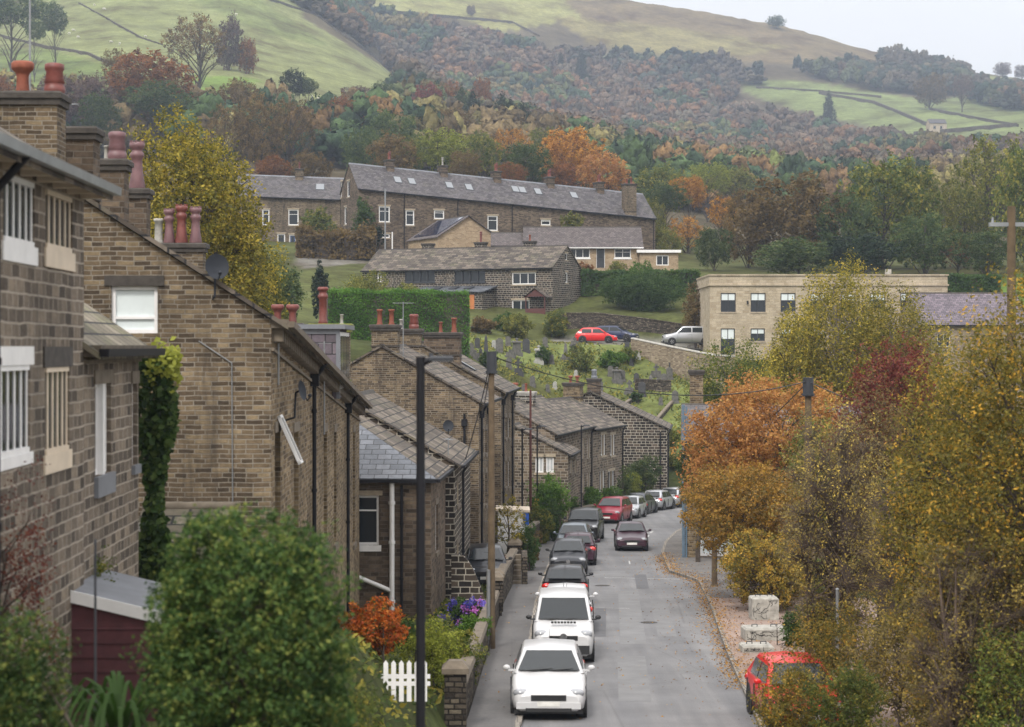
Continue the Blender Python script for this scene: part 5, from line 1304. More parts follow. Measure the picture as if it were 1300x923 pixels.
# ------- foreground left: shed, lean-to
x, y = PX(45, 26), 26; b = -6.2; root = empty('garden_shed', (x, y, b), 0, 'dark red timber shed with a sloping white bargeboard in front of the stone cottage', 'shed')
za, zb_ = PZ(737, 26) - b, PZ(776, 26) - b; W_ = PX(200, 26) - x
m = MB(); n = 14
for i in range(n):
    z0 = i * .19; z1 = z0 + .18
    m.hexa([(0, -.02, z0), (W_, -.02, z0), (W_, .03, z0), (0, .03, z0), (0, .0, min(z1, za - .2)), (W_, .0, min(z1, zb_ - .2)), (W_, .03, min(z1, zb_ - .2)), (0, .03, min(z1, za - .2))])
m.hexa([(0, .0, 0), (W_, 0, 0), (W_, 2.4, 0), (0, 2.4, 0), (0, .0, za - .12), (W_, 0, zb_ - .12), (W_, 2.4, zb_ - .12), (0, 2.4, za - .12)]); m.build('boarding', 'red_wood', root)
m = MB(); m.hexa([(-.05, -.06, za - .16), (W_ + .05, -.06, zb_ - .16), (W_ + .05, -.03, zb_ - .16), (-.05, -.03, za - .16), (-.05, -.06, za), (W_ + .05, -.06, zb_), (W_ + .05, -.03, zb_), (-.05, -.03, za)]); m.build('bargeboard', 'white_paint', root)
m = MB(); m.hexa([(-.05, -.03, za - .1), (W_ + .05, -.03, zb_ - .1), (W_ + .05, 2.5, zb_ - .1), (-.05, 2.5, za - .1), (-.05, -.03, za - .03), (W_ + .05, -.03, zb_ - .03), (W_ + .05, 2.5, zb_ - .03), (-.05, 2.5, za - .03)]); m.build('roof', 'lead_grey', root)
x, y = PX(166, 33), 33; b = -6.5; root = empty('stone_outhouse', (x, y, b), 0, 'low outhouse with mossy stone slab roof between the ivy and the big green bush', 'outhouse')
z1, z0 = PZ(652, 34.6) - b, PZ(728, 32.6) - b; m = MB()
m.hexa([(-.1, -.4, z0), (1.6, -.4, z0), (1.6, 1.6, z1), (-.1, 1.6, z1), (-.1, -.4, z0 + .1), (1.6, -.4, z0 + .1), (1.6, 1.6, z1 + .1), (-.1, 1.6, z1 + .1)]); m.build('roof', 'stone_slates_mossy', root)
m = MB(); m.box(0, 1.5, -.1, 1.6, -.5, z0 + .05); m.box(0, 1.5, 1.2, 1.6, z0, z1 - .15); m.build('wall', 'gritstone_brown', root); m = MB(); m.cyl((-.1, 1.65, z1 + .1), (1.6, 1.65, z1 + .1), .1, None, 8); m.build('ridge_tiles', 'lintel_stone', root)
m = MB(); m.box(.0, 1.4, -.2, -.1, z0 - .35, z0 - .02); m.build('fascia', 'black_paint', root)
m = MB(); m.hexa([(-.35, .2, z0 - .2), (-.1, .2, z0 - .2), (-.1, .3, z0 - .2), (-.35, .3, z0 - .2), (-.1, .8, z1 - .1), (.02, .8, z1 - .1), (.02, .9, z1 - .1), (-.1, .9, z1 - .1)]); m.build('lead_flashing', 'painted_block', root)
# ------- concrete blocks on the forecourt
def block(label, px0, px1, top, Y, d, base=None):
    xa, xb = PX(px0, Y), PX(px1, Y); b = zr(Y) + .1; root = empty('concrete_block', ((xa + xb) / 2, Y, b), .04, label, 'concrete block', 'concrete blocks on the forecourt'); w = (xb - xa) / 2; h = PZ(top, Y) - b
    m = MB(); m.cbox(-w, w, 0, d, 0, h, .05); m.build('block', 'painted_block', root)
    m = MB()
    for s in (-.45, .45): m.tube([(s * w - .08, d / 2, h - .02), (s * w - .08, d / 2, h + .07), (s * w + .08, d / 2, h + .07), (s * w + .08, d / 2, h - .02)], .014, 5)
    m.build('lifting_loops', 'dark_grey_frame', root)
    rg = random.Random(int(px0)); m = MB()    # dark scrawls worn into the face
    for i in range(7):
        p = Vector((rg.uniform(-w * .8, w * .7), -.002, rg.uniform(.1, h * .8))); a = rg.uniform(0, 6.28)
        for k in range(16):
            a += rg.uniform(-.75, .75); q = p + Vector((math.cos(a) * .045, 0, math.sin(a) * .045)); q.z = min(max(q.z, .05), h - .1); q.x = min(max(q.x, -w * .9), w * .9); m.tube([p, q], rg.uniform(.004, .011), 4); p = q
    m.build('scrawl', 'black_paint', root)
block('white painted concrete block with dark scrawls under the yellow shrub', 955, 989, 759, 66, .8)
block('long white concrete block with lifting loops at the forecourt edge', 946, 1000, 798, 60, .9)
block('grimy mossy concrete block in front of the long white one', 943, 983, 820, 57, .8)

# ------- upper lane walls
wallrun('retaining_wall', 'dark dry stone retaining wall behind the red and navy cars', [(PX(x, Y), Y) for x, Y in ((700, 194), (760, 194), (820, 193.5), (880, 193), (893, 190))], 0, .5, 'dry_stone', 'dry_stone', zf=lambda x, y: H(x, min(y, 190)), zt=[PZ(398, 194), PZ(398, 194), PZ(405, 193), PZ(414, 193), PZ(423, 190)], cat='wall')
wallrun('stone_wall', 'pale stone wall with light coping running down below the silver off-road car', [(PX(x, Y), Y) for x, Y in ((803, 181), (850, 177), (905, 172), (932, 170))], 0, .4, 'pale_walling', 'painted_block', zt=[PZ(430, 181), PZ(440, 177), PZ(451, 172), PZ(453, 170)])
wallrun('stone_wall', 'low grey wall across the upper graveyard', [(PX(x, Y), Y) for x, Y in ((806, 172), (852, 172))], .9, .35, 'dry_stone', 'dry_stone')
wallrun('stone_wall', 'low kerb wall stepping down the right of the graveyard', [(PX(x, Y), Y) for x, Y in ((822, 163), (853, 169))], .3, .25, 'dry_stone', 'lintel_stone')
wallrun('stone_wall', 'low mossy kerb wall in the middle of the graveyard', [(PX(x, Y), Y) for x, Y in ((760, 163), (806, 170))], .3, .25, 'dry_stone', 'lintel_stone')
wallrun('stone_wall', 'low kerb wall along the bottom of the graveyard grass', [(PX(x, Y), Y) for x, Y in ((800, 161), (850, 161.5))], .3, .25, 'dry_stone', 'lintel_stone')
for x_, y_, lab in ((4.6, 66.2, 'round iron cover in the carriageway near the white van'), (3.7, 80.5, 'round iron cover in the middle of the carriageway')):
    r_ = empty('drain_cover', (x_, y_, zr(y_)), 0, lab, 'drain cover'); r_.rotation_euler = (-math.atan(.0344), 0, 0); m = MB(); m.cyl((0, 0, -.02), (0, 0, .008), .32, None, 20); m.build('frame', 'dark_grey_frame', r_); m = MB(); m.cyl((0, 0, 0), (0, 0, .012), .27, None, 20); m.build('lid', 'sooty_stone', r_)
# ------- graves
rg = random.Random(11)
def grave(kind, X, Y, h, rot, mat):
    b = H(X, Y); names = {'slab': 'headstone', 'round': 'headstone', 'cross': 'grave_cross', 'obelisk': 'obelisk', 'pedestal': 'pedestal_tomb', 'urn': 'pedestal_tomb'}
    adj = {'headstone': 'grey', 'headstone_dark': 'blackened', 'headstone_pale': 'pale'}[mat]
    root = empty(names[kind], (X, Y, b), rot, None, 'gravestone', 'gravestones on the graveyard slope'); m = MB(); w = h * (.5 if kind in ('slab', 'round') else .3)
    if kind == 'slab':
        m.box(-w / 2, w / 2, -.08, .08, -.2, h * .85); m.hexa([(-w / 2, -.08, h * .85), (w / 2, -.08, h * .85), (w / 2, .08, h * .85), (-w / 2, .08, h * .85), (-w * .12, -.08, h), (w * .12, -.08, h), (w * .12, .08, h), (-w * .12, .08, h)])
    elif kind == 'round':
        n = 8; pts = [(w / 2 * math.cos(math.pi * i / n), h - w / 2 + w / 2 * math.sin(math.pi * i / n)) for i in range(n + 1)]; P = [(w / 2, -.2)] + pts + [(-w / 2, -.2)]
        m.poly([(x, -.08, z) for x, z in P]); m.poly([(x, .08, z) for x, z in P][::-1])
        for i in range(len(P)): j = (i + 1) % len(P); m.poly([(P[i][0], -.08, P[i][1]), (P[i][0], .08, P[i][1]), (P[j][0], .08, P[j][1]), (P[j][0], -.08, P[j][1])])
    elif kind == 'cross':
        m.box(-.09, .09, -.08, .08, .3, h); m.box(-h * .22, h * .22, -.08, .08, h * .68, h * .68 + .17)
    elif kind == 'obelisk':
        m.hexa([(-.2, -.2, .5), (.2, -.2, .5), (.2, .2, .5), (-.2, .2, .5), (-.11, -.11, h - .2), (.11, -.11, h - .2), (.11, .11, h - .2), (-.11, .11, h - .2)]); m.hexa([(-.11, -.11, h - .2), (.11, -.11, h - .2), (.11, .11, h - .2), (-.11, .11, h - .2), (-.01, -.01, h), (.01, -.01, h), (.01, .01, h), (-.01, .01, h)])
    else:
        m.box(-.3, .3, -.3, .3, .35, h * .7); m.cbox(-.4, .4, -.4, .4, h * .7, h * .82, .06); m.lathe([(.1, h * .82), (.06, h * .86), (.2, h * .94), (.05, h)], (0, 0, 0), 10)
    m.build('stone', mat, root)
    m = MB()
    if kind in ('slab', 'round'): m.box(-w * .62, w * .62, -.16, .16, -.2, .16)
    else: m.box(-.45, .45, -.45, .45, -.3, .2); m.box(-.34, .34, -.34, .34, .201, .5)
    m.build('plinth', mat, root)
    side = 'left' if X * F / Y + CX < 700 else ('middle' if X * F / Y + CX < 780 else 'right')
    band = 'top' if Y > 176 else ('middle' if Y > 168 else 'lower')
    kn = {'slab': 'upright headstone with pointed top', 'round': 'upright headstone with rounded top', 'cross': 'stone cross on stepped base', 'obelisk': 'slim obelisk on stepped base', 'pedestal': 'pedestal tomb with urn', 'urn': 'pedestal tomb with urn'}[kind]
    root['label'] = f'{adj} {kn} in the {band} {side} of the graveyard'
    if band == side: root['label'] = f'{adj} {kn} in the middle of the graveyard'
pts = []
fixed = [(684, 461, 'pedestal', 'headstone_pale', 2.0), (617, 455, 'obelisk', 'headstone_dark', 2.6), (656, 450, 'pedestal', 'headstone', 1.9), (718, 457, 'obelisk', 'headstone', 2.0), (729, 453, 'slab', 'headstone_dark', 1.5),
 (634, 448, 'slab', 'headstone', 1.7), (668, 447, 'slab', 'headstone_dark', 1.6), (658, 475, 'cross', 'headstone_dark', 1.7), (646, 468, 'slab', 'headstone', 1.2), (783, 485, 'pedestal', 'headstone', 1.7), (790, 484, 'slab', 'headstone', 1.3), (799, 500, 'cross', 'headstone', 1.5),
 (815, 503, 'slab', 'headstone_dark', 1.6), (826, 494, 'obelisk', 'headstone', 1.6), (836, 495, 'slab', 'headstone', 1.3), (843, 490, 'round', 'headstone', 1.4), (850, 482, 'slab', 'headstone', 1.4), (833, 478, 'cross', 'headstone', 1.4), (857, 512, 'slab', 'headstone', 1.4), (700, 462, 'round', 'headstone', 1.1),
 (775, 478, 'round', 'headstone', 1.2), (808, 486, 'round', 'headstone_dark', 1.1), (598, 450, 'slab', 'headstone', 1.3), (606, 442, 'round', 'headstone_dark', 1.2), (645, 440, 'round', 'headstone', 1.2), (692, 441, 'slab', 'headstone', 1.2), (676, 490, 'slab', 'headstone', 1.1), (742, 470, 'slab', 'headstone', 1.2), (755, 480, 'round', 'headstone_pale', 1.0), (762, 497, 'slab', 'headstone', 1.2)]
def ground_at(px, py, a=158, b=192):
    """where the ground shows at photo point px,py"""
    for i in range(400):
        Y = a + (b - a) * i / 400
        if HY - F * H(PX(px, Y), Y) / Y <= py: return Y
    return None
n_ = 0
for px_, py_, kd, mt, h in fixed:
    Y = ground_at(px_, py_)
    if Y: grave(kd, PX(px_, Y), Y, h * .78, rg.uniform(-.3, .3), mt); n_ += 1; pts.append((PX(px_, Y), Y))
for i in range(36):
    px_ = rg.uniform(590, 862); py_ = rg.uniform(436, 540) if px_ > 800 else rg.uniform(438, 500); Y = ground_at(px_, py_)
    if not Y: continue
    X = PX(px_, Y)
    if any((X - a) ** 2 + (Y - b) ** 2 < .9 for a, b in pts): continue
    pts.append((X, Y)); grave(rg.choice(['slab', 'slab', 'round', 'round', 'cross']), X, Y, rg.uniform(.55, .95), rg.uniform(-.4, .4), rg.choice(['headstone', 'headstone', 'headstone', 'headstone_dark', 'headstone_dark', 'headstone_pale']))
# ------- sheep on the spur
def ground_far(px, py, a=480, b=1500):
    for i in range(600):
        Y = a + (b - a) * i / 600
        if HY - F * H(PX(px, Y), Y) / Y <= py: return Y
    return None
ns = 0
for px_, py_ in ((120, 8), (132, 13), (93, 40), (99, 49), (141, 55), (152, 57), (88, 44), (396, 125), (404, 128), (185, 48), (300, 20)):
    Y = ground_far(px_, py_)
    if not Y: continue
    X = PX(px_, Y); root = empty('sheep', (X, Y, H(X, Y)), rg.uniform(0, 6), 'white sheep grazing on the left hillside', 'sheep', 'sheep on the left hillside'); m = MB()
    m.ell((0, 0, .62), (.6, .28, .3), 10, 6); m.ell((.25, 0, .68), (.3, .26, .27), 8, 5); m.ell((-.3, 0, .64), (.32, .27, .28), 8, 5)
    m.cyl((.5, 0, .7), (.75, 0, .5), .14, .09, 7); m.ell((.82, 0, .42), (.16, .08, .09), 8, 5)
    for sx in (-.4, .35):
        for sy in (-.14, .14): m.cyl((sx, sy, .5), (sx + .04, sy, .24), .07, .05, 5); m.cyl((sx + .04, sy, .24), (sx, sy, -.15), .045, .04, 5)
    m.build('body', 'sheep_wool', root)
# ------- drystone field walls on the hills
def fieldwall(label, pts, w=1.0, h=1.8, group='field walls on the hills'):
    w *= .5; h *= .62
    P = []
    for (x0, y0), (x1, y1) in zip(pts, pts[1:]):
        for i in range(8):
            px_, py_ = x0 + (x1 - x0) * i / 8, y0 + (y1 - y0) * i / 8; Y = ground_far(px_, py_)
            if Y: P.append((PX(px_, Y), Y))
    P = [p for i, p in enumerate(P) if i == 0 or abs(p[1] - P[i - 1][1]) < 90]
    if len(P) > 2: wallrun('field_wall', label, P, h, w, 'dry_stone', None, cat='field wall', group=group)
fieldwall('dark field wall along the lower edge of the left hill pasture', [(0, 47), (60, 62), (110, 70), (160, 92)])
fieldwall('broken field wall sweeping down the left hill', [(340, 0), (400, 20), (470, 70), (520, 108)], 1.4)
fieldwall('field wall across the upper left slope', [(100, 5), (180, 50), (210, 60)], .8, 1.3)
fieldwall('field wall crossing the pale hill top fields', [(470, 14), (560, 22), (650, 30), (690, 50)], 1.6, 2.6)
fieldwall('field wall on the pale hill top left of the moor', [(380, 2), (440, 6), (520, 20)], 1.6, 2.4)
fieldwall('dark wall along the lower edge of the right green fields', [(1160, 172), (1230, 166), (1300, 160)], 1.8, 3)
fieldwall('dark field wall slanting across the right green fields', [(1040, 120), (1110, 132), (1190, 165)], 1.8, 3)
fieldwall('faint wall across the top of the right green fields', [(960, 112), (1040, 117), (1130, 125)], 1.4, 2)
fieldwall('dark wall at the top right field', [(1180, 140), (1240, 152), (1300, 163)], 1.6, 2.5)
# far farm building on the hill
Y = ground_far(738, 76) or 1100; X = PX(738, Y)
hz = House('hill_barn', 'tiny pale barn in a clearing among the far woods', X - 4, Y, 0, 8, 6, H(X, Y) - .5, H(X, Y) + 4.2, 1.8, 'cream_ashlar', 'stone_slates', ang=0, cat='barn'); hz.win('front', 2, 2, 1.4, 1.6); hz.finish()
for px_, py_, lab in ((945, 216, 'tiny grey roofed house among trees in the valley'), (968, 218, 'small pale house low in the far valley'), (1190, 170, 'tiny house at the edge of the right hand woods')):
    Y = ground_far(px_, py_, 300) or 600; X = PX(px_, Y); z = H(X, Y)
    h_ = House('valley_house', lab, X - 4, Y, 0, 9, 6, z - .5, z + 5.5, 2.2, 'cream_ashlar', 'slate_grey', ang=.1); h_.win('front', 2, 3, 1.4, 1.5); h_.win('front', 5.5, 3, 1.4, 1.5); h_.finish()
# ------------------------------------------------------------ near planting
def gz(X, Y): return H(X, Y)
def T_(label, px, Y, top, wpx, mat, base=None, **kw):
    X = PX(px, Y); b = gz(X, Y) if base is None else base
    return tree(label, X, Y, b, PZ(top, Y), wpx / 2 / F * Y, mat, **kw)
def B_(label, px, Y, top, wpx, mat, base=None, **kw):
    X = PX(px, Y); b = gz(X, Y) if base is None else base
    return bush(label, X, Y, b, PZ(top, Y), wpx / 2 / F * Y, mat, **kw)
# foreground
roundbush('big rounded green bush, out of focus, filling the lower left', PX(318, 18), 18, -4.9, PZ(640, 18), 1.04, 'leaf_bush', n=30000, leaf=.038, k=50, seed=3, crown_from=.22, low=-.97, fr=.29, shell=.8)
B_('dark green shrub in the bottom left corner', 28, 17, 752, 150, 'leaf_bush', base=-4.9, n=9000, leaf=.035, k=16, seed=4)
B_('bare reddish twiggy shrub at the left edge below the windows', 20, 22, 555, 125, 'leaf_redbrown', base=-5.6, n=2600, leaf=.03, k=14, seed=5)
B_('ragged green and rust shrub above the dark red shed', 115, 28, 690, 130, 'leaf_mixed_green', base=-5.6, n=7000, leaf=.045, k=12, seed=6)
B_('strappy leaved plant at the foot of the dark red shed', 150, 19, 800, 110, 'leaf_bright', base=-4.9, n=1600, leaf=.09, k=8, seed=7, asp=.12) if False else None
root = empty('strappy_plant', (PX(150, 19.5), 19.5, -4.9), 0, 'strappy green leaved plant at the foot of the dark red shed', 'plant'); m = MB(); rg = random.Random(5)
for i in range(70):
    a = rg.uniform(0, 6.28); l = rg.uniform(.6, 1.5); r0 = rg.uniform(.0, .25); P = []
    for k in range(6): t = k / 5; P.append(Vector(((r0 + l * .62 * t) * math.cos(a), (r0 + l * .62 * t) * math.sin(a), 1.1 + l * (1.3 * t - 1.25 * t * t) )))
    w = Vector((-math.sin(a), math.cos(a), 0)) * .02
    for p, q in zip(P, P[1:]): m.poly([p - w, p + w, q + w, q - w])
m.build('leaves', 'leaf_bright', root); m = MB(); m.cyl((0, 0, 0), (0, 0, 1.15), .3, .25, 8); m.build('stem', 'bark', root)
# ivy on the corner
root = empty('ivy', (PX(196, 32.4), 32.4, -7.5), 0, 'glossy green ivy column climbing the corner between cottage and gable', 'ivy'); rng = np.random.default_rng(8)
n = 5000; u = rng.random(n); h_ = 7.4 * u ** .9; P = np.stack([(rng.random(n) - .5) * (.5 + .25 * np.sin(h_ * 2.2)), rng.normal(size=n) * .12, h_], 1); V_, Q_, r_ = leaves(P, np.tile([0, -1, .2], (n, 1)), .06, rng, rng.random(n), asp=.8, jit=.5)
mesh_np('foliage', V_, Q_, 'leaf_green', [('rnd', 'FLOAT', 'FACE', r_)], False, root)
n = 700; P = np.stack([.15 + (rng.random(n) - .5) * .5, rng.normal(size=n) * .15, 7.35 + rng.normal(size=n) * .12 - .3 * rng.random(n)], 1); V_, Q_, r_ = leaves(P, np.tile([0, -1, .6], (n, 1)), .05, rng, .6 + .4 * rng.random(n), asp=.8, jit=.7)
mesh_np('young_growth', V_, Q_, 'leaf_lime', [('rnd', 'FLOAT', 'FACE', r_)], False, root)
m = MB(); m.cyl((0, .05, 0), (.1, .05, 7.2), .05, .02, 6); m.build('stem', 'bark', root)
# middle left gardens
B_('fiery orange red shrub beside the white pickets', 470, 40, 758, 112, 'leaf_fire', n=4200, leaf=.06, k=14, seed=9, shell=.3)
B_('yellow green straggling shrub at the lamp post foot', 545, 46, 785, 90, 'leaf_lime', n=2600, leaf=.055, k=9, seed=10)
B_('low clipped green bush beside the yellow shrub', 580, 49, 800, 80, 'leaf_mixed_green', n=5000, leaf=.045, k=9, seed=11)
B_('dark green shrub behind the fiery orange shrub', 505, 56, 790, 70, 'leaf_green', n=3000, leaf=.06, k=9, seed=31)
B_('mound of variegated foliage under the blue hydrangea', 600, 57, 780, 50, 'leaf_bright', n=2500, leaf=.05, k=7, seed=12)
hyd = B_('hydrangea with blue and purple flower heads by the curved wall', 592, 60, 758, 46, 'leaf_green', n=2000, leaf=.07, k=7, seed=13, name='hydrangea', cat='hydrangea')
rng = np.random.default_rng(2); bz = gz(PX(592, 60), 60); tz = PZ(756, 60) - bz
for i in range(14):
    P0 = np.array([rng.normal() * .28, -.25 + rng.normal() * .15, tz - .15 - abs(rng.normal()) * .28]); P = P0 + rng.normal(size=(60, 3)) * .06
    V_, Q_, r_ = leaves(P, np.tile([0, -1, .5], (60, 1)), .03, rng, np.clip(rng.random() + .15 * rng.normal(size=60), 0, 1), asp=.9); mesh_np('flower_head', V_, Q_, 'flower_blue', [('rnd', 'FLOAT', 'FACE', r_)], False, hyd)
x, y = PX(500, 38), 38; b = gz(x, y); root = empty('picket_fence', (x, y, b), 0, 'white picket fence in front of the fiery orange shrub', 'fence')
for i in range(6): m = MB(); xx = -.2 + i * .15; hh = PZ(842, 38) - b; m.hexa([(xx, 0, 0), (xx + .09, 0, 0), (xx + .09, .02, 0), (xx, .02, 0), (xx, 0, hh), (xx + .09, 0, hh), (xx + .09, .02, hh), (xx, .02, hh)]); m.poly([(xx, 0, hh), (xx + .09, 0, hh), (xx + .045, 0, hh + .06)]); m.build('picket', 'white_paint', root)
for z in (.3, PZ(842, 38) - b - .3): m = MB(); m.box(-.25, .7, .022, .05, z, z + .08); m.build('rail', 'white_paint', root)
T_('thin yellow leaved sapling in front of the white shed', 646, 86, 630, 50, 'leaf_yellow_olive', n=900, leaf=.07, k=9, seed=14, name='sapling', cat='sapling', crown_from=.25)
B_('rounded green shrub in the garden by the white shed', 668, 87, 663, 40, 'leaf_green', n=3500, leaf=.06, k=9, seed=15)
B_('glossy ivy mound spilling over the cottage garden wall', 698, 110, 602, 60, 'leaf_bright', n=6000, leaf=.09, k=12, seed=16)
B_('dark brown green shrub below the ivy mound', 684, 105, 640, 44, 'leaf_mixed_green', n=5000, leaf=.08, k=10, seed=17)
B_('tall narrow hedge plant beside the black off-road car', 700, 107, 632, 26, 'leaf_green', n=3500, leaf=.07, k=9, seed=18)
B_('mixed rust and green shrub at the garden corner', 676, 93, 670, 28, 'leaf_brown', n=2200, leaf=.06, k=7, seed=19)
B_('spreading green shrub in front of the dark cottages', 744, 131, 617, 50, 'leaf_bright', n=5000, leaf=.09, k=11, seed=20)
B_('round clipped yellow green bush at the bend', 797, 145, 600, 42, 'leaf_lime', n=4500, leaf=.07, k=10, seed=21)
B_('leafy green shrub right of the round yellow bush', 822, 152, 598, 48, 'leaf_bright', n=3000, leaf=.09, k=8, seed=22)
B_('olive shrub beneath the blackened gable', 848, 156, 580, 60, 'leaf_olive', n=4500, leaf=.1, k=9, seed=23)
B_('dark shrub at the foot of the blackened gable wall', 815, 147.5, 578, 56, 'leaf_dark', n=3500, leaf=.1, k=9, seed=24)
B_('small dark shrub between the cottages and the blackened gable', 792, 137, 590, 22, 'leaf_dark', n=1500, leaf=.08, k=7, seed=25)
B_('low green shrub beside the slender lamp post', 722, 119, 627, 28, 'leaf_green', n=2000, leaf=.08, k=7, seed=26)
# graveyard shrubs
for (px_, py_, top, w, mt, lab) in ((735, 472, 437, 42, 'leaf_mixed_green', 'scrubby brown green shrub behind the middle graves'), (775, 468, 445, 42, 'leaf_bright', 'spreading light green shrub in the upper graveyard'), (797, 460, 441, 38, 'leaf_mixed_green', 'dull green shrub below the upper lane'),
        (806, 511, 498, 20, 'leaf_green', 'small dark green clump beside a grave kerb'), (690, 462, 440, 24, 'leaf_green', 'green bush behind the pale urn tomb'), (620, 470, 446, 26, 'leaf_green', 'shrub at the left of the graveyard behind the telegraph pole'), (848, 565, 540, 40, 'leaf_olive', 'rough shrub at the bottom right corner of the graveyard')):
    Y = ground_at(px_, py_) or 165; B_(lab, px_, Y, top, w, mt, n=1800, leaf=.12, k=8, seed=int(px_))
# clipped hedges
hedge('bright green clipped hedge with flat top below the farmhouse', [(PX(413, 158), 158), (PX(502, 160), 160), (PX(592, 162), 162)], 1.8, PZ(371, 160), 'leaf_hedge', 50000, .075, seed=31, jag=.15)
hedge('dark green clipped hedge below the bungalow', [(PX(737, 207), 207), (PX(888, 207), 207)], 1.6, PZ(345.5, 207), 'leaf_green', 12000, .14, seed=32)
hedge('clipped hedge with flat green top at the far right', [(PX(1195, 200), 200), (PX(1268, 200), 200)], 1.6, PZ(351, 200), 'leaf_green', 6000, .15, seed=33)
hedge('rough brown hedge in front of the long terrace', [(PX(377, 229), 229), (PX(478, 229), 229)], 2.2, PZ(298, 229), 'leaf_brown', 7000, .2, seed=34, jag=.5)
B_('huge dense dark green laurel bulging over the retaining wall', 812, 200, 346, 128, 'leaf_green', n=15000, leaf=.14, k=24, seed=35, name='bush', cat='bush', ry=3)
B_('russet brown shrub at the left corner of the cream building', 884, 188, 358, 46, 'leaf_brown', n=4000, leaf=.13, k=12, seed=36)
B_('dark upright ivy clump on the front of the long terrace', 462, 234, 248, 32, 'leaf_green', n=3500, leaf=.16, k=10, seed=37)
B_('leafy green shrub in front of the long terrace wall', 545, 226, 285, 60, 'leaf_olive', n=1500, leaf=.2, k=9, seed=38) if False else None
B_('dark shrub below the end of the long terrace', 467, 230, 284, 40, 'leaf_blackgreen', n=2500, leaf=.2, k=8, seed=39)
B_('bushy shrub in front of the shorter terrace', 402, 232, 262, 50, 'leaf_mixed_green', n=4500, leaf=.2, k=11, seed=40)
B_('dark green conifer shrub at the left end of the clipped hedge', 407, 170, 330, 24, 'leaf_blackgreen', n=2500, leaf=.14, k=8, seed=41)
B_('broad pale green shrubbery before the dark farmhouse', 466, 178, 343, 80, 'leaf_olive', n=4500, leaf=.14, k=12, seed=42)
B_('grey green shrub at the left foot of the farmhouse', 520, 184, 358, 60, 'leaf_olive', n=3000, leaf=.14, k=10, seed=43)
B_('dark fir-like shrub below the yellow tree', 362, 150, 335, 50, 'leaf_dark', n=4500, leaf=.14, k=10, seed=44)
B_('pale green climbing shrub on the long terrace front', 725, 240, 268, 34, 'leaf_olive', n=1500, leaf=.2, k=8, seed=45, base=H(PX(725, 240), 240) + 2)
B_('garden shrub in front of the bungalow door', 785, 211, 330, 30, 'leaf_olive', n=1200, leaf=.14, k=7, seed=46)
B_('flowering garden shrub before the bungalow left window', 742, 211, 332, 26, 'leaf_rust', n=900, leaf=.14, k=7, seed=47)
B_('small garden shrub between the bungalow and the annex', 812, 210, 331, 34, 'leaf_bright', n=1500, leaf=.14, k=7, seed=48)
# big trees left and right
T_('large yellow and olive autumn tree rising behind the chimney pots', 240, 92, 132, 235, 'leaf_yellow_olive', n=34000, leaf=.13, k=34, seed=50, crown_from=.16, low=-.9, sub=4, fr=.34)
T_('smaller olive tree at the right of the yellow autumn tree', 320, 104, 300, 110, 'leaf_olive', n=7000, leaf=.13, k=16, seed=51)
T_('tall birch with hanging yellow green foliage in front of the cream building', 1062, 118, 317, 190, 'leaf_yellow_olive', n=28000, leaf=.12, k=30, seed=52, droop=.35, crown_from=.12, bark='bark_pale', sub=4, fr=.34)
T_('second birch crown hanging right of the tall birch', 1140, 116, 352, 150, 'leaf_yellow_olive', n=17000, leaf=.12, k=26, seed=53, droop=.35, crown_from=.1, bark='bark_pale', sub=4, fr=.36)
T_('lower left birch crown of olive green', 1008, 116, 385, 110, 'leaf_yellow_olive', n=13000, leaf=.12, k=20, seed=54, droop=.25, crown_from=.1, sub=3)
T_('dark green shrubby tree left of the birches', 925, 124, 430, 135, 'leaf_mixed_green', n=18000, leaf=.12, k=20, seed=55, crown_from=.08, low=-.95)
T_('deep green small tree overhanging the workshop', 886, 92, 556, 56, 'leaf_dark', n=7000, leaf=.09, k=14, seed=56, crown_from=.42, low=-.9)
T_('bright orange cherry tree over the bend of the road', 985, 78, 474, 262, 'leaf_orange', n=22000, leaf=.10, k=44, seed=57, crown_from=.27, low=-.8, sub=4, fr=.24)
T_('amber and green underlayer tree below the orange cherry', 945, 72, 585, 200, 'leaf_amber_mix', n=12000, leaf=.085, k=24, seed=58, crown_from=.30, low=-.9, sub=3)
T_('dark purple red leaved tree behind the yellow tree', 1135, 66, 425, 160, 'leaf_redbrown', n=10000, leaf=.085, k=20, seed=59, crown_from=.3, sub=3)
T_('olive leaved tree between the birch and the purple tree', 1060, 74, 520, 150, 'leaf_olive', n=8000, leaf=.09, k=18, seed=60, crown_from=.2, sub=4)
T_('tall twiggy half bare bush with scattered yellow leaves', 1060, 54, 500, 200, 'leaf_twiggy', n=7000, leaf=.06, k=30, seed=61, crown_from=.05, low=-.97, bark='twigs', stems=8, sub=12, tr=.07, cat='bush', name='bush', shell=.3)
T_('second twiggy bush, nearly bare, with grey brown stems', 1180, 50, 540, 190, 'leaf_twiggy', n=6000, leaf=.055, k=30, seed=62, crown_from=.04, low=-.97, bark='twigs', stems=9, sub=13, tr=.07, cat='bush', name='bush', shell=.3)
T_('yellow spotted leafy bush behind the concrete blocks', 972, 69, 668, 120, 'leaf_copper_olive', n=7500, leaf=.07, k=18, seed=63, crown_from=.05, low=-.95, sub=4, bark='twigs', stems=4, cat='bush', name='bush')
B_('dark glossy evergreen shrub beside the thick red post', 1010, 58.5, 770, 40, 'leaf_green', n=3500, leaf=.05, k=9, seed=64)
T_('large blurred olive and gold tree along the right edge', 1292, 36, 336, 320, 'leaf_gold_olive', n=30000, leaf=.06, k=38, seed=65, crown_from=.08, low=-.95, sub=5, fr=.33)
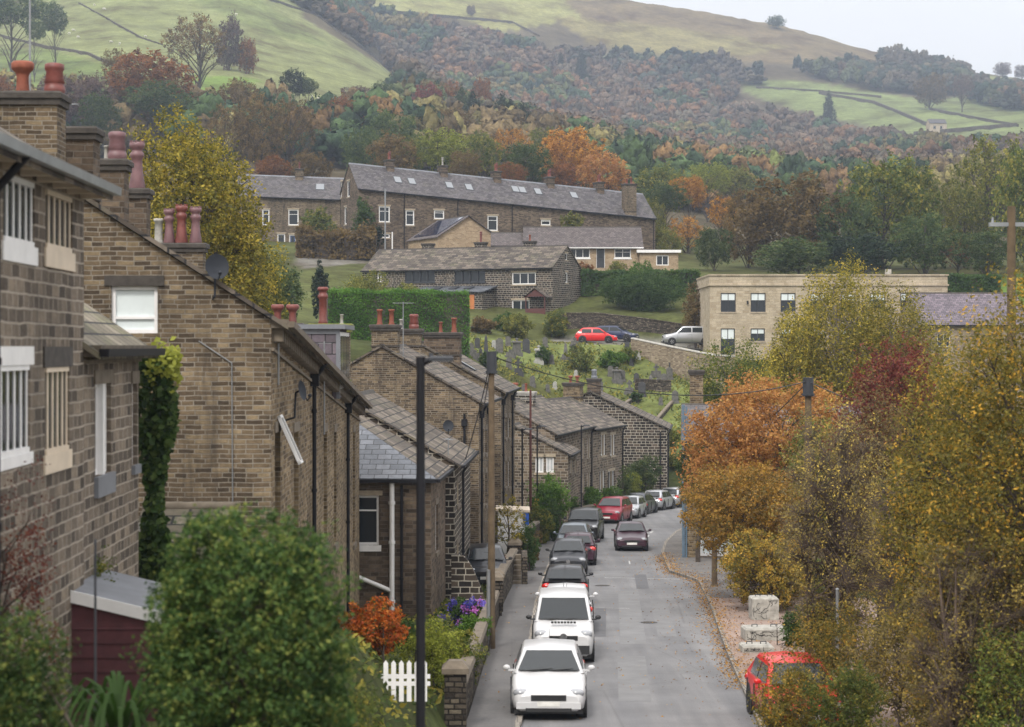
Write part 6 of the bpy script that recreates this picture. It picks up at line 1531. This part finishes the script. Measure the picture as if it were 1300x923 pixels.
T_('blurred olive tree lower right behind the gold tree', 1205, 43, 430, 200, 'leaf_gold_olive', n=16000, leaf=.06, k=26, seed=66, crown_from=.05, low=-.97, sub=6, stems=3)
T_('leafless thicket of thin stems in the bottom right corner', 1235, 35, 640, 230, 'leaf_twiggy', n=7000, leaf=.045, k=34, seed=67, crown_from=.05, low=-.97, bark='twigs', stems=10, sub=7, tr=.06, cat='bush', name='bush', shell=.3)
T_('brown green bushy tree behind the twiggy bush', 1120, 60, 480, 160, 'leaf_brown', n=9000, leaf=.075, k=20, seed=68, crown_from=.1, low=-.95, sub=4)
for px_, Y_, top_, w_, mt_, sd, lab_ in ((1075, 45, 762, 170, 'leaf_gold_olive', 301, 'low olive undergrowth bush behind the grey metal post'), (1150, 43, 757, 150, 'leaf_twiggy', 302, 'brown twiggy undergrowth bush right of the grey metal post'), (1205, 41, 770, 130, 'leaf_gold_olive', 303, 'low golden olive bush beneath the bottom right thicket'), (1285, 34, 780, 150, 'leaf_mixed_green', 304, 'dark green bush in the bottom right corner'), (1045, 55, 745, 60, 'leaf_mixed_green', 305, 'green and yellow bush between the red post and the grey post'), (990, 70, 700, 90, 'leaf_copper_olive', 306, 'copper olive bush above the white concrete blocks')):
    B_(lab_, px_, Y_, top_, w_, mt_, n=6500, leaf=.05, k=16, seed=sd)
B_('low mixed green shrub on the bank between big bush and lamp post', 435, 25, 846, 150, 'leaf_mixed_green', n=6000, leaf=.045, k=14, seed=320)
B_('low golden olive shrub in front of the bright red car', 1012, 41.5, 838, 130, 'leaf_gold_olive', n=6500, leaf=.045, k=16, seed=321)
B_('dark green low shrub right of the bright red car', 1075, 40, 835, 110, 'leaf_mixed_green', n=5500, leaf=.045, k=14, seed=322)
B_('leafy hedge bush behind the dark red people carrier', 772, 136, 617, 40, 'leaf_bright', n=4500, leaf=.09, k=11, seed=307)
B_('pale weeping shrub left of the upper graves', 655, 186, 398, 44, 'leaf_olive', n=3500, leaf=.13, k=12, seed=308)
B_('dark shrub at the right foot of the farmhouse', 705, 192, 392, 40, 'leaf_mixed_green', n=3000, leaf=.13, k=9, seed=309)
B_('small green bush in front of the farmhouse porch', 640, 190, 396, 34, 'leaf_green', n=2500, leaf=.13, k=9, seed=310)
B_('brown bush between hedge end and farmhouse', 612, 186, 402, 36, 'leaf_brown', n=2500, leaf=.13, k=9, seed=311)
# ------------------------------------------------------------ trees on the hill: shared crowns
PROTO = []
def proto(seed, k, n, leaf, low, frm, sub, fr=.4, kind='round'):
    rng = np.random.default_rng(seed)
    if kind == 'cone':
        lobes = [((0, 0, .55), (.2, .2, .35))]
        for i in range(k):
            t = (i + .5) / k; a = 2.4 * i; r_ = .36 * (1 - t) + .03; lobes.append((((r_ * .6) * math.cos(a), (r_ * .6) * math.sin(a), .12 + .84 * t), (r_ * .55, r_ * .55, .07)))
    else: lobes = make_lobes(.5, (1 - frm) / 2, frm + (1 - frm) / 2, k, rng, fr, low)
    V_, Q_, r_ = cloud(lobes, int(n * 2.3), leaf * .75, rng, **({'shell': .35} if kind == 'bare' else {}))
    mc = mesh_np('crown', V_, Q_, 'leaf_olive', [('rnd', 'FLOAT', 'FACE', r_)]); tk = trunk_mesh(.8, .022 if kind != 'bare' else .03, lobes, rng, sub=sub)
    PROTO.append((mc.data, tk.data)); bpy.data.objects.remove(mc); bpy.data.objects.remove(tk)
for i in range(4): proto(200 + i, 20, 4200, .022, -.85, .1, 2, .36)       # 0-3 round
proto(210, 26, 5200, .018, -.9, .08, 3, .3)                                # 4 fine
proto(211, 24, 2200, .018, -.6, .16, 8, .3, 'bare')                        # 5 half bare
proto(212, 24, 3200, .022, 0, 0, 1, .3, 'cone')                            # 6 conifer
proto(213, 12, 3600, .024, -.95, .06, 1, .5)                               # 7 dome
def hilltree(label, px, top, w, h, Y, mat, p, group=None):
    h *= 1.08; w *= 1.12
    """px,top: crown top in the photo; w,h: crown width and tree height in photo pixels"""
    X = PX(px, Y); s = h / F * Y; ww = w / F * Y / (1.05 if p != 6 else .8); z = PZ(top, Y) - s
    if Y > 900: g0 = H(X, Y) - .3; s = min(PZ(top, Y) - g0, 1.6 * s); z = g0
    root = empty('pine_tree' if p == 6 else 'tree', (X, Y, z), 0, label, 'tree', group)
    root.rotation_euler = (0, 0, R.uniform(0, 6)); root.scale = (1, 1, 1)
    c, t = PROTO[p]
    a = bpy.data.objects.new('crown', c); b = bpy.data.objects.new('trunk', t)
    for o in (a, b): COL.objects.link(o); o.parent = root; o.scale = (ww, ww, s)
    a.material_slots[0].link = 'OBJECT'; a.material_slots[0].material = MATS[mat]
    # roots down to the ground where the crown hangs above a steep bank
    g = H(X, Y)
    if g < z - .3: b.scale = (ww, ww, s + (z - g)); b.location = (0, 0, g - z)
    return root
HT = [ # label, px, top, w, h, Y, mat, proto
 ('copper topped round tree on the left hillside', 192, 62, 116, 78, 420, 'leaf_rust', 1), ('big bare spreading tree with visible limbs on the left hillside', 247, 15, 84, 86, 520, 'leaf_brown', 5),
 ('dark leafy tree right of the bare spreading tree', 291, 18, 42, 78, 640, 'leaf_purplebrown', 2), ('rusty tree at the end of the left hill copse', 314, 46, 30, 50, 640, 'leaf_rust', 7),
 ('dark round tree beneath the hill pasture', 371, 87, 38, 38, 520, 'leaf_blackgreen', 3), ('small dark tree beside the round one under the pasture', 391, 97, 30, 26, 520, 'leaf_dark', 7),
 ('dark clump at the upper left corner', 20, -18, 90, 60, 620, 'leaf_dark', 0), ('small dark tree beside the upper left clump', 45, 25, 30, 28, 600, 'leaf_dark', 3), ('dark tree right of the upper left clump', 68, 0, 40, 48, 640, 'leaf_dark', 2),
 ('brown half bare tree left of the copper tree', 145, 58, 40, 60, 430, 'leaf_brown', 5), ('dull brown tree below the left pasture', 110, 92, 70, 70, 400, 'leaf_purplebrown', 1), ('purple brown tree behind the first chimney', 70, 96, 60, 70, 400, 'leaf_purplebrown', 4),
 ('dark green tree beneath the copper tree', 125, 118, 60, 60, 380, 'leaf_dark', 3), ('dark tree below the copper tree on the left hillside', 200, 100, 90, 60, 400, 'leaf_dark', 0), ('rusty tree at the far left edge', 5, 95, 50, 80, 400, 'leaf_rust', 2),
 ('grey brown tree right of the copper tree', 300, 100, 70, 70, 430, 'leaf_brown', 4), ('olive tree above the shorter terrace left', 290, 128, 70, 90, 340, 'leaf_brown', 5), ('brown feathery tree above the shorter terrace', 330, 118, 70, 100, 340, 'leaf_brown', 4),
 ('russet feathery tree above the terrace chimney', 372, 120, 70, 95, 345, 'leaf_brown', 5), ('pale brown bushy tree just behind the shorter terrace', 395, 190, 60, 50, 300, 'leaf_brown', 1), ('brown bushy tree behind the shorter terrace ridge', 345, 195, 56, 46, 300, 'leaf_rust', 7),
 ('orange red tree at the meeting of wood and pasture', 438, 120, 52, 64, 430, 'leaf_rust', 2), ('dark brown tree above the orange red tree', 452, 108, 50, 40, 500, 'leaf_purplebrown', 3), ('dark round tree on the wood edge', 488, 102, 40, 34, 560, 'leaf_dark', 7),
 ('wide dark green tree behind the terrace left end', 500, 138, 84, 90, 370, 'leaf_dark', 0), ('dark green tree above the left chimney of the long terrace', 462, 160, 60, 70, 330, 'leaf_dark', 1), ('rust and olive tree behind the first chimney', 500, 168, 66, 60, 300, 'leaf_brown', 2),
 ('bright yellow green round tree behind the long terrace', 558, 161, 78, 62, 315, 'leaf_lime', 7), ('olive brown tree left of the yellow green one', 520, 172, 44, 50, 305, 'leaf_mixed_green', 4), ('brownish tree above the yellow green one', 572, 136, 62, 50, 430, 'leaf_brown', 3),
 ('dark plum coloured tree in the middle wood', 542, 104, 44, 50, 560, 'leaf_redbrown', 0), ('pale russet tree in the middle wood', 570, 100, 40, 50, 600, 'leaf_rust', 5), ('green grey conifer like tree in the middle wood', 586, 106, 30, 44, 560, 'leaf_dark', 6),
 ('tall dark pine left of the pine pair', 600, 110, 26, 50, 520, 'leaf_blackgreen', 6), ('pale rusty tree behind the pines', 612, 98, 30, 40, 640, 'leaf_rust', 4), ('dark pine in the centre wood', 636, 114, 28, 46, 520, 'leaf_blackgreen', 6), ('broad dark pine right of the centre', 664, 126, 36, 44, 500, 'leaf_blackgreen', 6),
 ('dark pine between the centre pines', 648, 122, 22, 36, 510, 'leaf_blackgreen', 6), ('green tree behind the second chimney', 612, 165, 56, 60, 320, 'leaf_mixed_green', 1), ('olive green tree behind the third chimney', 590, 190, 50, 40, 290, 'leaf_brown', 4),
 ('ochre tree behind the third chimney', 648, 160, 56, 50, 360, 'leaf_amber', 5), ('dark green bushy tree behind the skylights', 668, 180, 70, 56, 300, 'leaf_dark', 3), ('small rust tree at the terrace ridge', 650, 205, 44, 34, 288, 'leaf_rust', 4),
 ('large amber tree behind the terrace right half', 722, 160, 88, 74, 330, 'leaf_amber', 0), ('bright orange tree next to the large amber tree', 768, 190, 72, 60, 315, 'leaf_orange', 1), ('dark rusty undergrowth tree below the amber one', 712, 204, 50, 40, 300, 'leaf_rust', 2),
 ('dark brown tree left of the large amber tree', 690, 160, 50, 60, 400, 'leaf_mixed_green', 4), ('green and gold tree right of the terrace', 838, 205, 76, 70, 330, 'leaf_mixed_green', 2), ('small bright amber tree right of the green and gold one', 874, 222, 50, 44, 320, 'leaf_amber', 3),
 ('dark tree under the small amber tree', 845, 232, 60, 40, 300, 'leaf_dark', 0), ('lime green tree beside the terrace right end', 828, 250, 40, 66, 262, 'leaf_olive', 4), ('soft orange tree beyond the annex', 868, 272, 66, 60, 262, 'leaf_amber', 5), ('olive tree beside the annex', 846, 285, 44, 52, 250, 'leaf_olive', 1),
 ('yellow tree behind the grey evergreen', 920, 246, 52, 60, 270, 'leaf_amber', 5), ('dark grey green tree behind the annex garden', 906, 286, 50, 56, 225, 'leaf_dark', 3), ('pale yellow green far tree in the valley', 900, 205, 64, 44, 380, 'leaf_lime', 4), ('pale lime far tree right of the other pale one', 932, 210, 56, 44, 390, 'leaf_olive', 1),
 ('large brown green oak left of the dark trees', 1004, 216, 150, 130, 228, 'leaf_brown', 0), ('brown tree at the left foot of the large oak', 948, 240, 70, 100, 235, 'leaf_brown', 4), ('tall dark green tree behind the birch', 1126, 196, 130, 150, 232, 'leaf_mixed_green', 3), ('dark green tree between the oak and the tall one', 1072, 240, 90, 110, 225, 'leaf_dark', 2),
 ('gold tinted tree top behind the tall dark tree', 1166, 205, 80, 100, 250, 'leaf_olive', 1), ('dark understorey tree right of the tall dark tree', 1170, 268, 90, 84, 215, 'leaf_dark', 0), ('pale olive feathery tree at the right edge', 1262, 165, 120, 150, 240, 'leaf_olive', 5), ('olive tree between the tall dark tree and the right edge', 1225, 225, 80, 110, 232, 'leaf_olive', 4),
 ('tall olive tree cut by the right edge', 1310, 178, 100, 170, 225, 'leaf_mixed_green', 1), ('low dark tree right of the clipped hedge', 1250, 290, 80, 60, 212, 'leaf_dark', 3), ('rusty small tree above the clipped right hedge', 1215, 308, 44, 40, 215, 'leaf_rust', 5), ('dark green tree behind the cream building left', 1010, 300, 110, 50, 205, 'leaf_dark', 7), ('dark low tree behind the cream building centre', 1090, 295, 110, 56, 205, 'leaf_blackgreen', 0),
 ('single spreading tree on the skyline', 1273, 79, 26, 22, 1480, 'leaf_purplebrown', 4), ('second skyline tree at the right edge', 1297, 82, 22, 20, 1480, 'leaf_purplebrown', 4), ('low clump on the moor skyline', 985, 19, 26, 20, 1480, 'leaf_dark', 7),
 ('isolated dark conifer in the far green field', 1052, 96, 22, 30, 1100, 'leaf_blackgreen', 6), ('lone broad tree above the far green fields', 1222, 92, 36, 52, 1120, 'leaf_purplebrown', 5), ('wide grey tree left of the lone broad tree', 1182, 92, 44, 44, 1150, 'leaf_brown', 4), ('dark tall conifer on the far wooded slope', 738, 32, 22, 36, 1180, 'leaf_blackgreen', 6),
 ('dark conifer beside the tall one on the far slope', 712, 36, 14, 24, 1200, 'leaf_blackgreen', 6), ('small lone tree on the pale hill top', 598, 6, 14, 22, 1350, 'leaf_purplebrown', 4), ('small round tree on the pale hill top', 524, 16, 14, 16, 1350, 'leaf_purplebrown', 7),
]
for args in HT: hilltree(*args, group='trees on the hillside')
# ------------------------------------------------------------ far woods, one mass
rng = np.random.default_rng(77)
WOODS = [ # polygon in photo columns/rows of ground, depth range, density (trees per 1000 m2), palette weights
 ([(-100, 158), (120, 164), (260, 172), (330, 176), (400, 180), (450, 180), (520, 184), (640, 200), (760, 205), (900, 235), (1000, 250), (1340, 250), (1340, 290), (-100, 230)], (400, 700), 11, 0),
 ([(520, 104), (640, 130), (760, 120), (900, 150), (960, 152), (1040, 172), (1160, 202), (1240, 212), (1340, 205), (1340, 260), (900, 262), (620, 200), (500, 150)], (560, 1250), 12, 1),
 ([(385, 8), (470, 20), (560, 40), (660, 60), (740, 92), (860, 100), (940, 118), (900, 160), (700, 150), (540, 135), (480, 72), (420, 34)], (900, 1420), 12, 1),
 ([(700, 70), (900, 80), (960, 96), (930, 130), (760, 110)], (1000, 1420), 12, 2),
 ([(1010, 92), (1120, 96), (1230, 102), (1240, 116), (1190, 124), (1050, 106)], (1000, 1480), 11, 2),
 ([(1120, 74), (1220, 92), (1226, 100), (1130, 90)], (1200, 1480), 9, 2),
 ([(1225, 116), (1300, 124), (1340, 128), (1340, 146), (1240, 134)], (1000, 1400), 11, 2),
]
PAL = [np.array([[.17, .12, .06], [.22, .18, .07], [.08, .12, .045], [.05, .08, .04], [.24, .14, .06], [.10, .12, .055], [.18, .20, .06]]),
       np.array([[.16, .11, .075], [.125, .10, .07], [.19, .105, .055], [.06, .09, .05], [.11, .125, .05], [.18, .14, .06], [.035, .06, .04]]),
       np.array([[.10, .08, .06], [.06, .07, .05], [.13, .105, .07], [.04, .06, .045], [.09, .10, .055], [.14, .09, .055], [.06, .065, .05]])]
base = []
for s in range(6):
    L_ = make_lobes(.5, .45, .55, 9, np.random.default_rng(300 + s), .5, -.5); base.append((cloud(L_, 520, .024, np.random.default_rng(400 + s))[0], cloud(L_, 220, .026, np.random.default_rng(400 + s))[0]))
lump = []
for s in range(6):
    g = np.random.default_rng(500 + s); mb = MB()
    for c, r in make_lobes(.5, .45, .52, 10, np.random.default_rng(300 + s), .5, -.5): mb.ell(c, [q * .86 for q in r], 8, 5)
    v = np.array(mb.v); v += g.normal(size=v.shape) * .03; lump.append((v, np.array(mb.f)))
VV = []; CC = []; LV = []; LQ = []; LC = []; lo = 0; cnt = 0
for wi, (poly, (y0, y1), dens, pal) in enumerate(WOODS):
    Y = y0
    while Y < y1:
        st = max(5.8, Y * .0070) * (.72 if wi >= 4 else 1); xs = np.arange(-Y * .34, Y * .34, st * .9); 
        for X in xs:
            X2 = X + rng.normal() * st * .3; Y2 = Y + rng.normal() * st * .4; z = H(X2, Y2); px_ = CX + F * X2 / Y2; py_ = HY - F * z / Y2
            if not (-30 < px_ < 1340) or py_ < -15: continue
            edge = rng.normal() * 5
            if not inpoly(np.array([px_ + edge]), np.array([py_ + edge * .4]), poly)[0]: continue
            hh = 8 + 8 * rng.random() ** 1.5; ww = (7 + 10 * rng.random() ** 1.7) * (1 if Y < 800 else 1.1)
            a = rng.random() * 6.28; B = base[rng.integers(6)][0 if Y < 750 else 1]; ca, sa = math.cos(a), math.sin(a)
            v = np.stack([(B[:, 0] * ca - B[:, 1] * sa) * ww + X2, (B[:, 0] * sa + B[:, 1] * ca) * ww + Y2, B[:, 2] * hh + z - .06 * hh], 1)
            cl = np.array([.82, .86, .88]) * PAL[pal][min(6, int(abs((np.sin(X2 * .021 + Y2 * .013) + np.sin(X2 * .047 - Y2 * .017 + 1)) * 2.4 + rng.random() * 2.6)))]; q = len(v) // 4
            tone = .6 + .8 * rng.random(); VV.append(v); CC.append(np.clip(cl * tone * (.8 + .4 * rng.random((q, 1))), 0, 1)); cnt += 1
            B, Bq = lump[rng.integers(6)]; v = np.stack([(B[:, 0] * ca - B[:, 1] * sa) * ww + X2, (B[:, 0] * sa + B[:, 1] * ca) * ww + Y2, B[:, 2] * hh + z - .06 * hh], 1)
            LV.append(v); LQ.append(Bq + lo); lo += len(v); LC.append(np.clip(cl * tone * (.9 + .2 * rng.random((len(v), 1))), 0, 1))
        Y += st * 1.15
V_ = np.concatenate(VV); C_ = np.concatenate(CC); print('far trees', cnt, 'verts', len(V_))
t = NT('far_foliage'); at = t.n.new('ShaderNodeAttribute'); at.attribute_name = 'tint'; t.link(at.outputs['Color'], t.b.inputs['Base Color']); t.b.inputs['Roughness'].default_value = .9; t.b.inputs['Specular IOR Level'].default_value = .1; t.done()
nz_ = t.noise(None, .9, 4, .7); t.link(t.mix(1.0, at.outputs['Color'], t.ramp(nz_, [(.35, (.6, .6, .6)), (.65, (1.35, 1.35, 1.3))]), 'MULTIPLY'), t.b.inputs['Base Color']); geo_ = t.n.new('ShaderNodeNewGeometry'); t.link(geo_.outputs['Position'], nz_.node.inputs['Vector']); t.bump(nz_, 1., .8)
LV = np.concatenate(LV); LQ = np.concatenate(LQ); LC = np.concatenate(LC)
allC = np.concatenate([np.repeat(C_, 4, 0), LC]); Q_ = np.concatenate([np.arange(len(V_)).reshape(-1, 4), LQ + len(V_)]); nl = len(V_) // 4
o = mesh_np('woods', np.concatenate([V_, LV]), Q_, 'far_foliage', [('tint', 'FLOAT_COLOR', 'POINT', np.concatenate([allC, np.ones((len(allC), 1))], 1))])
o.data.polygons.foreach_set('use_smooth', np.arange(len(o.data.polygons)) >= nl)
tag(o, 'mass of autumn woodland covering the far valley side', 'woods', kind='stuff')
# grass tufts and ground cover in the graveyard and gardens
def scatter(name, label, cat, n, fn, size, mat, seed, nrm=(0, 0, 1), asp=.5, jit=.5, rmul=1.):
    rg_ = np.random.default_rng(seed); P = []
    while len(P) < n:
        p = fn(rg_)
        if p is not None: P.append(p)
    P = np.array(P); V1, Q1, r1 = leaves(P, np.tile(nrm, (len(P), 1)), size, rg_, rg_.random(len(P)) * rmul, asp=asp, jit=jit)
    o = mesh_np(name, V1, Q1, mat, [('rnd', 'FLOAT', 'FACE', r1)]); return tag(o, label, cat, kind='stuff')
def f1(g):
    px_ = g.uniform(585, 872); Y = g.uniform(158, 184); X = PX(px_, Y)
    if np.sin(X * .9) * np.sin(Y * .7 + X * .3) + g.normal() * .5 < .1: return None
    return (X, Y, H(X, Y) + .1)
scatter('grass_tufts', 'rough grass tufts between the graves', 'grass', 5000, f1, .16, 'leaf_olive', 1, (0, -1, .4), .35)
def f2(g):
    Y = g.uniform(50, 98); e = abs(g.normal()) * (.35 if g.random() < .75 else 1.6); X = float(kR(Y)) - .02 + (-e * .6 if g.random() < .45 else e)
    return (X, Y, zr(Y) + (.012 if X < kR(Y) else .125))
scatter('fallen_leaves', 'orange brown fallen leaves gathered along the right kerb', 'leaves', 5200, f2, .035, 'leaf_amber', 2, jit=.35, asp=.6)
def f3(g):
    Y = g.uniform(48, 86); X = g.uniform(float(kR(Y)) + .4, float(kR(Y)) + 5.5); return (X, Y, zr(Y) + .12) if g.random() < .35 + .65 * (X - kR(Y)) / 6 else None
scatter('fallen_leaves', 'scattered leaf litter on the forecourt', 'leaves', 3000, f3, .035, 'leaf_rust', 3, jit=.35, asp=.6)
def f4(g):
    Y = g.uniform(45, 110); X = g.uniform(float(kL(Y)) - 2.1, float(kR(Y))); return (X, Y, zr(Y) + (.012 if X > kL(Y) else .12))
scatter('fallen_leaves', 'few leaves scattered over the carriageway', 'leaves', 700, f4, .03, 'leaf_amber', 4, jit=.3, asp=.6)
def f5(g):
    Y = g.uniform(26, 130); X = float(kL(Y)) - 1.8 - abs(g.normal()) * 2.2; return (X, Y, H(X, Y) + .1)
scatter('ground_cover', 'low green planting in the left gardens', 'ground cover', 9000, f5, .09, 'leaf_mixed_green', 5, (0, -.5, 1), .5, .8)
def f6(g):
    Y = g.uniform(28, 150); X = float(kR(Y)) + (6.3 if Y < 75 else 3) + abs(g.normal()) * 6; return (X, Y, H(X, Y) + .15)
scatter('undergrowth', 'rough undergrowth beneath the trees on the right', 'undergrowth', 12000, f6, .12, 'leaf_mixed_green', 6, (0, -.5, 1), .5, .8)
# ------------------------------------------------------------ air, light, camera
m = MB(); m.box(-1500, 1500, -60, 2750, -80, 560); o = m.build('haze', 'white_paint'); tag(o, kind='stuff')
mt = bpy.data.materials.new('air'); mt.use_nodes = True; nt = mt.node_tree; nt.nodes.remove(nt.nodes['Principled BSDF'])
pv = nt.nodes.new('ShaderNodeVolumePrincipled'); pv.inputs['Density'].default_value = HAZE; pv.inputs['Color'].default_value = (.70, .81, 1.0, 1); pv.inputs['Anisotropy'].default_value = .2
nt.links.new(pv.outputs[0], nt.nodes['Material Output'].inputs['Volume']); o.data.materials[0] = mt
w = bpy.data.worlds.new('World'); sc.world = w; w.use_nodes = True; nt = w.node_tree; bg = nt.nodes['Background']
sky = nt.nodes.new('ShaderNodeTexSky'); sky.sky_type = 'NISHITA'; sky.sun_disc = False; EL, RO = math.radians(48), math.radians(200)
sky.sun_elevation = EL; sky.sun_rotation = RO; sky.air_density = 1.; sky.dust_density = 4.
mx = nt.nodes.new('ShaderNodeMix'); mx.data_type = 'RGBA'; mx.inputs[0].default_value = .88
# cloud sheet: even pale grey, faintly mottled
tc = nt.nodes.new('ShaderNodeTexCoord'); nz = nt.nodes.new('ShaderNodeTexNoise'); nz.inputs['Scale'].default_value = 2.2; nz.inputs['Detail'].default_value = 5
nt.links.new(tc.outputs['Generated'], nz.inputs['Vector']); rp = nt.nodes.new('ShaderNodeValToRGB')
rp.color_ramp.elements[0].position = .3; rp.color_ramp.elements[0].color = (CLOUD * .965, CLOUD * .94, CLOUD * .92, 1); rp.color_ramp.elements[1].position = .7; rp.color_ramp.elements[1].color = (CLOUD * 1.07, CLOUD * 1.04, CLOUD * 1.02, 1)
nt.links.new(nz.outputs['Fac'], rp.inputs[0]); nt.links.new(sky.outputs[0], mx.inputs[6]); nt.links.new(rp.outputs[0], mx.inputs[7]); 
# overcast: the sheet is three times brighter overhead than at the horizon
sp = nt.nodes.new('ShaderNodeSeparateXYZ'); nt.links.new(tc.outputs['Generated'], sp.inputs[0])
mr = nt.nodes.new('ShaderNodeMapRange'); mr.inputs[1].default_value = 0; mr.inputs[2].default_value = 1; mr.inputs[3].default_value = .40; mr.inputs[4].default_value = 1.3; nt.links.new(sp.outputs[2], mr.inputs[0])
m2 = nt.nodes.new('ShaderNodeMix'); m2.data_type = 'RGBA'; m2.blend_type = 'MULTIPLY'; m2.inputs[0].default_value = 1
nt.links.new(mx.outputs[2], m2.inputs[6]); nt.links.new(mr.outputs[0], m2.inputs[7]); nt.links.new(m2.outputs[2], bg.inputs[0])
bg.inputs[1].default_value = .12
sl = bpy.data.lights.new('sun', 'SUN'); sl.energy = 1.5; sl.angle = math.radians(10); sl.color = (1, .96, .9); so = bpy.data.objects.new('sun', sl); COL.objects.link(so)
# rotation 200 deg: sun to the south-west, behind and left of the camera
d = Vector((math.sin(RO) * math.cos(EL), math.cos(RO) * math.cos(EL), math.sin(EL))); so.rotation_euler = d.to_track_quat('Z', 'Y').to_euler()
cam = bpy.data.cameras.new('camera'); co = bpy.data.objects.new('camera', cam); COL.objects.link(co); sc.camera = co
co.location = (0, 0, 0); co.rotation_euler = (math.pi / 2, 0, 0); cam.sensor_width = 36; cam.lens = 36 * F / 1300; cam.shift_y = -21.5 / 1300
cam.clip_start = .5; cam.clip_end = 6000; cam.dof.use_dof = True; cam.dof.focus_distance = 105; cam.dof.aperture_fstop = 1.9
sc.view_settings.view_transform = 'Standard'; sc.view_settings.look = 'None'; sc.view_settings.exposure = EXPO; sc.view_settings.gamma = 1; sc.view_settings.use_curve_mapping = False
sc.cycles.max_bounces = 6; sc.cycles.volume_bounces = 1; sc.cycles.transparent_max_bounces = 8; sc.cycles.use_denoising = True
sc.render.film_transparent = False
